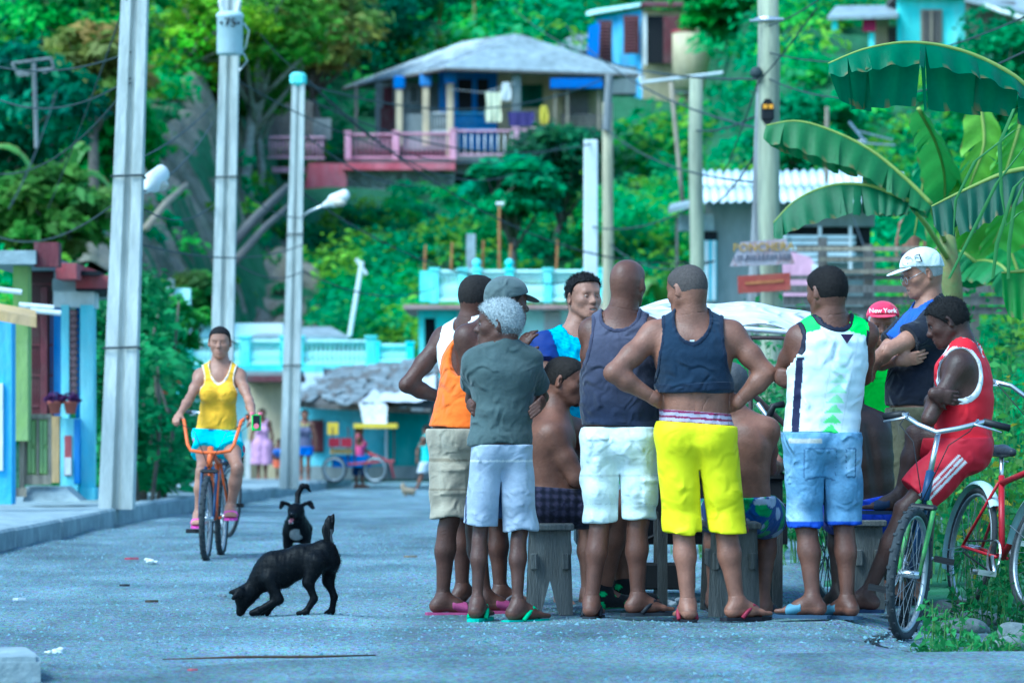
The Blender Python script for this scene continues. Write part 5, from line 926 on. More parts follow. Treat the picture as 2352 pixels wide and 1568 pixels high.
            if seat:
                D = np.maximum(D, -((x-f4(s.P[0]))*f4(-s.up[0])+(y-f4(s.P[1]))*f4(-s.up[1])+(z-f4(s.P[2]))*f4(-s.up[2])+f4(wz)))
                for p, d in pl:
                    e = (x-f4(p[0]))*f4(d[0])+(y-f4(p[1]))*f4(d[1])+(z-f4(p[2]))*f4(d[2]); rr = np.sqrt((x-f4(p[0]))**2+(y-f4(p[1]))**2+(z-f4(p[2]))**2)
                    D = np.maximum(D, np.minimum(e, f4(.17)-rr))
            else:
                D = np.maximum(D, z-f4(wz)-f4(dz)*(x-f4(s.P[0])))
                hl_ = f4(hz) if hems is None else np.where(x < f4(s.P[0]), f4(s.zpx(hems[0])), f4(s.zpx(hems[1])))
                D = np.maximum(D, hl_-z+f4(tilt)*(x-f4(s.P[0]))-f4(.007)*wob(x, y, z*0, 26, 3.))
            return D
        v, f = F.mesh(h or (.0090 if s.fine else s.h*.85), post=post)
        return s.obj(name, v, f, m or M_cloth, col)
    def hair(s, col, o=.004, rough=.0012, line=None, fr=260., name='hair', h=.0054, post2=None):
        F = Field(); s.cranium(F, o)
        ly_, lz_ = line or ((-.12, -.06, -.015, .015, .045, .075, .1), (-.085, -.07, -.055, .0, .035, .066, .075))
        def post(D, x, y, z):
            dx, dy, dz = x-f4(s.HC[0]), y-f4(s.HC[1]), z-f4(s.HC[2]); c = f4(1/s.hs)
            ly = (dx*f4(s.HF[0])+dy*f4(s.HF[1])+dz*f4(s.HF[2]))*c; lz = (dx*f4(s.HU[0])+dy*f4(s.HU[1])+dz*f4(s.HU[2]))*c; lx = (dx*f4(s.HR[0])+dy*f4(s.HR[1])+dz*f4(s.HR[2]))*c
            D = D+f4(rough)*(wob(x, y, z, fr, .5)*.5+np.random.default_rng(2).normal(size=D.shape).astype(f4)*.55)
            if post2: D = post2(D, lx, ly, lz)
            return np.maximum(D, (np.interp(ly.ravel(), ly_, lz_).reshape(ly.shape).astype(f4)-lz)*f4(s.hs))
        v, f = F.mesh(h if s.fine else s.h, post=post)
        if len(v): return s.obj(name, v, f, M_hair, col)
    def brows(s, col=(.012, .009, .008)):
        for e in (-1, 1):
            F = Field(); F.add(s.hl(e*.014, .0925, .0205), s.hl(e*.032, .089, .0265), .0035*s.hs, .0042*s.hs, .003); F.add(s.hl(e*.032, .089, .0265), s.hl(e*.048, .078, .021), .004*s.hs, .002*s.hs, .003)
            v, f = F.mesh(.0026)
            if len(v): s.obj('eyebrow', v, f, M_hair, col)
    def beard(s, col, o=.003):
        F = Field(); c = s.hs; l = s.hl
        F.add(l(-.014, .0775, -.104), l(.014, .0775, -.104), .0175*c+o, None, .02); F.add(l(-.02, .094, -.0525), l(.02, .094, -.0525), .0035*c+o*.3, None, .004)
        v, f = F.mesh(.0032)
        return s.obj('beard', v, f, M_hair, col)
    def cap(s, col, bcol=None, tiltdown=.0, o=.011, brim=.075, line=.030, name='cap', flat=0.):
        F = Field(); s.cranium(F, o); F.ell(s.hl(0, -.005, .06), (.083*s.hs, .1*s.hs, .072*s.hs), s.HR, s.HU, k=.03)
        def post(D, x, y, z):
            dx, dy, dz = x-f4(s.HC[0]), y-f4(s.HC[1]), z-f4(s.HC[2])
            ly = dx*f4(s.HF[0])+dy*f4(s.HF[1])+dz*f4(s.HF[2]); lz = dx*f4(s.HU[0])+dy*f4(s.HU[1])+dz*f4(s.HU[2])
            return np.maximum(D, f4(line)+f4(.22)*ly-lz)
        v, f = F.mesh(.0045, post=post); o1 = s.obj(name, v, f, M_cloth, col)
        B = Field(); bd = nrm(s.HF*1.-s.HU*tiltdown)
        B.ell(s.hl(0, .07, line+.014)+bd*brim*.42, (.076*s.hs, .055+brim*.42, .0055), s.HR, np.cross(s.HR, bd), k=.004)
        def post3(D, x, y, z):
            dx, dy, dz = x-f4(s.HC[0]), y-f4(s.HC[1]), z-f4(s.HC[2]); ly = dx*f4(s.HF[0])+dy*f4(s.HF[1])+dz*f4(s.HF[2]); return np.maximum(D, f4(.075)-ly)
        v, f = B.mesh(.0036, post=post3)
        if len(v): s.obj('brim', v, f, M_cloth, bcol or col)
        return o1
    def sandals(s, col, strap, kind='flip', which=(0, 1)):
        for i in which:
            a, f = s.A[i], s.ft[i]; z = a[2]-.070; x = V(f[1], -f[0], 0); B = lambda d, e, h: V(a[0]+f[0]*d+x[0]*e, a[1]+f[1]*d+x[1]*e, z+h)
            out = [(-.092, -.012), (-.084, -.030), (-.04, -.038), (.03, -.038), (.10, -.050), (.16, -.046), (.195, -.022), (.198, .010), (.17, .042), (.11, .050), (.03, .040), (-.04, .038), (-.084, .030), (-.092, .012)]
            b = MB(); b.prism([(p, q) for p, q in out], B(0, 0, -.016), f, x, V(0, 0, .017)); v = np.concatenate(b.v)
            so = obj_np('sandal', v, b.f, M_rub, s.root, False, colf(col, len(v)))
            b = MB()
            if kind == 'flip':
                for e in (-1, 1): b.tube([B(.0, e*.043, .0), B(.03, e*.043, .03), B(.075, e*.028, .058), B(.115, e*.006, .045), B(.135, 0, .02), B(.14, 0, 0)], [.011, .0105, .010, .0085, .006, .006], 6)
            else:
                b = None; Fd = Field(); Fd.add(B(.0, 0, .05), B(.125, 0, .018), (.043, .034), (.054, .03), .01, x); c0 = B(0, 0, 0)
                def pp(D, X_, Y_, Z_): u = (X_-f4(c0[0]))*f4(f[0])+(Y_-f4(c0[1]))*f4(f[1]); return np.maximum(np.maximum(D, np.abs(u-f4(.082))-f4(.04)), f4(z)-Z_)
                vv, fc = Fd.mesh(.006, post=pp); obj_np('strap', vv, fc, M_rub, so, True, colf(strap, len(vv))); continue
            v = np.concatenate(b.v); o = obj_np('strap', v, b.f, M_rub, so, True, colf(strap, len(v))); 
    def chain(s, m=None, drop=.02, r=.0026):
        b = MB(); pts = []
        for k in range(28):
            a = 2*math.pi*k/28; fx, fy = math.sin(a), math.cos(a)
            pts.append(s.N+s.X*fx*(s.neckr+.018)+s.F*(fy*(s.neckr+.02)+.004)+V(0, 0, .022-drop*max(fy, 0)*1.6-.018*abs(fx)))
        b.tube(pts, r, 6, True); b.build('necklace', m or M_gold, s.root, True)
# ------------------------------------------------------------------ the men round the table
GRP = 'men gathered round the table'
def split_x(c0, c1, x, axis=0): return lambda v: np.where(v[:, axis:axis+1] < x, np.asarray(c0), np.asarray(c1))
# man in white vest, far left, hand on hip
p = Human('man with shaved hair in a white vest, elbow out, farthest left of the group', 20.1, (1098, 684), 48, (1078, 752), (1092, 985), 38, el=((934, 884, .05), (1170, 880, '+')), wr=((1034, 922, .18), (1180, 950, .2)), kn=((1066, 1180, .1), (1146, 1188, .1)), an=((1062, 1352, .15), (1150, 1356, .1)), ft=(50, 70), skin='deep', arm=1.02,
    hands=((V(.9, .3, -.25), V(.2, .8, .2), .5, 1), (None,)*3), group=GRP, nose=1.15)
p.tank((.75, .78, .80), 985, nk=.075, nd=.02); p.shorts((.025, .05, .13), 975, 1190); p.hair((.02, .017, .016), o=.003); p.sandals((.1, .1, .12), (.1, .1, .12))
# man in orange vest with grey cap
def khaki(v): return np.where((np.abs(v[:, 2:3]-.62) < .006) | (np.abs(v[:, 2:3]-.77) < .005), (.2, .17, .12), (.33, .29, .22))*(1+.12*vwob(v, 40)[:, None])
p = Human('man in bright orange vest, grey cap and khaki cargo shorts', 19.45, (1165, 696), 62, (1112, 762), (1060, 985), 48, hw=.07, sh=((1072, 775, -.08), (1150, 790, .14)), el=((1086, 940, -.08), (1170, 900, .2)), wr=((1190, 812, -.02), (1215, 880, .2)), kn=((1032, 1190, -.02), (1090, 1190, .1)), an=((1018, 1374, 0), (1116, 1370, .1)), ft=(82, 74), skin='deep', g=1.0, arm=1.08, legr=.93,
    hands=((V(.45, -.1, .85), V(.6, .6, -.1), .35, -1), (None,)*3), group=GRP, nose=1.15)
p.tank((.80, .15, .015), 980, arm=(.095, .14, .16), nk=.08, nd=.03, loose=.014, fold=.005); p.shorts(khaki, 984, 1190, rt=.098, rh=.095, fold=.007, pockets=((1008, 1072, 1072, 1138, .010), (1004, 1064, 1076, 1084, .008), (1046, 988, 1086, 1036, .004)))
p.cap((.10, .13, .13), tiltdown=.35, brim=.07); p.hair((.02, .018, .016), o=.003); p.brows(); p.sandals((.32, .06, .16), (.30, .05, .15), 'slide')
# grey-haired man
def lightshort(v): zz = v[:, 2:3]; c = np.where(np.abs(zz-p0z) < .004, (.6, .62, .64), (.33, .38, .47)); return np.where(((v[:, 0:1] < sx1) & (v[:, 0:1] > sx0)), (.012, .02, .08), c)
p0z = EYE+(HY-1058)*18.78/FPX; sx0, sx1 = (1068-CX)*18.78/FPX+.0, (1072-CX)*18.78/FPX
p = Human('thin grey-haired man in worn dark grey t-shirt and pale grey shorts, arms wrapped', 18.78, (1146, 744), -82, (1155, 806), (1150, 1010), -14, el=((1083, 918, '+'), (1246, 912, '+')), wr=((1122, 945, .16), (1216, 945, .16)), kn=((1104, 1214, .03), (1194, 1214, .03)), an=((1096, 1386, -.02), (1190, 1390, -.03)), ft=(14, 48), skin='deep', g=.80, sw=.140, hw=.062, arm=.76, legr=.80, nose=1.25, jaw=.95, group=GRP,
    hands=((V(.3, .9, 0), V(0, 0, 1), .5), (V(-.3, .9, 0), V(0, 0, 1), .5)), deep=.92)
p.tee(lambda v: np.where(((v-W(1150, 850, 18.62))**2).sum(1)[:, None] < .0001, (.05, .025, .02), (.068, .095, .095))*(1+.15*vwob(v, 12)[:, None]), 1022, slv=.66, loose=.022, fold=.010, nk=.08, sr=.02, tilt=.0, fr=26, o=.012); p.shorts(lightshort, 1020, 1222, rt=.078, rh=.088, fold=.008, hems=(1206, 1218), tilt=.0, gap=.012, fr=22, zfold=.3)
p.strands(p.hair(lambda v: np.clip(np.where((v @ p.HU < (p.HC @ p.HU)-.02+.01*vwob(v, 60))[:, None], (.17, .185, .19), (.30, .33, .34))*(1+.12*np.random.default_rng(1).normal(size=(len(v), 1))), .02, .9), o=.009, rough=.0016, fr=190), 4500, .010, .0011, (.36, .39, .4)); p.brows((.12, .12, .12)); p.sandals((.07, .42, .30), (.04, .48, .2))
for w_, d_, t_ in (((1094, 940), (1, .1, -.5), 1), ((1232, 934), (-.9, .1, -.5), -1)):         # fingers of his crossed arms showing round his sides
    F = Field(); s0 = W(w_[0], w_[1], 18.72)-nrm(V(*d_))*.02; d_ = nrm(V(*d_)); F.add(s0-d_*.02+V(0, .03, .012), s0, (.03, .012), (.032, .012), .02, V(0, 0, 1))
    for j in range(4): q = s0+V(0, -.006, .026-.018*j); F.add(q, q+d_*(.06-.006*abs(j-1))+V(0, .0, -.012), .0092, .0075, .005)
    v, f = F.mesh(.004); p.obj('hand', v, f, M_skin, p.skin*1.1)
# seated shirtless man on the left stool
def plaid(v): a = np.sin(v[:, 0:1]*150)+np.sin(v[:, 2:3]*150+v[:, 1:2]*60); return np.where(a > .6, (.045, .04, .075), np.where(a > -.5, (.018, .019, .04), (.008, .009, .02)))
p = Human('shirtless man with short hair and goatee sitting on the left stool, facing right', 19.5, (1298, 874), 106, (1274, 958), (1262, 1140), 72, mid=(1222, 1060, 0), sh=((1318, 990, .17), (1268, 1000, -.15)), el=((1380, 1080, .2), (1326, 1098, -.18)), wr=((1440, 1050, .2), (1424, 1078, -.05)), hips=((1272, 1158, .1), (1262, 1158, -.1)), kn=((1432, 1150, .12), (1424, 1168, -.08)), an=((1432, 1356, .1), (1386, 1362, 0)), ft=(85, 80), skin=(.16, .07, .045), g=1.16, arm=1.15, belly=.9, pitch=10, nose=1.15, legr=1.1, group=GRP)
p.shorts(plaid, .05, None, rt=.115, rh=.105, seat=.82, fold=.006); p.strands(p.hair((.022, .018, .016), o=.003), 2500, .005, .0009, (.02, .017, .015)); p.brows(); p.beard((.03, .018, .014), .0)
for i in (0, 1):
    a, f = p.A[i], p.ft[i]; F = Field(); F.add(a+V(0, 0, .03), a-V(0, 0, .02), .05, .052, .02); F.add(a-f*.04-V(0, 0, .03), a+f*.15-V(0, 0, .045), (.045, .05), (.05, .032), .03, V(f[1], -f[0], 0)); v, ff = F.mesh(.008, post=lambda D, x, y, z: np.maximum(D, f4(.0)-z)); p.obj('sneaker', v, ff, M_cloth, lambda q: np.where(q[:, 2:3] < .022, (.05, .4, .12), np.where(vwob(q, 60)[:, None] > .8, (.06, .5, .15), (.012, .013, .016))))
# young man in turquoise jersey, face to the camera
zc5 = EYE+(HY-852)*20.5/FPX
def jersey(v):
    sl = (v @ p5X); c = np.where(np.abs(vwob(v*np.array((1, 1, 2.2)), 90))[:, None] > .55, (.02, .30, .50), (.025, .46, .62)); st = (np.abs(v[:, 2:3]-zc5) < .045) & (np.abs(((v[:, 0:1]*14) % 1)-.5)+np.abs(v[:, 2:3]-zc5)*9 < .42) & (np.abs(((v[:, 0:1]*14) % 1)-.5)+np.abs(v[:, 2:3]-zc5)*9 > .3); c = np.where(st, (.01, .03, .08), c); return np.where(np.abs(sl-p5c)[:, None] > .165, (.012, .03, .17), c)
p5X = V(math.cos(R(152)), -math.sin(R(152)), 0); p5c = W(1320, 800, 20.5) @ p5X
p = Human('young man with slick black hair and turquoise patterned jersey facing the camera, mouth open', 20.5, (1341, 684), 152, (1322, 772), (1318, 1010), 156, pitch=-4, el=((1252, 876, '-'), (1400, 880, '-')), wr=((1332, 842, -.22), (1330, 870, -.26)), kn=((1290, 1200, 0), (1350, 1200, 0)), an=((1290, 1362, 0), (1350, 1362, 0)), ft=(170, 160), skin='olive', sw=.18, jaw=.98, open_mouth=True, neckr=.055, group=GRP, hs=1.02)
p.tee(jersey, 1010, slv=.62, fold=.005, nk=.085, m=M_satin); p.shorts((.012, .015, .05), 1000, 1200); p.strands(p.hair((.009, .008, .009), o=.011, rough=.0025, fr=120, line=((-.12, -.06, -.015, .012, .03, .055, .1), (-.085, -.07, -.045, .02, .05, .074, .078)), post2=lambda D, lx, ly, lz: D+f4(.16)*np.maximum(f4(.065)-lz, 0)*(np.abs(lx) > .04)), 2600, .014, .0014, (.012, .011, .012), (0, 0, .5)); p.brows((.008, .006, .006)); p.chain(mat('silver', (.7, .68, .6), .35, metal=1.), .04, .0045)
# bald man in grey vest and white cargo shorts
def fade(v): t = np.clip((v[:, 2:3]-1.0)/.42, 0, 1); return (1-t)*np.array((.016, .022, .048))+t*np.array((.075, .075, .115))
def cargo(v):
    x, z = v[:, 0:1], v[:, 2:3]; q = (np.abs(z-.70) < .003) | (np.abs(z-.56) < .003) | (np.abs(z-.505) < .003); return np.where(q, (.5, .56, .56), (.66, .74, .73))*(1+.05*vwob(v, 30)[:, None])
p = Human('bald man in faded grey vest and white cargo shorts, back turned', 18.86, (1442, 652), 26, (1426, 734), (1424, 995), 8, el=((1354, 858, '+'), (1500, 862, '+')), wr=((1400, 886, .34), (1486, 890, .34)), kn=((1380, 1190, .02), (1466, 1190, .02)), an=((1358, 1382, -.02), (1466, 1374, .02)), ft=(10, 66), skin='brown', g=1.06, sw=.142, arm=1.06, legr=1.0, neckr=.068, nose=1.1, group=GRP, hs=1.0)
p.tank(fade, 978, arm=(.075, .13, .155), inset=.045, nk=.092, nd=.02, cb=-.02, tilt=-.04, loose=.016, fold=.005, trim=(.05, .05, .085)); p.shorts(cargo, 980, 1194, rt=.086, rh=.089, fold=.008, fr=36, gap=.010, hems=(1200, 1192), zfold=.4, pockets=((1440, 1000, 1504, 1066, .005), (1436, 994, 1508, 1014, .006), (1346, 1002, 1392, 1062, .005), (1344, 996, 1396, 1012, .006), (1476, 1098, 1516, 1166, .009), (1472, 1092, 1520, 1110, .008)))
p.sandals((.025, .03, .04), (.012, .014, .02))
# man in navy vest and yellow shorts, hands on hips
hx7 = (1700-CX)*18.6/FPX
def yellow(v):
    x, z = v[:, 0:1], v[:, 2:3]; e = x-hx7-.045*(1.0-z)/.5; w = e+.010*(z > 5); top = z > zt7; c = np.where((np.abs(e+.018) < .004) | (np.abs(e+.001) < .004), (.01, .01, .03), np.where(np.abs(e+.0095) < .0055, (.35, .012, .03), (.80, .74, .0)))
    return c
zt7 = EYE+(HY-965)*18.6/FPX
p = Human('stocky man in navy vest and bright yellow shorts, both hands on hips', 18.6, (1578, 666), -44, (1590, 742), (1598, 985), 3, el=((1408, 856, -.10), (1762, 858, -.06)), wr=((1504, 916, -.06), (1694, 924, -.04)), kn=((1568, 1200, .03), (1668, 1200, .03)), an=((1580, 1388, -.02), (1694, 1384, 0)), ft=(-8, 58), skin='tan', g=1.08, sw=.185, arm=1.16, legr=1.03, neckr=.066, pitch=10, nose=1.1, group=GRP,
    hands=((V(.55, .8, -.1), V(.8, -.5, .1), .3, -1), (V(-.55, .8, -.1), V(-.8, -.5, .1), .3, 1)))
p.tank((.014, .028, .055), 902, arm=(.088, .135, .175), inset=.028, nk=.085, nd=.075, cb=-.075, fold=.0045, fr=30, trim=(.012, .02, .042)); p.shorts(yellow, 972, 1222, rt=.094, rh=.106, m=M_satin, fold=.007, dz=-.07, hems=(1226, 1218), tilt=-.05, gap=.014, fr=20, zfold=.35)
wb = lambda v: np.where(np.abs(((v[:, 2:3]+.07*(v[:, 0:1]-p.P[0])-zt7+.03)*38) % 1-.5) < .2, (.16, .012, .06), (.36, .33, .45)); F = Field(); p.torso(F, .007, .05); p.legs(F, .007); v, f = F.mesh(.005, post=lambda D, x, y, z: np.maximum(D, np.abs(z+f4(.07)*(x-f4(p.P[0]))-f4(zt7+.012))-f4(.03))); p.obj('waistband', v, f, M_cloth, wb)
F = Field(); p.torso(F, .020, .05); hz7 = EYE+(HY-890)*18.6/FPX; v, f = F.mesh(.006, post=lambda D, x, y, z: np.maximum(D+f4(.003)*wob(x, y, z*2, 40), np.abs(z-f4(hz7)-f4(.006)*np.sin(x*14))-f4(.022))); p.obj('rolled_hem', v, f, M_cloth, (.012, .022, .045))
part('label_tag', M_white, p.root, lambda b: b.box(p.N-p.F*.128-V(0, 0, .092), (.022, .004, .016))); p.strands(p.hair((.075, .062, .058), o=.0018, rough=.0006), 3000, .003, .0007, (.10, .095, .092)); p.brows(); p.chain(drop=.0); p.sandals((.012, .012, .018), (.26, .02, .05))
# seated shirtless man behind the yellow shorts
def floral(v): a = vwob(v, 34, 1.); b_ = vwob(v, 46, 2.); return np.where((a > .5)[:, None], (.45, .5, .62), np.where((b_ > .35)[:, None], (.06, .35, .10), (.02, .07, .26)))
p = Human('shirtless grey-haired man in blue floral shorts sitting behind the yellow shorts', 19.45, (1678, 888), 22, (1690, 962), (1700, 1156), 24, mid=(1690, 1070, -.08), el=((1640, 1080, '+'), (1766, 1076, '+')), wr=((1690, 1080, .45), (1790, 1070, .45)), hips=((1676, 1172, .02), (1724, 1172, .05)), kn=((1640, 1176, .36), (1766, 1190, .36)), an=((1640, 1368, .25), (1752, 1380, .22)), ft=(0, 20), skin='tan', g=1.06, sw=.165, arm=1.02, group=GRP, fine=False, h=.011)
p.shorts(floral, .03, None, rt=.125, rh=.115, seat=.9); p.hair((.10, .10, .105), o=.007, rough=.003); p.sandals((.06, .065, .08), (.05, .055, .07), 'slide')
# man in white and green sleeveless jersey
xm9 = (1906-CX)*18.45/FPX; xs9 = (1836-CX)*18.45/FPX
def jersey9(v):
    x, z = v[:, 0:1], v[:, 2:3]; c = np.tile(np.array((.70, .76, .78)), (len(v), 1)); zt = EYE+(HY-775)*18.45/FPX; zb = EYE+(HY-1000)*18.45/FPX; t = np.clip((zt-z)/(zt-zb), 0, 1)
    u = x-(xm9+.075-.09*t); row = (z*21) % 1; tri = (np.abs(u) < .05*(1-row)) & (t > .03) & (t < .98); g = .12+.88*np.clip((t-.25)/.75, 0, 1); c = np.where(tri, c*(1-g)+np.array((.16, .80, .12))*g, c); c = np.where(((np.abs(u-.055) < .0025) | (np.abs(u+.055) < .0025)) & (t > 0), c*.86, c)
    e = x-xs9+.03*t; c = np.where((np.abs(e) < .017) & (z < zt-.1), (.012, .014, .05), c); gs = (z > zt+.03-.25*np.abs(x-xm9)+.02); c = np.where(gs & (np.abs(x-xm9) > .05), (.14, .80, .10), c); return c
def denim(v):
    a = vwob(v, 16)[:, None]; x, z = v[:, 0:1], v[:, 2:3]; c = np.array((.17, .30, .46))*(1+.0*a)+np.clip(a, 0, 1)*np.array((.22, .24, .24)); c = np.where((np.abs(z-pz9[0]) < .003) & (x > px9[0]) & (x < px9[1]), (.09, .16, .27), c)
    for a0, a1 in ((px9[0], px9[1]), (px9[2], px9[3])): c = np.where((((np.abs(x-a0) < .003) | (np.abs(x-a1) < .003)) & (z < pz9[0]) & (z > pz9[1])) | ((np.abs(z-pz9[0]) < .003) & (x > a0) & (x < a1)) | ((np.abs(z-pz9[1]+.25*(np.abs(x-(a0+a1)/2)-.04)) < .004) & (x > a0) & (x < a1)), (.08, .15, .26), c)
    c = np.where((z > pz9[2]) & (z < pz9[3]) & (x > px9[4]) & (x < px9[5]), (.42, .42, .38), c); return np.where(z < hz9+.03, (.03, .07, .42), c)
pz9 = [EYE+(HY-q)*18.4/FPX for q in (1030, 1098, 1018, 1006)]; px9 = [(q-CX)*18.3/FPX for q in (1848, 1922, 1946, 1968, 1812, 1886)]; hz9 = EYE+(HY-1210)*18.45/FPX
p = Human('man in white and green sleeveless jersey and ripped denim shorts, back turned', 18.45, (1899, 670), -38, (1910, 744), (1884, 1000), -14, sh=((1836, 776, 0), (1988, 768, .05)), el=((1792, 862, .1), (1984, 866, '+')), wr=((1846, 890, .3), (1880, 880, .38)), kn=((1848, 1195, .02), (1936, 1195, .04)), an=((1866, 1378, -.04), (1946, 1380, 0)), ft=(-66, -34), skin='brown', g=1.02, arm=1.02, legr=.97, neckr=.060, pitch=6, nose=1.1, group=GRP)
p.tank(jersey9, 996, arm=(.066, .125, .125), inset=.045, nk=.094, nd=.006, loose=.008, fold=.005, m=M_satin, trim=(.012, .014, .03), tilt=-.05, h=.0068); p.shorts(denim, 992, 1212, rt=.086, rh=.09, m=M_denim, fold=.007, fr=34, hems=(1210, 1204), gap=.010, h=.0072, pockets=((1848, 1030, 1922, 1098, .004), (1946, 1030, 1970, 1096, .004)))
b = MB(); b.prism([(-.032, 0), (.032, 0), (0, -.045)], p.N-p.F*.137-V(.0, 0, .052)+V(.03, 0, 0), (1, 0, 0), (0, -.15, 1), (0, -.003, 0)); b.build('emblem', mat('dark_purple', (.03, .012, .06), .6), p.root)
p.strands(p.hair((.012, .010, .010), o=.005, rough=.0012), 3000, .006, .0009, (.014, .012, .012)); p.brows(); p.sandals((.03, .06, .11), (.10, .22, .30), 'slide')
F = Field(); q0 = W(1808, 852, 18.43)
for j in range(4): q = q0+V(-.005+.006*j, -.01, .0-.019*j); F.add(q-V(.03, -.02, 0), q+V(.03, -.012, -.004), .0095, .009, .006); F.add(q+V(.03, -.012, -.004), q+V(.045, .0, -.02), .009, .008, .004)
F.ell(q0+V(-.02, .02, -.03), (.04, .03, .045), k=.02); v, f = F.mesh(.004); p.obj('hand', v, f, M_skin, p.skin)
# man in red cap and neon shirt
p = Human('older man in red cap and neon green shirt standing at the back', 21.5, (2028, 748), 186, (2022, 818), (2008, 1040), 186, pitch=4, el=((1958, 930, 0), (2100, 930, 0)), wr=((1962, 1030, -.1), (2080, 1030, -.1)), kn=((1985, 1200, 0), (2040, 1200, 0)), an=((1985, 1342, 0), (2040, 1342, 0)), ft=(175, 185), skin='tan', nose=1.1, group=GRP)
p.tee((.16, .90, .06), 1030, slv=.8, loose=.02, sr=.035); p.shorts((.03, .40, .52), 1030, 1300, rt=.11, rh=.1, name='trousers', h=.014); p.cap((.62, .03, .09), tiltdown=.1, brim=.06, line=.050); p.hair((.35, .35, .36), o=.003); p.brows((.15, .14, .13)); text('New York', 'cap_lettering', M_white, p.root, p.hl(0, .112, .088), .036, (1, .02, 0), (0, .35, 1), .002, .0008)
# seated dark shirtless man
p = Human('shirtless very dark-skinned man in blue shorts hunched on a stool, back turned', 19.7, (1940, 896), -20, (1950, 950), (1990, 1162), -24, mid=(2002, 1030, -.04), el=((1900, 1060, '+'), (2022, 1075, '+')), wr=((1880, 1080, .5), (1950, 1080, .5)), hips=((1970, 1176, 0), (2010, 1176, .05)), kn=((1920, 1180, .36), (1990, 1170, .36)), an=((1925, 1360, .25), (1985, 1360, .25)), ft=(-20, 0), skin='black', g=.95, sw=.16, arm=.95, group=GRP, fine=False, h=.011)
p.shorts(lambda v: np.where((vwob(v, 9)[:, None] > .75), (.10, .5, .08), (.012, .03, .32)), .04, None, rt=.125, rh=.115, seat=.85); p.hair((.012, .011, .011), o=.003)
# older man in white cap
def tee12(v):
    u = (v-p12N) @ p12F; s_ = np.abs((v-p12N) @ p12X); z = v[:, 2]; c = np.tile(np.array((.012, .014, .024)), (len(v), 1)); m_ = (u > .02) & (s_ < .10) & (z > p12N[2]-.27); c[m_] = (.035, .10, .42); return c
p12F = V(math.sin(R(-112)), math.cos(R(-112)), 0); p12X = V(math.cos(R(-112)), -math.sin(R(-112)), 0); p12N = W(2134, 716, 20.4)
p = Human('older man in white baseball cap and glasses, arms folded, dark blue t-shirt', 20.4, (2118, 628), -104, (2134, 712), (2100, 935), -112, pitch=14, sh=((2094, 752, .12), (2142, 752, -.13)), el=((2006, 834, .0), (2036, 806, -.28)), wr=((2068, 828, -.22), (2008, 838, -.16)), kn=((2070, 1170, 0), (2104, 1170, .1)), an=((2066, 1352, 0), (2100, 1352, .1)), ft=(-100, -110), skin='light', g=1.0, belly=.35, arm=1.0, hands=((V(.95, -.05, .15), V(0, .8, .3), .2, 1), (V(-.6, .6, -.3), V(.3, .8, 0), .4, 1)), jaw=.96, nose=1.1, group=GRP, open_mouth=True)
p.tee(tee12, 930, slv=.52, loose=.006, fold=.007, sr=.03); p.shorts((.085, .082, .05), 935, 1330, rt=.112, rh=.09, name='trousers', fold=.007, h=.011); p.cap((.72, .78, .78), tiltdown=.12, brim=.085, line=.034, o=.013); p.hair((.4, .4, .4), o=.003); p.brows((.2, .19, .18)); p.sandals((.02, .02, .02), (.02, .02, .02))
text('DC', 'cap_emblem', M_dark, p.root, p.hl(-.075, .055, .085), .062, p.HF*.8+p.HR*.6, p.HU*.95+p.HR*.25, .0015); text('DC', 'cap_emblem_fill', M_white, p.root, p.hl(-.0775, .055, .085), .052, p.HF*.8+p.HR*.6, p.HU*.95+p.HR*.25, .0015)
gl = MB()
for e in (-1, 1):
    c_ = p.hl(e*.032, .108, -.016); gl.ring(c_, p.HF, .019, .0014, 18, 5); gl.tube([p.hl(e*.05, .104, -.012), p.hl(e*.074, .05, .006), p.hl(e*.078, -.005, .016)], .0014, 5)
gl.tube([p.hl(-.013, .112, -.012), p.hl(.013, .112, -.012)], .0014, 5); gl.build('glasses', M_chrome, p.root, True)
# man in red vest sitting on the bicycle
def redshort(v):
    a = p13.K[0]-p13.H[0]; L_ = np.linalg.norm(a); d = a/L_; q = v-p13.H[0]; t = (q @ d)/L_; up_ = q-np.outer(q @ d, d); ang = up_ @ nrm(np.cross(d, V(0, 1, 0))); s_ = np.minimum(np.minimum(np.abs(ang-.0), np.abs(ang-.022)), np.abs(ang-.044)); st = (s_ < .006) & (t > .12) & (v[:, 1] < p13.H[0][1]); return np.where(st[:, None], (.72, .72, .74), (.42, .012, .03))
p = p13 = Human('man in red basketball vest and striped red shorts perched on the red bicycle', 18.7, (2176, 738), -84, (2212, 806), (2216, 1004), -72, pitch=22, sh=((2204, 838, -.13), (2236, 836, .16)), el=((2134, 962, -.2), (2140, 930, .12)), wr=((2160, 880, .0), (2146, 904, -.25)), hips=((2212, 1030, -.09), (2214, 1026, .10)), kn=((2078, 1168, -.12), (2104, 996, .16)), an=((1988, 1366, -.05), (2066, 1140, .12)), ft=(-70, -80), skin='dark', g=.9, arm=.92, legr=.95, neckr=.056, hs=.95, group=GRP, hands=((V(.5, .8, .1), V(0, .3, 1), .5, 1), (V(.92, -.15, -.22), V(.1, .9, .2), .25, -1)), nose=1.2, deep=1.05, fine=True)
p.tank((.60, .012, .028), 1018, arm=(.075, .11, .13), inset=.02, nk=.075, nd=.006, loose=.004, fold=.006, fr=28, m=M_satin, trim=(.70, .70, .72), h=.006); p.shorts(redshort, .0, None, rt=.112, rh=.105, seat=.78, fold=.006, m=M_satin, h=.0066); p.strands(p.hair((.010, .009, .009), o=.006, rough=.0015, fr=200), 3500, .007, .0011, (.012, .011, .011)); p.brows(); p.sandals((.02, .04, .10), (.02, .04, .10), 'slide')
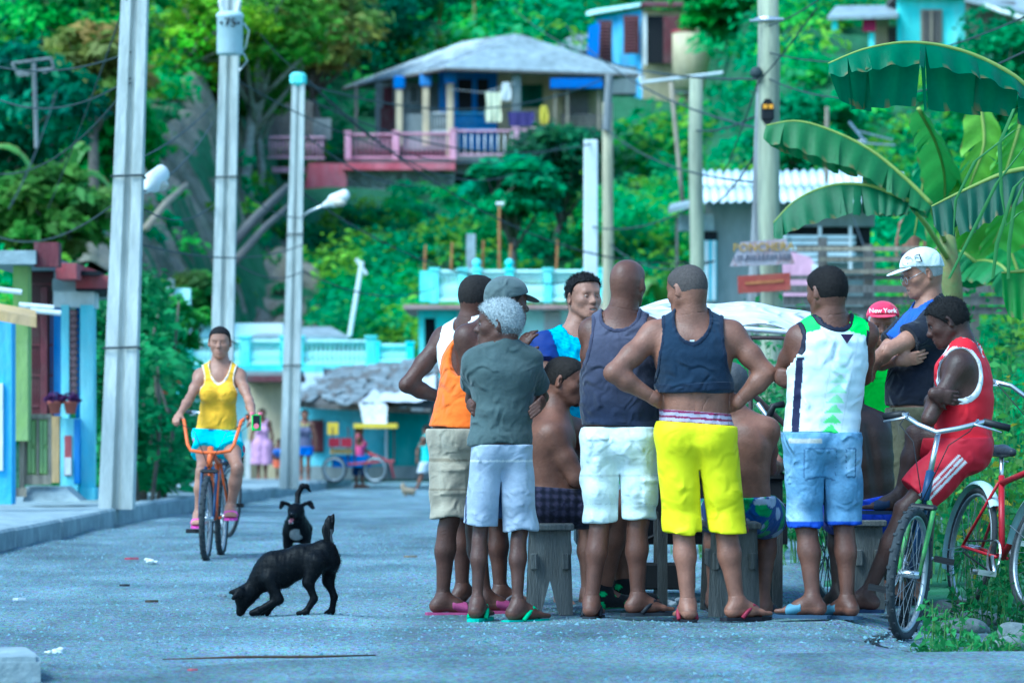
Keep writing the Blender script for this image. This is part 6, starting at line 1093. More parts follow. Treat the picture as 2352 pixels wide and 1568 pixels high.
# ------------------------------------------------------------------ woman on the bicycle
def swimshort(v): a = vwob(v, 30, 4.)[:, None]; return np.where(a > .8, (.55, .03, .10), np.where(a < -.85, (.03, .12, .25), (.09, .55, .66)))
p = pc = Human('woman in yellow vest and turquoise shorts riding the orange-handled bicycle', 27.75, (505, 786), 180, (506, 846), (498, 992), 180, pitch=4, el=((436, 914, -.16), (572, 920, -.16)), wr=((412, 952, -.36), (582, 962, -.36)), hips=((476, 1004, -.02), (522, 1004, -.02)), kn=((464, 1082, '-'), (546, 1074, '-')), an=((456, 1184, -.34), (530, 1166, -.30)), ft=(178, 176), skin='olive', g=.93, sw=.138, arm=.80, legr=.90, neckr=.045, sex='f', closed=True, jaw=.84, nose=.9, hs=.94, hands=((V(-.25, -.7, -.45), V(.2, .3, -.9), .7, 1), (V(.25, -.7, -.45), V(-.2, .3, -.9), .7, -1)), h=.009)
p.tank((.78, .42, .025), 990, arm=(.07, .12, .13), inset=.03, nk=.075, nd=.13, fold=.004, fr=45, trim=(.72, .6, .5), tw=.005); p.shorts(swimshort, .02, None, rt=.096, rh=.094, seat=.46); p.hair((.012, .010, .011), o=.005, rough=.001); p.brows((.02, .012, .01)); F = Field(); F.ell(p.hl(0, -.12, .03), (.04, .035, .04), k=.01); v, f = F.mesh(.006); p.obj('hair_bun', v, f, M_hair, (.012, .010, .011)); p.chain(drop=.07); p.sandals((.62, .06, .36), (.66, .08, .38), 'slide')
# ------------------------------------------------------------------ people far down the street
def far(label, D, px, top, bot, yaw, skin, cloth, walk=0., arms=None, female=True, grp='people at the far end of the street'):
    S_ = (bot-top); y = lambda t: top+S_*t; w = S_*.11
    an = ((px-w*.45-walk*w, y(.95), 0), (px+w*.45+walk*w, y(.95), 0)); kn = ((px-w*.42-walk*w*.35, y(.73), 0), (px+w*.42+walk*w*.6, y(.73), 0)); el = arms[0] if arms else ((px-w*1.3, y(.37), 0), (px+w*1.3, y(.37), 0)); wr = arms[1] if arms else ((px-w*1.35, y(.51), 0), (px+w*1.35, y(.51), 0)); sc = S_*D/FPX/1.66
    h = Human(label, D, (px, y(.075)), yaw, (px, y(.165)), (px, y(.50)), yaw, el=el, wr=wr, kn=kn, an=an, ft=(yaw, yaw), skin=skin, g=.95*sc**.5, sw=.155*sc, hw=.085*sc, arm=.85*sc, legr=.95*sc, neckr=.05*sc, hs=sc*1.0, sex='f' if female else 'm', fine=False, h=.017, group=grp); cloth(h, y); h.hair((.014, .011, .010), o=.012); return h
far('woman in a pink dress standing by the beige house', 83, 602, 938, 1104, 176, 'tan', lambda h, y: (h.tank((.62, .34, .55), y(.36), o=.02, name='dress_top', fold=.002), h.shorts((.62, .34, .55), y(.33), y(.77), rt=.16, rh=.19, name='dress', gap=0, fold=.008)))
far('small child in blue top and orange shorts beside the third pole', 82, 641, 1008, 1106, 180, 'brown', lambda h, y: (h.tank((.06, .15, .5), y(.42), o=.015, fold=.001), h.shorts((.75, .16, .08), y(.5), y(.66), rt=.075, rh=.085)))
far('woman in grey vest and blue shorts right of the third pole', 79.5, 700, 940, 1110, 178, 'tan', lambda h, y: (h.tank(lambda v: np.where((np.abs(v[:, 2:3]-1.05) < .05) & (np.abs(v[:, 0:1]-h.P[0]) < .1), (.35, .3, .12), (.12, .12, .2)), y(.53), o=.014, fold=.001), h.shorts((.03, .14, .55), y(.5), y(.62), rt=.1, rh=.105)))
far('girl in turquoise top and white shorts walking across the far street', 80, 981, 976, 1132, -60, 'tan', lambda h, y: (h.tank((.12, .55, .52), y(.56), o=.018, fold=.001), h.shorts((.66, .7, .75), y(.54), y(.70), rt=.1, rh=.11)), walk=1.0)
far('bare-backed boy standing in the yard behind the banana leaves', 60, 2092, 470, 690, 10, 'tan', lambda h, y: h.shorts((.03, .04, .06), y(.5), y(.75)), female=False, grp='people in the background')
def seatedfar(h, y): h.tank((.7, .1, .28), y(.55), o=.015, fold=.001); h.shorts((.02, .05, .15), y(.5), y(.8))
far('person in a pink vest riding the pedicab', 80.6, 826, 978, 1120, 100, 'tan', seatedfar, arms=(((820, 1028, 0), (836, 1030, 0)), ((846, 1040, 0), (852, 1040, 0))))
# ------------------------------------------------------------------ bicycles
M_tyre = mat('tyre', (.035, .042, .048), .9, .3, 20, .6, 90); M_rim = mat('rim_alloy', (.30, .34, .37), .45, .3, 10, metal=.7); M_spoke = mat('dull_spoke', (.16, .18, .2), .5, .2, 10, metal=.5); M_black = mat('black_plastic', (.014, .015, .018), .5, .2, 12); M_saddle = mat('worn_leather', (.03, .036, .05), .45, .3, 25, .3, 60)
def bike(label, rear, front, lean, steer, fm, forkm, barm, grp, bar='flat', fender=None, wr=.325, saddle=True, turn=0., zs=(0, 0), seat_h=.88, barz=.98, mtb=True, basket=False):
    rear, front = V(*rear), V(*front); f = nrm(front-rear); up0 = V(0, 0, 1); s = nrm(np.cross(f, up0)); up = rot(np.cross(s, f), f, R(lean)); s = nrm(np.cross(f, up)); wb = np.linalg.norm(front-rear)
    P = lambda x, y, z: rear+f*x+s*y+up*z
    t = thing('bicycle', label, 'bicycle', rear, grp); hub_r = P(0, 0, wr); hub_f = P(wb, 0, wr); head_t = P(wb-.19, 0, .80); head_b = P(wb-.14, 0, .66); bb = P(.44, 0, .29); st_t = P(.30, 0, .68); ha = nrm(head_t-head_b)
    sf, ff = rot(s, ha, R(steer)), rot(f, ha, R(steer)); hub_f = head_b+rot(hub_f-head_b, ha, R(steer)); 
    def wheel(c, ax, nm='wheel'):
        w = part(nm, M_rim, t, lambda b: b.ring(c, ax, wr-.045, .011, 36, 6, 1.3), True); ty = part('tyre', M_tyre, w, lambda b: b.ring(c, ax, wr-.022, .022 if mtb else .017, 40, 8), True); x, y, d = frame(ax)
        if mtb:
            b = MB()
            for i in range(48): a = 2*math.pi*i/48; e = math.cos(a)*x+math.sin(a)*y; tg = np.cross(d, e); b.box(c+e*(wr-.002)+d*.012*(1 if i % 2 else -1), (.008, .014, .016), axes=(e, tg, d))
            o = b.build('tread', M_tyre, w); o['kind'] = 'stuff'
        part('hub', M_chrome, w, lambda b: b.bar(c-d*.05, c+d*.05, .018, 10), True); b = MB()
        for i in range(28): a = 2*math.pi*i/28; e = math.cos(a)*x+math.sin(a)*y; a2 = a+(.5 if i % 4 < 2 else -.5); e2 = math.cos(a2)*x+math.sin(a2)*y; b.tube([c+e2*.018+d*.03*(1 if i % 2 else -1), c+e*(wr-.05)], .0016, 4)
        o = b.build('spokes', M_spoke, w); o['kind'] = 'stuff'; return w
    wheel(hub_r, s); wheel(hub_f, sf); r_ = .0165
    part('frame', fm, t, lambda b: (b.tube([head_t-ha*.02, st_t], r_, 10), b.tube([head_b+ha*.02, bb], r_*1.1, 10), b.tube([bb, st_t+nrm(st_t-bb)*.04], r_, 10), b.bar(head_b, head_t, .021, 10), [b.tube([bb+s*e*.03, hub_r+s*e*.055], .009, 7) for e in (-1, 1)], [b.tube([st_t+s*e*.018, hub_r+s*e*.055], .0085, 7) for e in (-1, 1)]), True)
    fk = part('fork', forkm, t, lambda b: [b.tube([head_b-ha*.0+sf*e*.02, head_b-ha*.05+sf*e*.052, hub_f+sf*e*.052+ha*.12+ff*-.0, hub_f+sf*e*.05], [.013, .013, .011, .009], 8) for e in (-1, 1)], True); part('crown', M_black, fk, lambda b: b.box(head_b-ha*.03, (.13, .045, .03), axes=(sf, ff, ha), bev=.01))
    zb = head_t+ha*(barz-.80-.0); part('stem', M_chrome, t, lambda b: b.bar(head_t, zb, .0135, 9), True)
    B = lambda x, y, z: zb+sf*x+ff*y+ha*z
    if bar == 'flat': pts = [(-.29, -.10, .06), (-.20, -.04, .075), (-.10, .02, .03), (0, .03, 0), (.10, .02, .03), (.20, -.04, .075), (.29, -.10, .06)]
    elif bar == 'swept': pts = [(-.27, -.22, .10), (-.26, -.10, .10), (-.20, -.01, .09), (-.08, .03, .02), (0, .04, 0), (.08, .03, .02), (.20, -.01, .09), (.26, -.10, .10), (.27, -.22, .10)]
    else: pts = [(-.27, -.20, .27), (-.24, -.10, .275), (-.205, -.03, .24), (-.165, .0, .06), (-.14, .01, .015), (-.05, .015, 0), (.05, .015, 0), (.14, .01, .015), (.165, .0, .06), (.205, -.03, .24), (.24, -.10, .275), (.27, -.20, .27)]
    pts = [B(*q) for q in pts]; hb = part('handlebar', barm, t, lambda b: b.tube(pts, .0125, 9), True)
    for e in (0, -1):
        a_, c_ = pts[e], pts[1 if e == 0 else -2]; part('grip', M_black, hb, lambda b: b.tube([a_-nrm(c_-a_)*.02, a_+(c_-a_)*.2, a_+nrm(c_-a_)*.11], [.018, .0175, .018], 10), True); q = a_+nrm(c_-a_)*.14; part('brake_lever', M_chrome, hb, lambda b: b.tube([q, q-ha*.02+ff*.04, a_-ha*.03+ff*.05], [.009, .007, .005], 6), True); part('brake_cable', M_black, hb, lambda b: b.tube([q, q+ff*.1-ha*.06, (q+head_t)/2+ff*.1, head_b+ff*.04], .0028, 5), True)
    if saddle:
        sp = st_t+nrm(st_t-bb)*(seat_h-.70); part('seat_post', M_chrome, t, lambda b: b.bar(st_t, sp, .0125, 8), True); F = Field(); F.add(sp-f*.10+up*.02, sp+f*.02+up*.02, (.085, .032), (.045, .03), .03, s); F.add(sp+f*.02+up*.02, sp+f*.15+up*.012, (.045, .03), (.022, .022), .02, s); v, fc = F.mesh(.008); sd_ = obj_np('saddle', v, fc, M_saddle, t, True); part('spring', M_chrome, sd_, lambda b: [b.ring(sp-f*.07+s*e*.05-up*.03, up, .018, .005, 12, 5) for e in (-1, 1)])
    part('chainring', M_chrome, t, lambda b: b.ring(bb+s*.045, s, .085, .006, 28, 5)); ca = R(35); cd_ = f*math.cos(ca)-up*math.sin(ca)
    for e in (-1, 1):
        q = bb+s*e*.08+cd_*e*.16; c_ = part('crank', M_chrome, t, lambda b: b.tube([bb+s*e*.055, q], .010, 7), True); part('pedal', M_chrome if not mtb else M_black, c_, lambda b: (b.box(q+s*e*.06, (.10, .09, .012), axes=(s, f, up), bev=.004), b.box(q+s*e*.06+f*.038, (.10, .012, .028), axes=(s, f, up)), b.box(q+s*e*.06-f*.038, (.10, .012, .028), axes=(s, f, up))))
    part('chain', M_black, t, lambda b: (b.tube([bb+s*.045+up*.085, hub_r+s*.045+up*.03], .005, 5), b.tube([bb+s*.045-up*.085, hub_r+s*.045-up*.03], .005, 5)))
    if fender is not None:
        for c, ff_, ss, a0, a1 in ((hub_f, ff, sf, 20, 175), (hub_r, f, s, 40, 200)):
            v = []; fc = []; n = 22
            for i in range(n+1):
                a = R(a0+(a1-a0)*i/n); e = ff_*math.cos(a)+up*math.sin(a)
                for w_, h_ in ((-.032, -.012), (-.02, .004), (0, .009), (.02, .004), (.032, -.012)): v.append(c+e*(wr+.022+h_)+ss*w_)
            fc = [(i*5+j, i*5+j+1, i*5+6+j, i*5+5+j) for i in range(n) for j in range(4)]; k = len(v); v2 = [q for q in v]; fn_ = part('fender', fender, t, lambda b: b.add(v+[q-up*.003 for q in v], fc+[tuple(k+j for j in q[::-1]) for q in fc]), True); part('stay', M_chrome, fn_, lambda b: [b.tube([c+ss*e*.045, c+(ff_*math.cos(R(a1-15))+up*math.sin(R(a1-15)))*(wr+.02)+ss*e*.03], .003, 5) for e in (-1, 1)])
    return t, P
M_bkf = mat('dark_blue_frame', (.02, .05, .12), .45, .3, 20); M_lgf = mat('lime_fork', (.08, .26, .06), .5, .35, 20, col2=(.06, .12, .05)); M_redf = mat('red_frame', (.38, .015, .03), .35, .2, 20); M_orf = mat('orange_paint', (.75, .14, .03), .4, .1, 20); M_fend = mat('pale_fender', (.5, .66, .68), .4, .15, 10); M_rimp = mat('pink_rim', (.5, .2, .22), .5)
bike('black mountain bicycle with lime fork leaning at the roadside, nearest the camera', (1.93, 19.0, -.06), (1.80, 17.95, -.06), -11, -16, M_bkf, M_lgf, M_chrome, 'bicycles at the roadside', 'flat', None, .315, True, seat_h=.80, barz=1.0)
bike('red bicycle with pale fenders at the right edge, under the man in red', (2.40, 20.4, -.03), (2.66, 19.4, -.03), -8, 12, M_redf, M_redf, M_chrome, 'bicycles at the roadside', 'swept', M_fend, .33, True, mtb=False, seat_h=.86, barz=1.08)
bt, bP = bike('bicycle with tall orange handlebar ridden by the woman in yellow', (-2.125, 28.05, 0), (-2.158, 27.05, 0), -1, 0, M_orf, M_bkf, M_orf, None, 'ape', None, .30, True, mtb=True, seat_h=.84, barz=.76)
bike('bicycle standing half hidden behind the woman in yellow', (-2.62, 33.9, 0), (-2.42, 32.9, 0), 0, 10, M_bkf, M_bkf, M_chrome, None, 'swept', None, .32, True, mtb=False)
ph = thing('phone', 'mobile phone in a green and pink case held by the cyclist', 'phone', W(588, 986, 26.85)); c_ = W(589, 970, 26.85); part('case', mat('green_case', (.12, .7, .10), .5), ph, lambda b: b.box(c_, (.066, .012, .115), rz=.2, bev=.01)); part('back', M_black, ph, lambda b: b.box(c_+V(0, -.009, .012), (.048, .006, .075), rz=.2)); part('ear', mat('pink_case', (.75, .18, .25), .5), ph, lambda b: [b.lathe(c_+V(dx, 0, .06), [(.014, -.006), (.016, 0), (.014, .012)], 10) for dx in (-.028, .028)]); part('heart', MATS['pink_case'], ph, lambda b: b.lathe(c_+V(0, -.012, -.025), [(.02, 0), (.018, .006)], 10, ax=(0, -1, 0)))
# ------------------------------------------------------------------ stools, table, tricycle cart
M_plank = mat('stool_wood', (.13, .135, .13), .9, .35, 5, .6, 30, col2=(.07, .075, .075), stretch=(7, 7, .8))
def stool(label, x0, x1, yt, yb, D, depth=.9):
    a, c = W(x0, yb, D), W(x1, yt, D); a[2] = .0; w = c[0]-a[0]; t = thing('stool', label, 'stool', V((a[0]+c[0])/2, D, 0), 'wooden benches round the table'); m_ = w/2
    part('seat', M_plank, t, lambda b: b.b2((a[0]-.015, D-.02, c[2]-.032), (c[0]+.015, D+depth, c[2]), .006))
    for k in (0, 1):
        y = D+.02+k*(depth-.10); part('leg', M_plank, t, lambda b: b.prism([(-m_-.01, 0), (-m_*.42, 0), (0, c[2]*.38), (m_*.42, 0), (m_+.01, 0), (m_-.005, c[2]-.034), (-m_+.005, c[2]-.034)], V((a[0]+c[0])/2, y, 0), (1, 0, 0), (0, 0, 1), (0, .035, 0)))
    for e in (a[0]+.01, c[0]-.045): part('rail', M_plank, t, lambda b: b.b2((e, D-.012, c[2]*.50), (e+.034, D+depth-.02, c[2]*.68), .005))
stool('weathered wooden stool with notched legs under the seated man on the left', 1214, 1312, 1203, 1410, 19.12); stool('wooden bench with notched legs behind the yellow shorts', 1632, 1742, 1200, 1424, 18.95); stool('dark wooden stool under the hunched man beside the bicycles', 1962, 2030, 1194, 1404, 19.5)
tb = thing('table', 'dark square game table at the centre of the group', 'table', V(1.05, 20.3, 0)); part('top', M_black, tb, lambda b: b.b2((.72, 19.95, .66), (1.42, 20.65, .70), .01))
for dx in (.76, 1.36):
    for y in (20.0, 20.58): part('leg', M_plank, tb, lambda b: b.b2((dx, y, 0), (dx+.05, y+.05, .66)))
part('apron', M_black, tb, lambda b: b.b2((.74, 19.97, .50), (1.40, 19.99, .66))); r = np.random.default_rng(9)
for i in range(3): o = part('paper', M_white, None, lambda b: b.box((1.28+.1*r.random(), 20.0+.1*i, .703+.0035*i), (.16, .10, .002), rz=r.normal()*.5)); tag(o, 'pale sheet of paper or card lying on the dark table', 'paper', 'papers on the table')
ct = thing('tricycle_cart', 'pedal tricycle cart with white cloth canopy behind the men', 'cart', V(1.3, 21, 0))
D1, D2 = 20.6, 21.9
can = cloth_sheet('canopy', M_tarp, [W(1385, 728, D1), W(1990, 770, D1), W(1985, 752, D2), W(1420, 712, D2)], n=34, sag=-.42, seed=6, wr=.022, parent=ct); part('canopy_edge', M_tarp, ct, lambda b: (b.tube([W(1385, 732, D1-.01), W(1560, 744, D1-.01), W(1720, 756, D1-.01), W(1860, 766, D1-.01), W(1992, 774, D1-.01)], .016, 6), b.tube([W(1992, 772, D1), W(2004, 764, D1+.1), W(1985, 748, D2)], .02, 6)), True)
M_rod = mat('rusty_rod', (.10, .07, .07), .6, .4, 20, metal=.4)
for px, y0, y1, d_ in ((1724, 772, 1250, D1), (1980, 775, 1190, D1), (1400, 705, 1250, D1), (1960, 760, 1100, D2), (1440, 700, 1200, D2)): part('post', M_rod if px < 1900 else M_black, ct, lambda b: b.bar(W(px, y0, d_), W(px, y1, d_), .012, 8))
part('canopy_rail', M_rod, ct, lambda b: b.bar(W(1715, 775, D1), W(1870, 777, D1), .011, 7)); part('rail', M_rod, ct, lambda b: (b.bar(W(1400, 1150, D1), W(1724, 1120, D1), .015, 7), b.bar(W(1724, 900, D1), W(1840, 1010, D1+.1), .015, 7)))
part('handlebar', M_chrome, ct, lambda b: b.tube([W(1740, 925, 20.5), W(1775, 975, 20.5), W(1800, 1005, 20.5), W(1840, 1040, 20.6)], .013, 8), True); part('grip', M_black, ct, lambda b: b.tube([W(1762, 968, 20.49), W(1776, 932, 20.48), W(1800, 928, 20.5)], .019, 8), True)
part('box', M_black, ct, lambda b: b.b2((.35, 20.9, .30), (1.5, 21.8, .52))); 
def cartwheel(px, py, d_, rr, m_rim):
    c_ = W(px, py, d_); w = part('wheel', m_rim, ct, lambda b: b.ring(c_, (.9, -.45, 0), rr-.06, .02, 34, 6, 1.5), True); part('tyre', M_tyre, w, lambda b: b.ring(c_, (.9, -.45, 0), rr-.03, .036, 36, 8), True); b = MB(); x, y, d = frame((.9, -.45, 0))
    for i in range(24): a = 2*math.pi*i/24; e = math.cos(a)*x+math.sin(a)*y; a2 = a+(.9 if i % 4 < 2 else -.9); b.tube([c_+(math.cos(a2)*x+math.sin(a2)*y)*.03, c_+e*(rr-.07)], .003, 4)
    b.build('spokes', M_cable, w)['kind'] = 'stuff'
cartwheel(1398, 1268, 21.2, .27, M_rimp); cartwheel(1900, 1268, 21.4, .30, M_rim)
b = MB(); c_ = W(1560, 1400, 20.6); c_[2] = .02; pts = [c_+V(math.cos(R(a))*.36, 0, math.sin(R(a))*.36) for a in np.linspace(10, 178, 20)]; v = []
for q in pts: v += [q, q+V(0, .14, 0)]
b.add(v, [(2*i, 2*i+1, 2*i+3, 2*i+2) for i in range(19)]); b.tube(pts, .012, 6); b.build('mudguard', M_black, ct, True); part('axle_box', M_black, ct, lambda b: b.b2((.58, 20.5, .07), (.98, 20.7, .21), .01))
# far pedicab
pd = thing('pedicab', 'blue pedicab with red seat parked in front of the aqua shack', 'pedicab', W(820, 1100, 80)); DP = 80.
for px in (768, 862): 
    c_ = W(px, 1078, DP); w = part('wheel', M_rim, pd, lambda b: b.ring(c_, (.35, 1, 0), .23, .03, 26, 6), True); part('tyre', M_tyre, w, lambda b: b.ring(c_, (.35, 1, 0), .26, .025, 26, 6), True)
face('seat', mat('crimson_vinyl', (.30, .01, .03), .5), pd, (755, 1006, 780, 1026, DP-.1, .1), (783, 1006, 808, 1026, DP-.1, .1)); face('seat_base', M_ochre, pd, (758, 1030, 808, 1042, DP, .5)); face('body', M_blue, pd, (762, 1046, 850, 1072, DP+.1, .6)); face('canopy', mat('yellow_canopy', (.7, .5, .04), .6), pd, (812, 972, 912, 983, DP-.2, 1.0)); face('sign_plate', MATS['yellow_canopy'], pd, (752, 970, 777, 998, DP+.2, .03))
for px in (764, 800, 815, 905): part('post', M_rod, pd, lambda b: b.bar(W(px, 980, DP+.1), W(px, 1070, DP+.1), .015, 6))
part('fork', M_red, pd, lambda b: b.tube([W(846, 1040, DP), W(896, 1060, DP), W(905, 1098, DP)], .03, 7), True); part('frame', M_red, pd, lambda b: b.bar(W(800, 1066, DP), W(905, 1058, DP), .025, 7))
# ------------------------------------------------------------------ dogs
M_fur = mat('black_fur', rough=.5, var=.35, scale=30, attr=True, spec=.1, bump=.3, bscale=150)
def fuzz(D, x, y, z): return D+f4(.0012)*wob(x, y, z, 190, 1.)
d1 = thing('dog', 'black dog sniffing the ground in the middle of the street, tail up', 'dog', W(690, 1412, 18.95)*V(1, 1, 0), 'street dogs'); Q = lambda x, y, dy=0.: W(x, y, 18.95+dy); F = Field()
F.add(Q(742, 1272), Q(690, 1288), (.056, .066), (.060, .072), .05, V(0, 1, 0)); F.add(Q(690, 1288), Q(640, 1308), (.060, .072), (.068, .088), .05, V(0, 1, 0)); F.add(Q(640, 1308), Q(612, 1322), (.068, .084), (.052, .066), .05, V(0, 1, 0)); F.add(Q(620, 1300), Q(578, 1356), (.044, .058), (.038, .046), .05, V(0, 1, 0)); F.add(Q(750, 1266), Q(757, 1290), .050, .052, .04)
F.ell(Q(562, 1368), (.052, .05, .05), k=.03); F.add(Q(562, 1376), Q(553, 1402), .036, .022, .025); F.add(Q(553, 1398), Q(551, 1407), .020, .016, .012)
for dy in (-.045, .05): F.add(Q(556, 1356, dy), Q(527 if dy > 0 else 534, 1360 if dy > 0 else 1374, dy*1.5), (.028, .012), (.010, .006), .012, V(0, .3, 1))
F.add(Q(618, 1330, -.06), Q(640, 1376, -.07), .036, .024, .03); F.add(Q(640, 1376, -.07), Q(592, 1402, -.08), .021, .016, .02); F.add(Q(592, 1404, -.08), Q(578, 1407, -.08), .020, .015, .012)
F.add(Q(625, 1335, .06), Q(632, 1378, .06), .032, .020, .03); F.add(Q(632, 1378, .06), Q(612, 1404, .06), .022, .018, .02); F.add(Q(612, 1406, .06), Q(602, 1408, .06), .019, .014, .01)
F.add(Q(728, 1292, -.06), Q(708, 1336, -.07), .052, .028, .035); F.add(Q(708, 1336, -.07), Q(722, 1374, -.07), .026, .015, .02); F.add(Q(722, 1374, -.07), Q(704, 1402, -.07), .019, .015, .012); F.add(Q(704, 1405, -.07), Q(686, 1408, -.07), .016, .013, .01)
F.add(Q(758, 1288, .05), Q(754, 1334, .06), .048, .028, .035); F.add(Q(754, 1334, .06), Q(768, 1370, .06), .024, .015, .02); F.add(Q(768, 1370, .06), Q(762, 1402, .06), .018, .015, .012); F.add(Q(762, 1404, .06), Q(750, 1408, .05), .017, .014, .01)
v, f = F.mesh(.0065, post=fuzz); strands(obj_np('body', v, f, M_fur, d1, True, colf((.0022, .003, .0045), len(v))), d1, 6000, .009, .0009, (.003, .0038, .005), M_fur, (.45, 0, -.25), 'fur')
F = Field(); F.add(Q(753, 1250), Q(752, 1215), .022, .026, .02); F.add(Q(752, 1215), Q(758, 1196), .026, .022, .015); F.add(Q(758, 1196), Q(768, 1180), .020, .004, .015); v, f = F.mesh(.0055, post=lambda D, x, y, z: D+f4(.004)*wob(x*2, y*2, z*.4, 150, 1.)); obj_np('tail', v, f, M_fur, d1, True, np.where((v[:, 0:1]+v[:, 2:3]*.0 > Q(759, 0)[0]) & (v[:, 2:3] < Q(0, 1215)[2]), (.12, .12, .12), (.007, .0075, .009)))
d2 = thing('dog', 'black dog with white chest panting toward the camera, curled tail raised', 'dog', W(680, 1276, 28.2)*V(1, 1, 0), 'street dogs'); Q = lambda x, y, dy=0.: W(x, y, 28.2+dy); F = Field()
F.add(Q(681, 1212, .05), Q(684, 1205, .45), (.088, .105), (.080, .085), .06, V(1, 0, 0)); F.ell(Q(680, 1172, -.12), (.062, .07, .058), k=.03); F.add(Q(679, 1177, -.14), Q(670, 1183, -.24), (.038, .032), (.024, .022), .03, V(1, 0, 0)); F.add(Q(673, 1196, -.13), Q(668, 1202, -.20), (.026, .014), (.018, .011), .012, V(1, 0, 0)); F.add(Q(681, 1190, -.05), Q(681, 1215, .08), .065, .075, .05)
for e in (-1, 1): F.add(Q(680+e*17, 1158, -.1), Q(680+e*30, 1153, -.1), (.030, .014), (.026, .011), .012, V(0, 1, 0)); F.add(Q(680+e*30, 1153, -.1), Q(680+e*37+(3 if e > 0 else 1), 1167, -.12), (.026, .010), (.015, .007), .01, V(1, 0, .3)); F.add(Q(681+e*20, 1225, .05), Q(680+e*21, 1250, .05), .040, .028, .03); F.add(Q(680+e*21, 1250, .05), Q(680+e*21, 1272, .04), .024, .022, .02); F.add(Q(684+e*20, 1215, .42), Q(684+e*20, 1250, .46), .048, .028, .03); F.add(Q(684+e*20, 1250, .46), Q(684+e*19, 1272, .42), .020, .02, .02)
F.add(Q(683, 1165, .5), Q(684, 1135, .55), .022, .020, .02); F.add(Q(684, 1135, .55), Q(694, 1116, .55), .020, .020, .015); F.add(Q(694, 1116, .55), Q(704, 1116, .55), .02, .019, .012); F.add(Q(704, 1116, .55), Q(714, 1130, .55), .018, .006, .012)
v, f = F.mesh(.008, post=fuzz); cc = colf((.0045, .0055, .0075), len(v)); a_ = Q(680, 1229, -.05); m_ = (((v-a_)*np.array((1, .5, 1.1)))**2).sum(1) < .052**2; cc[m_ & (v[:, 1] < 28.3) & (vwob(v, 60) > -.5)] = (.35, .36, .36); strands(obj_np('body', v, f, M_fur, d2, True, cc), d2, 4000, .009, .0010, (.004, .005, .006), M_fur, (0, .3, -.4), 'fur')
F = Field(); F.add(Q(671, 1191, -.2), Q(667, 1199, -.225), (.016, .006), (.014, .005), .004, V(1, 0, 0)); v, f = F.mesh(.004); obj_np('tongue', v, f, M_rub, d2, True, colf((.45, .16, .2), len(v))); F = Field(); F.ell(Q(670, 1180, -.262), (.013, .009, .009), k=.003); v, f = F.mesh(.0035); obj_np('nose', v, f, M_eye, d2, True, colf((.012, .012, .014), len(v)))
for e in (-1, 1): F = Field(); F.ell(Q(678+e*9, 1170, -.172), (.008, .006, .007), k=.002); v, f = F.mesh(.003); obj_np('eye', v, f, M_eye, d2, True, colf((.05, .045, .05), len(v)))
for i, e in enumerate((-1, 1)): F = Field(); F.add(Q(668+e*3.5, 1202, -.212), Q(668+e*4.5, 1194, -.19), .004, .003, .002); v, f = F.mesh(.003); obj_np('tooth', v, f, M_eye, d2, True, colf((.6, .6, .58), len(v)))
d3 = thing('dog', 'tiny pale tan dog far off on the street near the walking girl', 'dog', W(940, 1142, 66)*V(1, 1, 0)+V(0, 0, float(gz(66))), 'street dogs'); Q = lambda x, y, dy=0.: W(x, y, 66+dy); F = Field(); F.add(Q(930, 1126), Q(948, 1128), .06, .055, .04); F.ell(Q(926, 1117), (.05, .05, .05), k=.03); F.add(Q(925, 1114), Q(924, 1106), .02, .01, .02)
for x in (930, 934, 945, 949): F.add(Q(x, 1130), Q(x, 1141), .025, .018, .02)
v, f = F.mesh(.016); obj_np('body', v, f, M_fur, d3, True, colf((.32, .25, .17), len(v)))
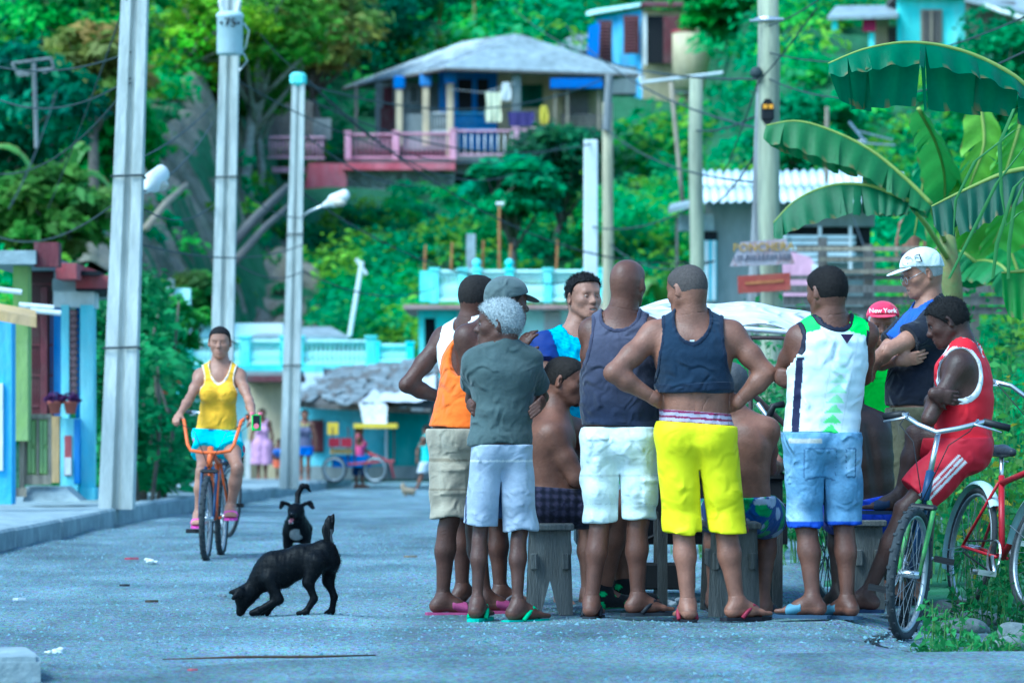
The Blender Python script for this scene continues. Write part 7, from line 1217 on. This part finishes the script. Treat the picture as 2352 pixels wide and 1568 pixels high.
# ------------------------------------------------------------------ banana plants and roadside weeds
M_ban = mat('banana_leaf', rough=.42, var=.12, scale=6, attr=True, spec=.4, trans=.35, bump=.25, bscale=40, stretch=(6, 1, 6)); M_rib = mat('banana_rib', (.28, .36, .08), .5, .2, 6); M_bst = mat('banana_stem', (.15, .21, .07), .7, .3, 5, .3, 20, col2=(.2, .13, .05))
def banana_leaf(par, mid, wn, wf, dn, df, col, seed=0, tears=5, n=44):
    """midrib through points; two pleated half blades of widths wn, wf hanging along directions dn, df"""
    r = np.random.default_rng(seed); mid = [np.asarray(q, float) for q in mid]; k = len(mid)-1; t = np.linspace(0, 1, n+1); P_ = []
    for u in t:
        x = u*k; i = min(int(x), k-1); s_ = x-i; p0, p1, p2, p3 = mid[max(i-1, 0)], mid[i], mid[i+1], mid[min(i+2, k)]; P_.append(.5*((2*p1)+(p2-p0)*s_+(2*p0-5*p1+4*p2-p3)*s_**2+(3*p1-p0-3*p2+p3)*s_**3))
    P_ = np.array(P_); prof = np.sin(np.clip(t*1.02+.02, 0, 1)**.75*math.pi*.88+.12)**.6; cuts = set(r.choice(np.arange(4, n-3), tears, replace=False).tolist()); lf = None; m = 9
    for sd_, wd_, dr in ((0, wn, nrm(dn)), (1, wf, nrm(df))):
        V_, F_, C_ = [], [], []; rows = []; seg = 0
        for i in range(n+1):
            pl = .011*math.sin(i*1.3+sd_+seg)*wd_/.3; sway = nrm(P_[min(i+1, n)]-P_[max(i-1, 0)])
            for dup_ in ((0, 1) if i in cuts else (0,)):
                if dup_ == 1: seg += 1
                row = []
                for j in range(m):
                    s_ = j/(m-1); q = P_[i]+dr*wd_*prof[i]*s_*(1+.06*math.sin(seg*2.3))+V(0, 0, -1)*wd_*.35*s_**2.2*prof[i]+np.cross(dr, sway)*pl*s_*2.2+sway*(.05*math.sin(seg*1.9+sd_))*s_*s_*wd_*3
                    row.append(len(V_)); V_.append(q); C_.append(np.asarray(col)*(1+.1*math.sin(i*1.3+seg)) if s_ < .96 or (i*7+seg) % 5 else np.array((.22, .17, .06)))
                if rows and not (dup_ == 1): F_ += [(rows[-1][j], rows[-1][j+1], row[j+1], row[j]) for j in range(m-1)]
                rows.append(row)
        o = obj_np('leaf_blade', V_, F_, M_ban, par, True, np.array(C_))
    part('midrib', M_rib, par, lambda b: b.tube(list(P_[::2]), list(np.linspace(.005, .018, len(P_[::2]))), 6), True)
bp = thing('banana_plant', 'banana plant at the right edge with a large arched leaf over the capped man', 'banana plant', V(2.95, 20.2, 0)); part('stem', M_bst, bp, lambda b: b.tube([(3.0, 20.3, -.1), (2.98, 20.25, .9), (2.95, 20.2, 1.9)], [.11, .10, .07], 12), True); B = lambda x, y, d=20.: W(x, y, d)
banana_leaf(bp, [B(1903, 146, 19.6), B(1990, 112, 19.65), B(2095, 98, 19.75), B(2210, 118, 19.9), B(2320, 170, 20.), B(2400, 240, 20.1)], .16, .26, (-.05, -.75, -.42), (.05, .35, -.9), (.02, .17, .07), 1, 6)
banana_leaf(bp, [B(2140, 474, 19.8), B(2230, 430, 19.85), B(2320, 394, 19.9), B(2420, 380, 20)], .20, .16, (.05, -.55, -.75), (0, .6, -.6), (.02, .10, .055), 2, 3)
banana_leaf(bp, [B(2300, 626, 20.), B(2350, 622, 20), B(2400, 616, 20)], .20, .1, (0, -.4, -.9), (0, .5, -.5), (.05, .26, .03), 3, 1, 20)
bp2 = thing('banana_plant', 'banana plant farther back with torn leaves across the corrugated roof', 'banana plant', W(2190, 960, 29)*V(1, 1, 0), ); part('stem', M_bst, bp2, lambda b: b.tube([W(2200, 960, 29), W(2185, 640, 29), W(2172, 500, 29)], [.10, .08, .05], 12), True); B = lambda x, y, d=28.: W(x, y, d)
part('leaf_stalk', M_rib, bp2, lambda b: (b.tube([B(2172, 560, 29), B(2140, 480, 28.5), B(2100, 440, 28)], .02, 7), b.tube([B(2180, 600, 29), B(2130, 520, 28.5), B(2085, 462, 28)], .02, 7)), True)
banana_leaf(bp2, [B(1760, 288), B(1830, 278), B(1910, 300), B(2000, 345), B(2080, 410), B(2140, 470)], .19, .22, (-.3, -.5, -.75), (-.1, .5, -.85), (.045, .19, .055), 4, 9)
banana_leaf(bp2, [B(1776, 512), B(1830, 458), B(1910, 425), B(1990, 425), B(2050, 445), B(2090, 462)], .20, .18, (0, -.5, -.8), (0, .5, -.85), (.03, .15, .055), 5, 6)
for i, (pts, w, c) in enumerate((([(2230, 500, 31), (2300, 420, 31), (2350, 300, 31), (2390, 240, 31)], .26, (.09, .4, .06)), ([(2280, 560, 30), (2320, 480, 30), (2352, 420, 30), (2400, 400, 30)], .24, (.14, .42, .04)), ([(2100, 540, 31), (2120, 420, 31), (2135, 330, 31)], .2, (.06, .3, .1)), ([(2160, 560, 30), (2170, 420, 30), (2150, 330, 29.5), (2110, 250, 29)], .2, (0.108, 0.365, 0.068)), ([(2190, 560, 30), (2230, 420, 30), (2260, 330, 30), (2250, 230, 30)], .28, (0.23, 0.486, 0.041)), ([(2200, 580, 30), (2290, 440, 30), (2330, 330, 30), (2352, 250, 30)], .25, (0.162, 0.432, 0.041)), ([(2180, 640, 30), (2240, 600, 30), (2300, 610, 29.5), (2330, 660, 29.5)], .2, (0.068, 0.27, 0.081)), ([(2260, 420, 31), (2300, 520, 31), (2330, 600, 31), (2350, 660, 31)], .26, (0.081, 0.351, 0.068)), ([(2140, 600, 31), (2200, 575, 30), (2260, 620, 30)], .16, (0.081, 0.297, 0.095)))): banana_leaf(bp2, [W(*q) for q in pts], w, w, (-.75, -.3, -.4), (.75, .2, -.4), c, 10+i, 4, 30)
for i, (px, D, h, lab) in enumerate(((130, 92, 3.2, 'pale banana plant on the slope left of the leftmost pole'), (1010, 172, 4.5, 'banana plant behind the ridge of the porch roof'), (1520, 118, 2.6, 'small bright banana plant on the slope left of the greenish pole'), (1310, 140, 2.4, 'bright banana leaves at the right end of the pink railing'), (1090, 175, 4.5, 'second banana plant behind the porch roof, farther right'))):
    q = on(px, D); t = thing('banana_plant', lab, 'banana plant', q, 'banana plants on the hillside'); part('stem', M_bst, t, lambda b: b.tube([q-V(0, 0, .2), q+V(0, 0, h*.45)], [.12, .07], 8), True)
    for k in range(6): a = k*1.05+i; d = V(math.cos(a), math.sin(a)*.5, 0); banana_leaf(t, [q+V(0, 0, h*.4), q+d*.25*h*.5+V(0, 0, h*.75), q+d*.5*h*.6+V(0, 0, h*(.98 if k % 2 else .8)), q+d*.75*h*.6+V(0, 0, h*(1.0 if k % 2 else .62))], .24, .24, np.cross(d, V(0, 0, 1))*.9-V(0, 0, .3), -np.cross(d, V(0, 0, 1))*.9-V(0, 0, .3), (.13, .32, .06), k+i, 3, 18)
# weeds, grass and roadside shrubs
def weeds(label, c, n, h, seed, col, name='weed', cat='weed', grp='weeds at the roadside', spread=.15, size=.03, fl=None):
    r = np.random.default_rng(seed); c = np.asarray(c, float); t = thing(name, label, cat, c, grp); b = MB(); cl = []
    for i in range(n):
        a = r.uniform(0, 6.28); q = c+V(math.cos(a), math.sin(a), 0)*spread*r.random()**.5; e = q+V(r.normal()*.1*h, r.normal()*.1*h, h*r.uniform(.6, 1.1)); b.tube([q-V(0, 0, .02), (q+e)/2+V(r.normal()*.02, 0, 0), e], [.004, .003, .0015], 4)
        for k in range(int(6+h*14)): s_ = .2+.8*r.random(); cl.append(q*(1-s_)+e*s_+r.normal(size=3)*(.018+.03*h))
    b.build('stems', mat('weed_stem', (.09, .2, .05), .7, .2, 8), t)['kind'] = 'stuff'; cl = np.array(cl); m = len(cl); Nn = r.normal(size=(m, 3))*.6+np.array((0, -.3, .8)); Nn /= np.linalg.norm(Nn, axis=1)[:, None]; v, f = leaves(cl, Nn, np.full(m, size), r); cc = np.asarray(col)*(.6+.8*r.random((m, 1)))
    if fl is not None: k = r.random(m) < .06; cc[k] = fl
    obj_np('foliage', v, f, M_leaf, t, False, np.repeat(cc, 4, 0)); return t
Wd = lambda px, py: (lambda D: V((px-CX)*D/FPX, D, -.06))(.97*FPX/(py-HY))
for i, (px, py, n, h, s_) in enumerate(((2160, 1480, 14, .20, .13), (2230, 1440, 16, .26, .16), (2290, 1490, 26, .08, .25), (2200, 1500, 22, .07, .2), (2340, 1440, 16, .2, .15), (2310, 1405, 14, .22, .16))): weeds(['leafy green weed just right of the black bicycle tyre', 'taller leafy weed behind the bicycle tyre', 'low green tuft along the kerb at the lower right', 'flat grass patch at the foot of the weeds', 'weed at the right edge beside the stones', 'weed below the red bicycle wheel'][i], Wd(px, py), n, h, 40+i, (.06, .24, .06), spread=s_, size=.022)
for i, (x, y, n, h, s_, c, lab) in enumerate(((2.8, 21.6, 30, .6, .35, (0.066, 0.255, 0.072), 'leafy roadside bush behind the red bicycle'), (3.1, 22.6, 40, 1.0, .4, (0.132, 0.330, 0.048), 'yellow-green bush at the right edge behind the bicycles'), (2.5, 23.8, 40, .85, .4, (0.055, 0.240, 0.072), 'green bush behind the man in red'), (2.9, 25.5, 44, 1.45, .5, (0.088, 0.270, 0.060), 'tall bush below the banana leaves at the right'), (2.2, 26.0, 40, 1.0, .45, (0.055, 0.225, 0.060), 'bush between the capped man and the man in red'), (1.75, 27.5, 40, 1.3, .5, (0.055, 0.225, 0.072), 'bush behind the red-capped man'), (1.35, 29, 36, 1.5, .45, (0.066, 0.255, 0.072), 'bush right of the greenish pole behind the cart'), (2.9, 29, 44, 1.7, .6, (0.066, 0.240, 0.060), 'tall dense bush under the far banana plant'), (3.5, 31, 40, 1.9, .6, (0.055, 0.225, 0.060), 'bush at the far right behind the banana stems'), (1.9, 32, 40, 1.6, .6, (0.044, 0.195, 0.060), 'bush in front of the yard fence, centre'), (2.6, 34, 40, 1.9, .7, (0.055, 0.210, 0.060), 'bush in front of the yard fence, right'))): weeds(lab, (x, y, 0), n, h, 70+i, c, 'bush', 'bush', 'roadside bushes', s_, .038, (.5, .42, .03) if i in (0, 1, 3) else None)
gb = thing('tall_grass', 'long arching grass blades at the right edge in front of the banana leaf', 'grass', V(2.72, 19.3, 0)); B = lambda x, y, d=19.3: W(x, y, d)
for i, pts in enumerate((((2400, 230), (2330, 250), (2296, 330), (2300, 440), (2312, 520)), ((2400, 275), (2330, 300), (2240, 370), (2195, 460), (2190, 540)), ((2380, 380), (2330, 430), (2290, 560), (2280, 640)), ((2360, 330), (2290, 420), (2240, 520), (2180, 640)), ((2380, 470), (2340, 490), (2310, 520)), ((2370, 380), (2330, 470), (2318, 560), (2316, 640)))):
    P_ = [B(*q) for q in pts]; b = MB(); n_ = len(P_); wv = [.004, .010, .011, .008, .002][:n_] if n_ >= 4 else [.004, .01, .002]; wv += [.002]*(n_-len(wv)); v = []
    for q, w_ in zip(P_, wv): v += [q-V(w_, 0, .002), q+V(0, -.003, 0), q+V(w_, 0, .002)]
    f_ = [(3*k+j, 3*k+j+1, 3*k+4+j, 3*k+3+j) for k in range(n_-1) for j in (0, 1)]; k_ = len(v); b.add(v+[q+V(0, .002, 0) for q in v], f_+[tuple(k_+j for j in q[::-1]) for q in f_]); b.build('blade', mat('grass_blade', (.06, .2, .05), .5, .15, 8, trans=.2), gb, True)
# ------------------------------------------------------------------ small things on the ground
r = np.random.default_rng(77); M_rock = mat('rock', (.17, .2, .21), .95, .35, 8, .8, 20, col2=(.09, .11, .1))
def rock(label, c, s3, seed): F = Field(); r = np.random.default_rng(seed); F.ell(c, s3, k=.02); [F.ell(np.asarray(c)+r.normal(size=3)*np.array(s3)*.45, tuple(np.array(s3)*.6), k=.02) for _ in range(4)]; v, f = F.mesh(max(s3)*.12, post=lambda D, x, y, z: D+f4(max(s3)*.06)*wob(x, y, z, 2.4/max(s3), seed)); tag(obj_np('rock', v, f, M_rock, None, True), label, 'rock', 'rocks at the roadside')
for i, (px, py, s3, lab) in enumerate(((2200, 1446, (.14, .1, .05), 'flat grey rock behind the bicycle tyre'), (2325, 1490, (.07, .06, .05), 'dark rock at the lower right corner'), (2260, 1430, (.16, .12, .04), 'pale flat stone slab under the red bicycle'), (2170, 1405, (.08, .07, .05), 'rock beside the stool and the bicycle'), (2340, 1462, (.1, .08, .04), 'low stone at the right edge among the weeds'))): rock(lab, Wd(px, py)+V(0, 0, .02), s3, i)
def litter(label, px, py, kind, col, size, name, cat):
    D = .92*FPX/(py-HY); c = V((px-CX)*D/FPX, D, .012); b = MB(); r = np.random.default_rng(int(px))
    if kind == 'crumple':
        F = Field(); [F.ell(c+r.normal(size=3)*size*.4*np.array((1.6, 1, .35)), (size*.4, size*.3, size*.18), k=.01) for _ in range(7)]; v, f = F.mesh(size*.09, post=lambda D, x, y, z: D+f4(size*.07)*wob(x, y, z, 6/size, 1.)); o = obj_np(name, v, f, mat('litter_%d' % int(px), col, .8, .2, 40), None, False)
    elif kind == 'stick': o = part(name, mat('twig', (.07, .045, .03), .9, .3, 20), None, lambda q: q.tube([c+V(-size, -.12, 0), c+V(-size*.3, -.03, .004), c+V(size*.4, .02, .002), c+V(size, .1, .004)], [.002, .006, .006, .003], 6), True)
    else: o = part(name, mat('litter_%d' % int(px), col, .9, .3, 30), None, lambda q: q.prism([(-size, -.3*size), (-.2*size, -.5*size), (size, -.1*size), (.6*size, .5*size), (-.6*size, .45*size)], c-V(0, 0, .006), (1, .2, 0), (-.2, 1, .0), (0, 0, .012)))
    tag(o, label, cat)
litter('crumpled white plastic litter near the kerb block at lower left', 128, 1502, 'crumple', (.55, .6, .64), .04, 'plastic_litter', 'litter'); litter('long dark twig lying along the slab edge at the bottom', 620, 1516, 'stick', None, .42, 'twig', 'twig'); litter('flat brown leaf left of the sniffing dog', 348, 1385, 'flat', (.08, .07, .05), .035, 'dry_leaf', 'leaf'); litter('white scrap of paper far left on the gravel', 44, 1380, 'flat', (.6, .64, .66), .035, 'paper_scrap', 'litter'); litter('small pink scrap of litter on the slab at the bottom', 442, 1546, 'flat', (.5, .1, .14), .02, 'pink_scrap', 'litter'); litter('dark flat stone left of the dog, near the centre', 286, 1348, 'flat', (.04, .045, .05), .03, 'dark_stone', 'stone'); litter('grey stone behind the sniffing dog, left', 510, 1372, 'crumple', (.13, .16, .18), .03, 'grey_stone', 'stone'); litter('tan scrap on the road behind the dogs', 942, 1281, 'flat', (.25, .2, .12), .05, 'tan_scrap', 'litter'); litter('crumpled pale bag under the tricycle cart', 1560, 1390, 'crumple', (.45, .5, .55), .07, 'plastic_bag', 'litter'); litter('white litter by the left kerb', 350, 1292, 'crumple', (.6, .64, .66), .05, 'kerb_litter', 'litter'); litter('red scrap by the left kerb', 302, 1286, 'flat', (.45, .06, .1), .05, 'red_scrap', 'litter')
# water in the gutter beside the stool
m = bpy.data.materials.new('puddle_water'); m.use_nodes = True; p_ = m.node_tree.nodes['Principled BSDF']; p_.inputs['Base Color'].default_value = (.01, .014, .016, 1); p_.inputs['Roughness'].default_value = .06; p_.inputs['Specular IOR Level'].default_value = .5
nz = m.node_tree.nodes.new('ShaderNodeTexNoise'); nz.inputs['Scale'].default_value = 18; bm_ = m.node_tree.nodes.new('ShaderNodeBump'); bm_.inputs['Strength'].default_value = .25; bm_.inputs['Distance'].default_value = .01; m.node_tree.links.new(nz.outputs[0], bm_.inputs['Height']); m.node_tree.links.new(bm_.outputs[0], p_.inputs['Normal'])
pts = [(1.62+.1*math.sin(a*3)+.16*math.cos(a), 18.2+1.5*math.sin(a)) for a in np.linspace(0, 6.28, 28)[:-1]]; o = part('puddle', m, None, lambda b: b.prism(pts, (0, 0, -.056), (1, 0, 0), (0, 1, 0), (0, 0, .012))); o['kind'] = 'structure'
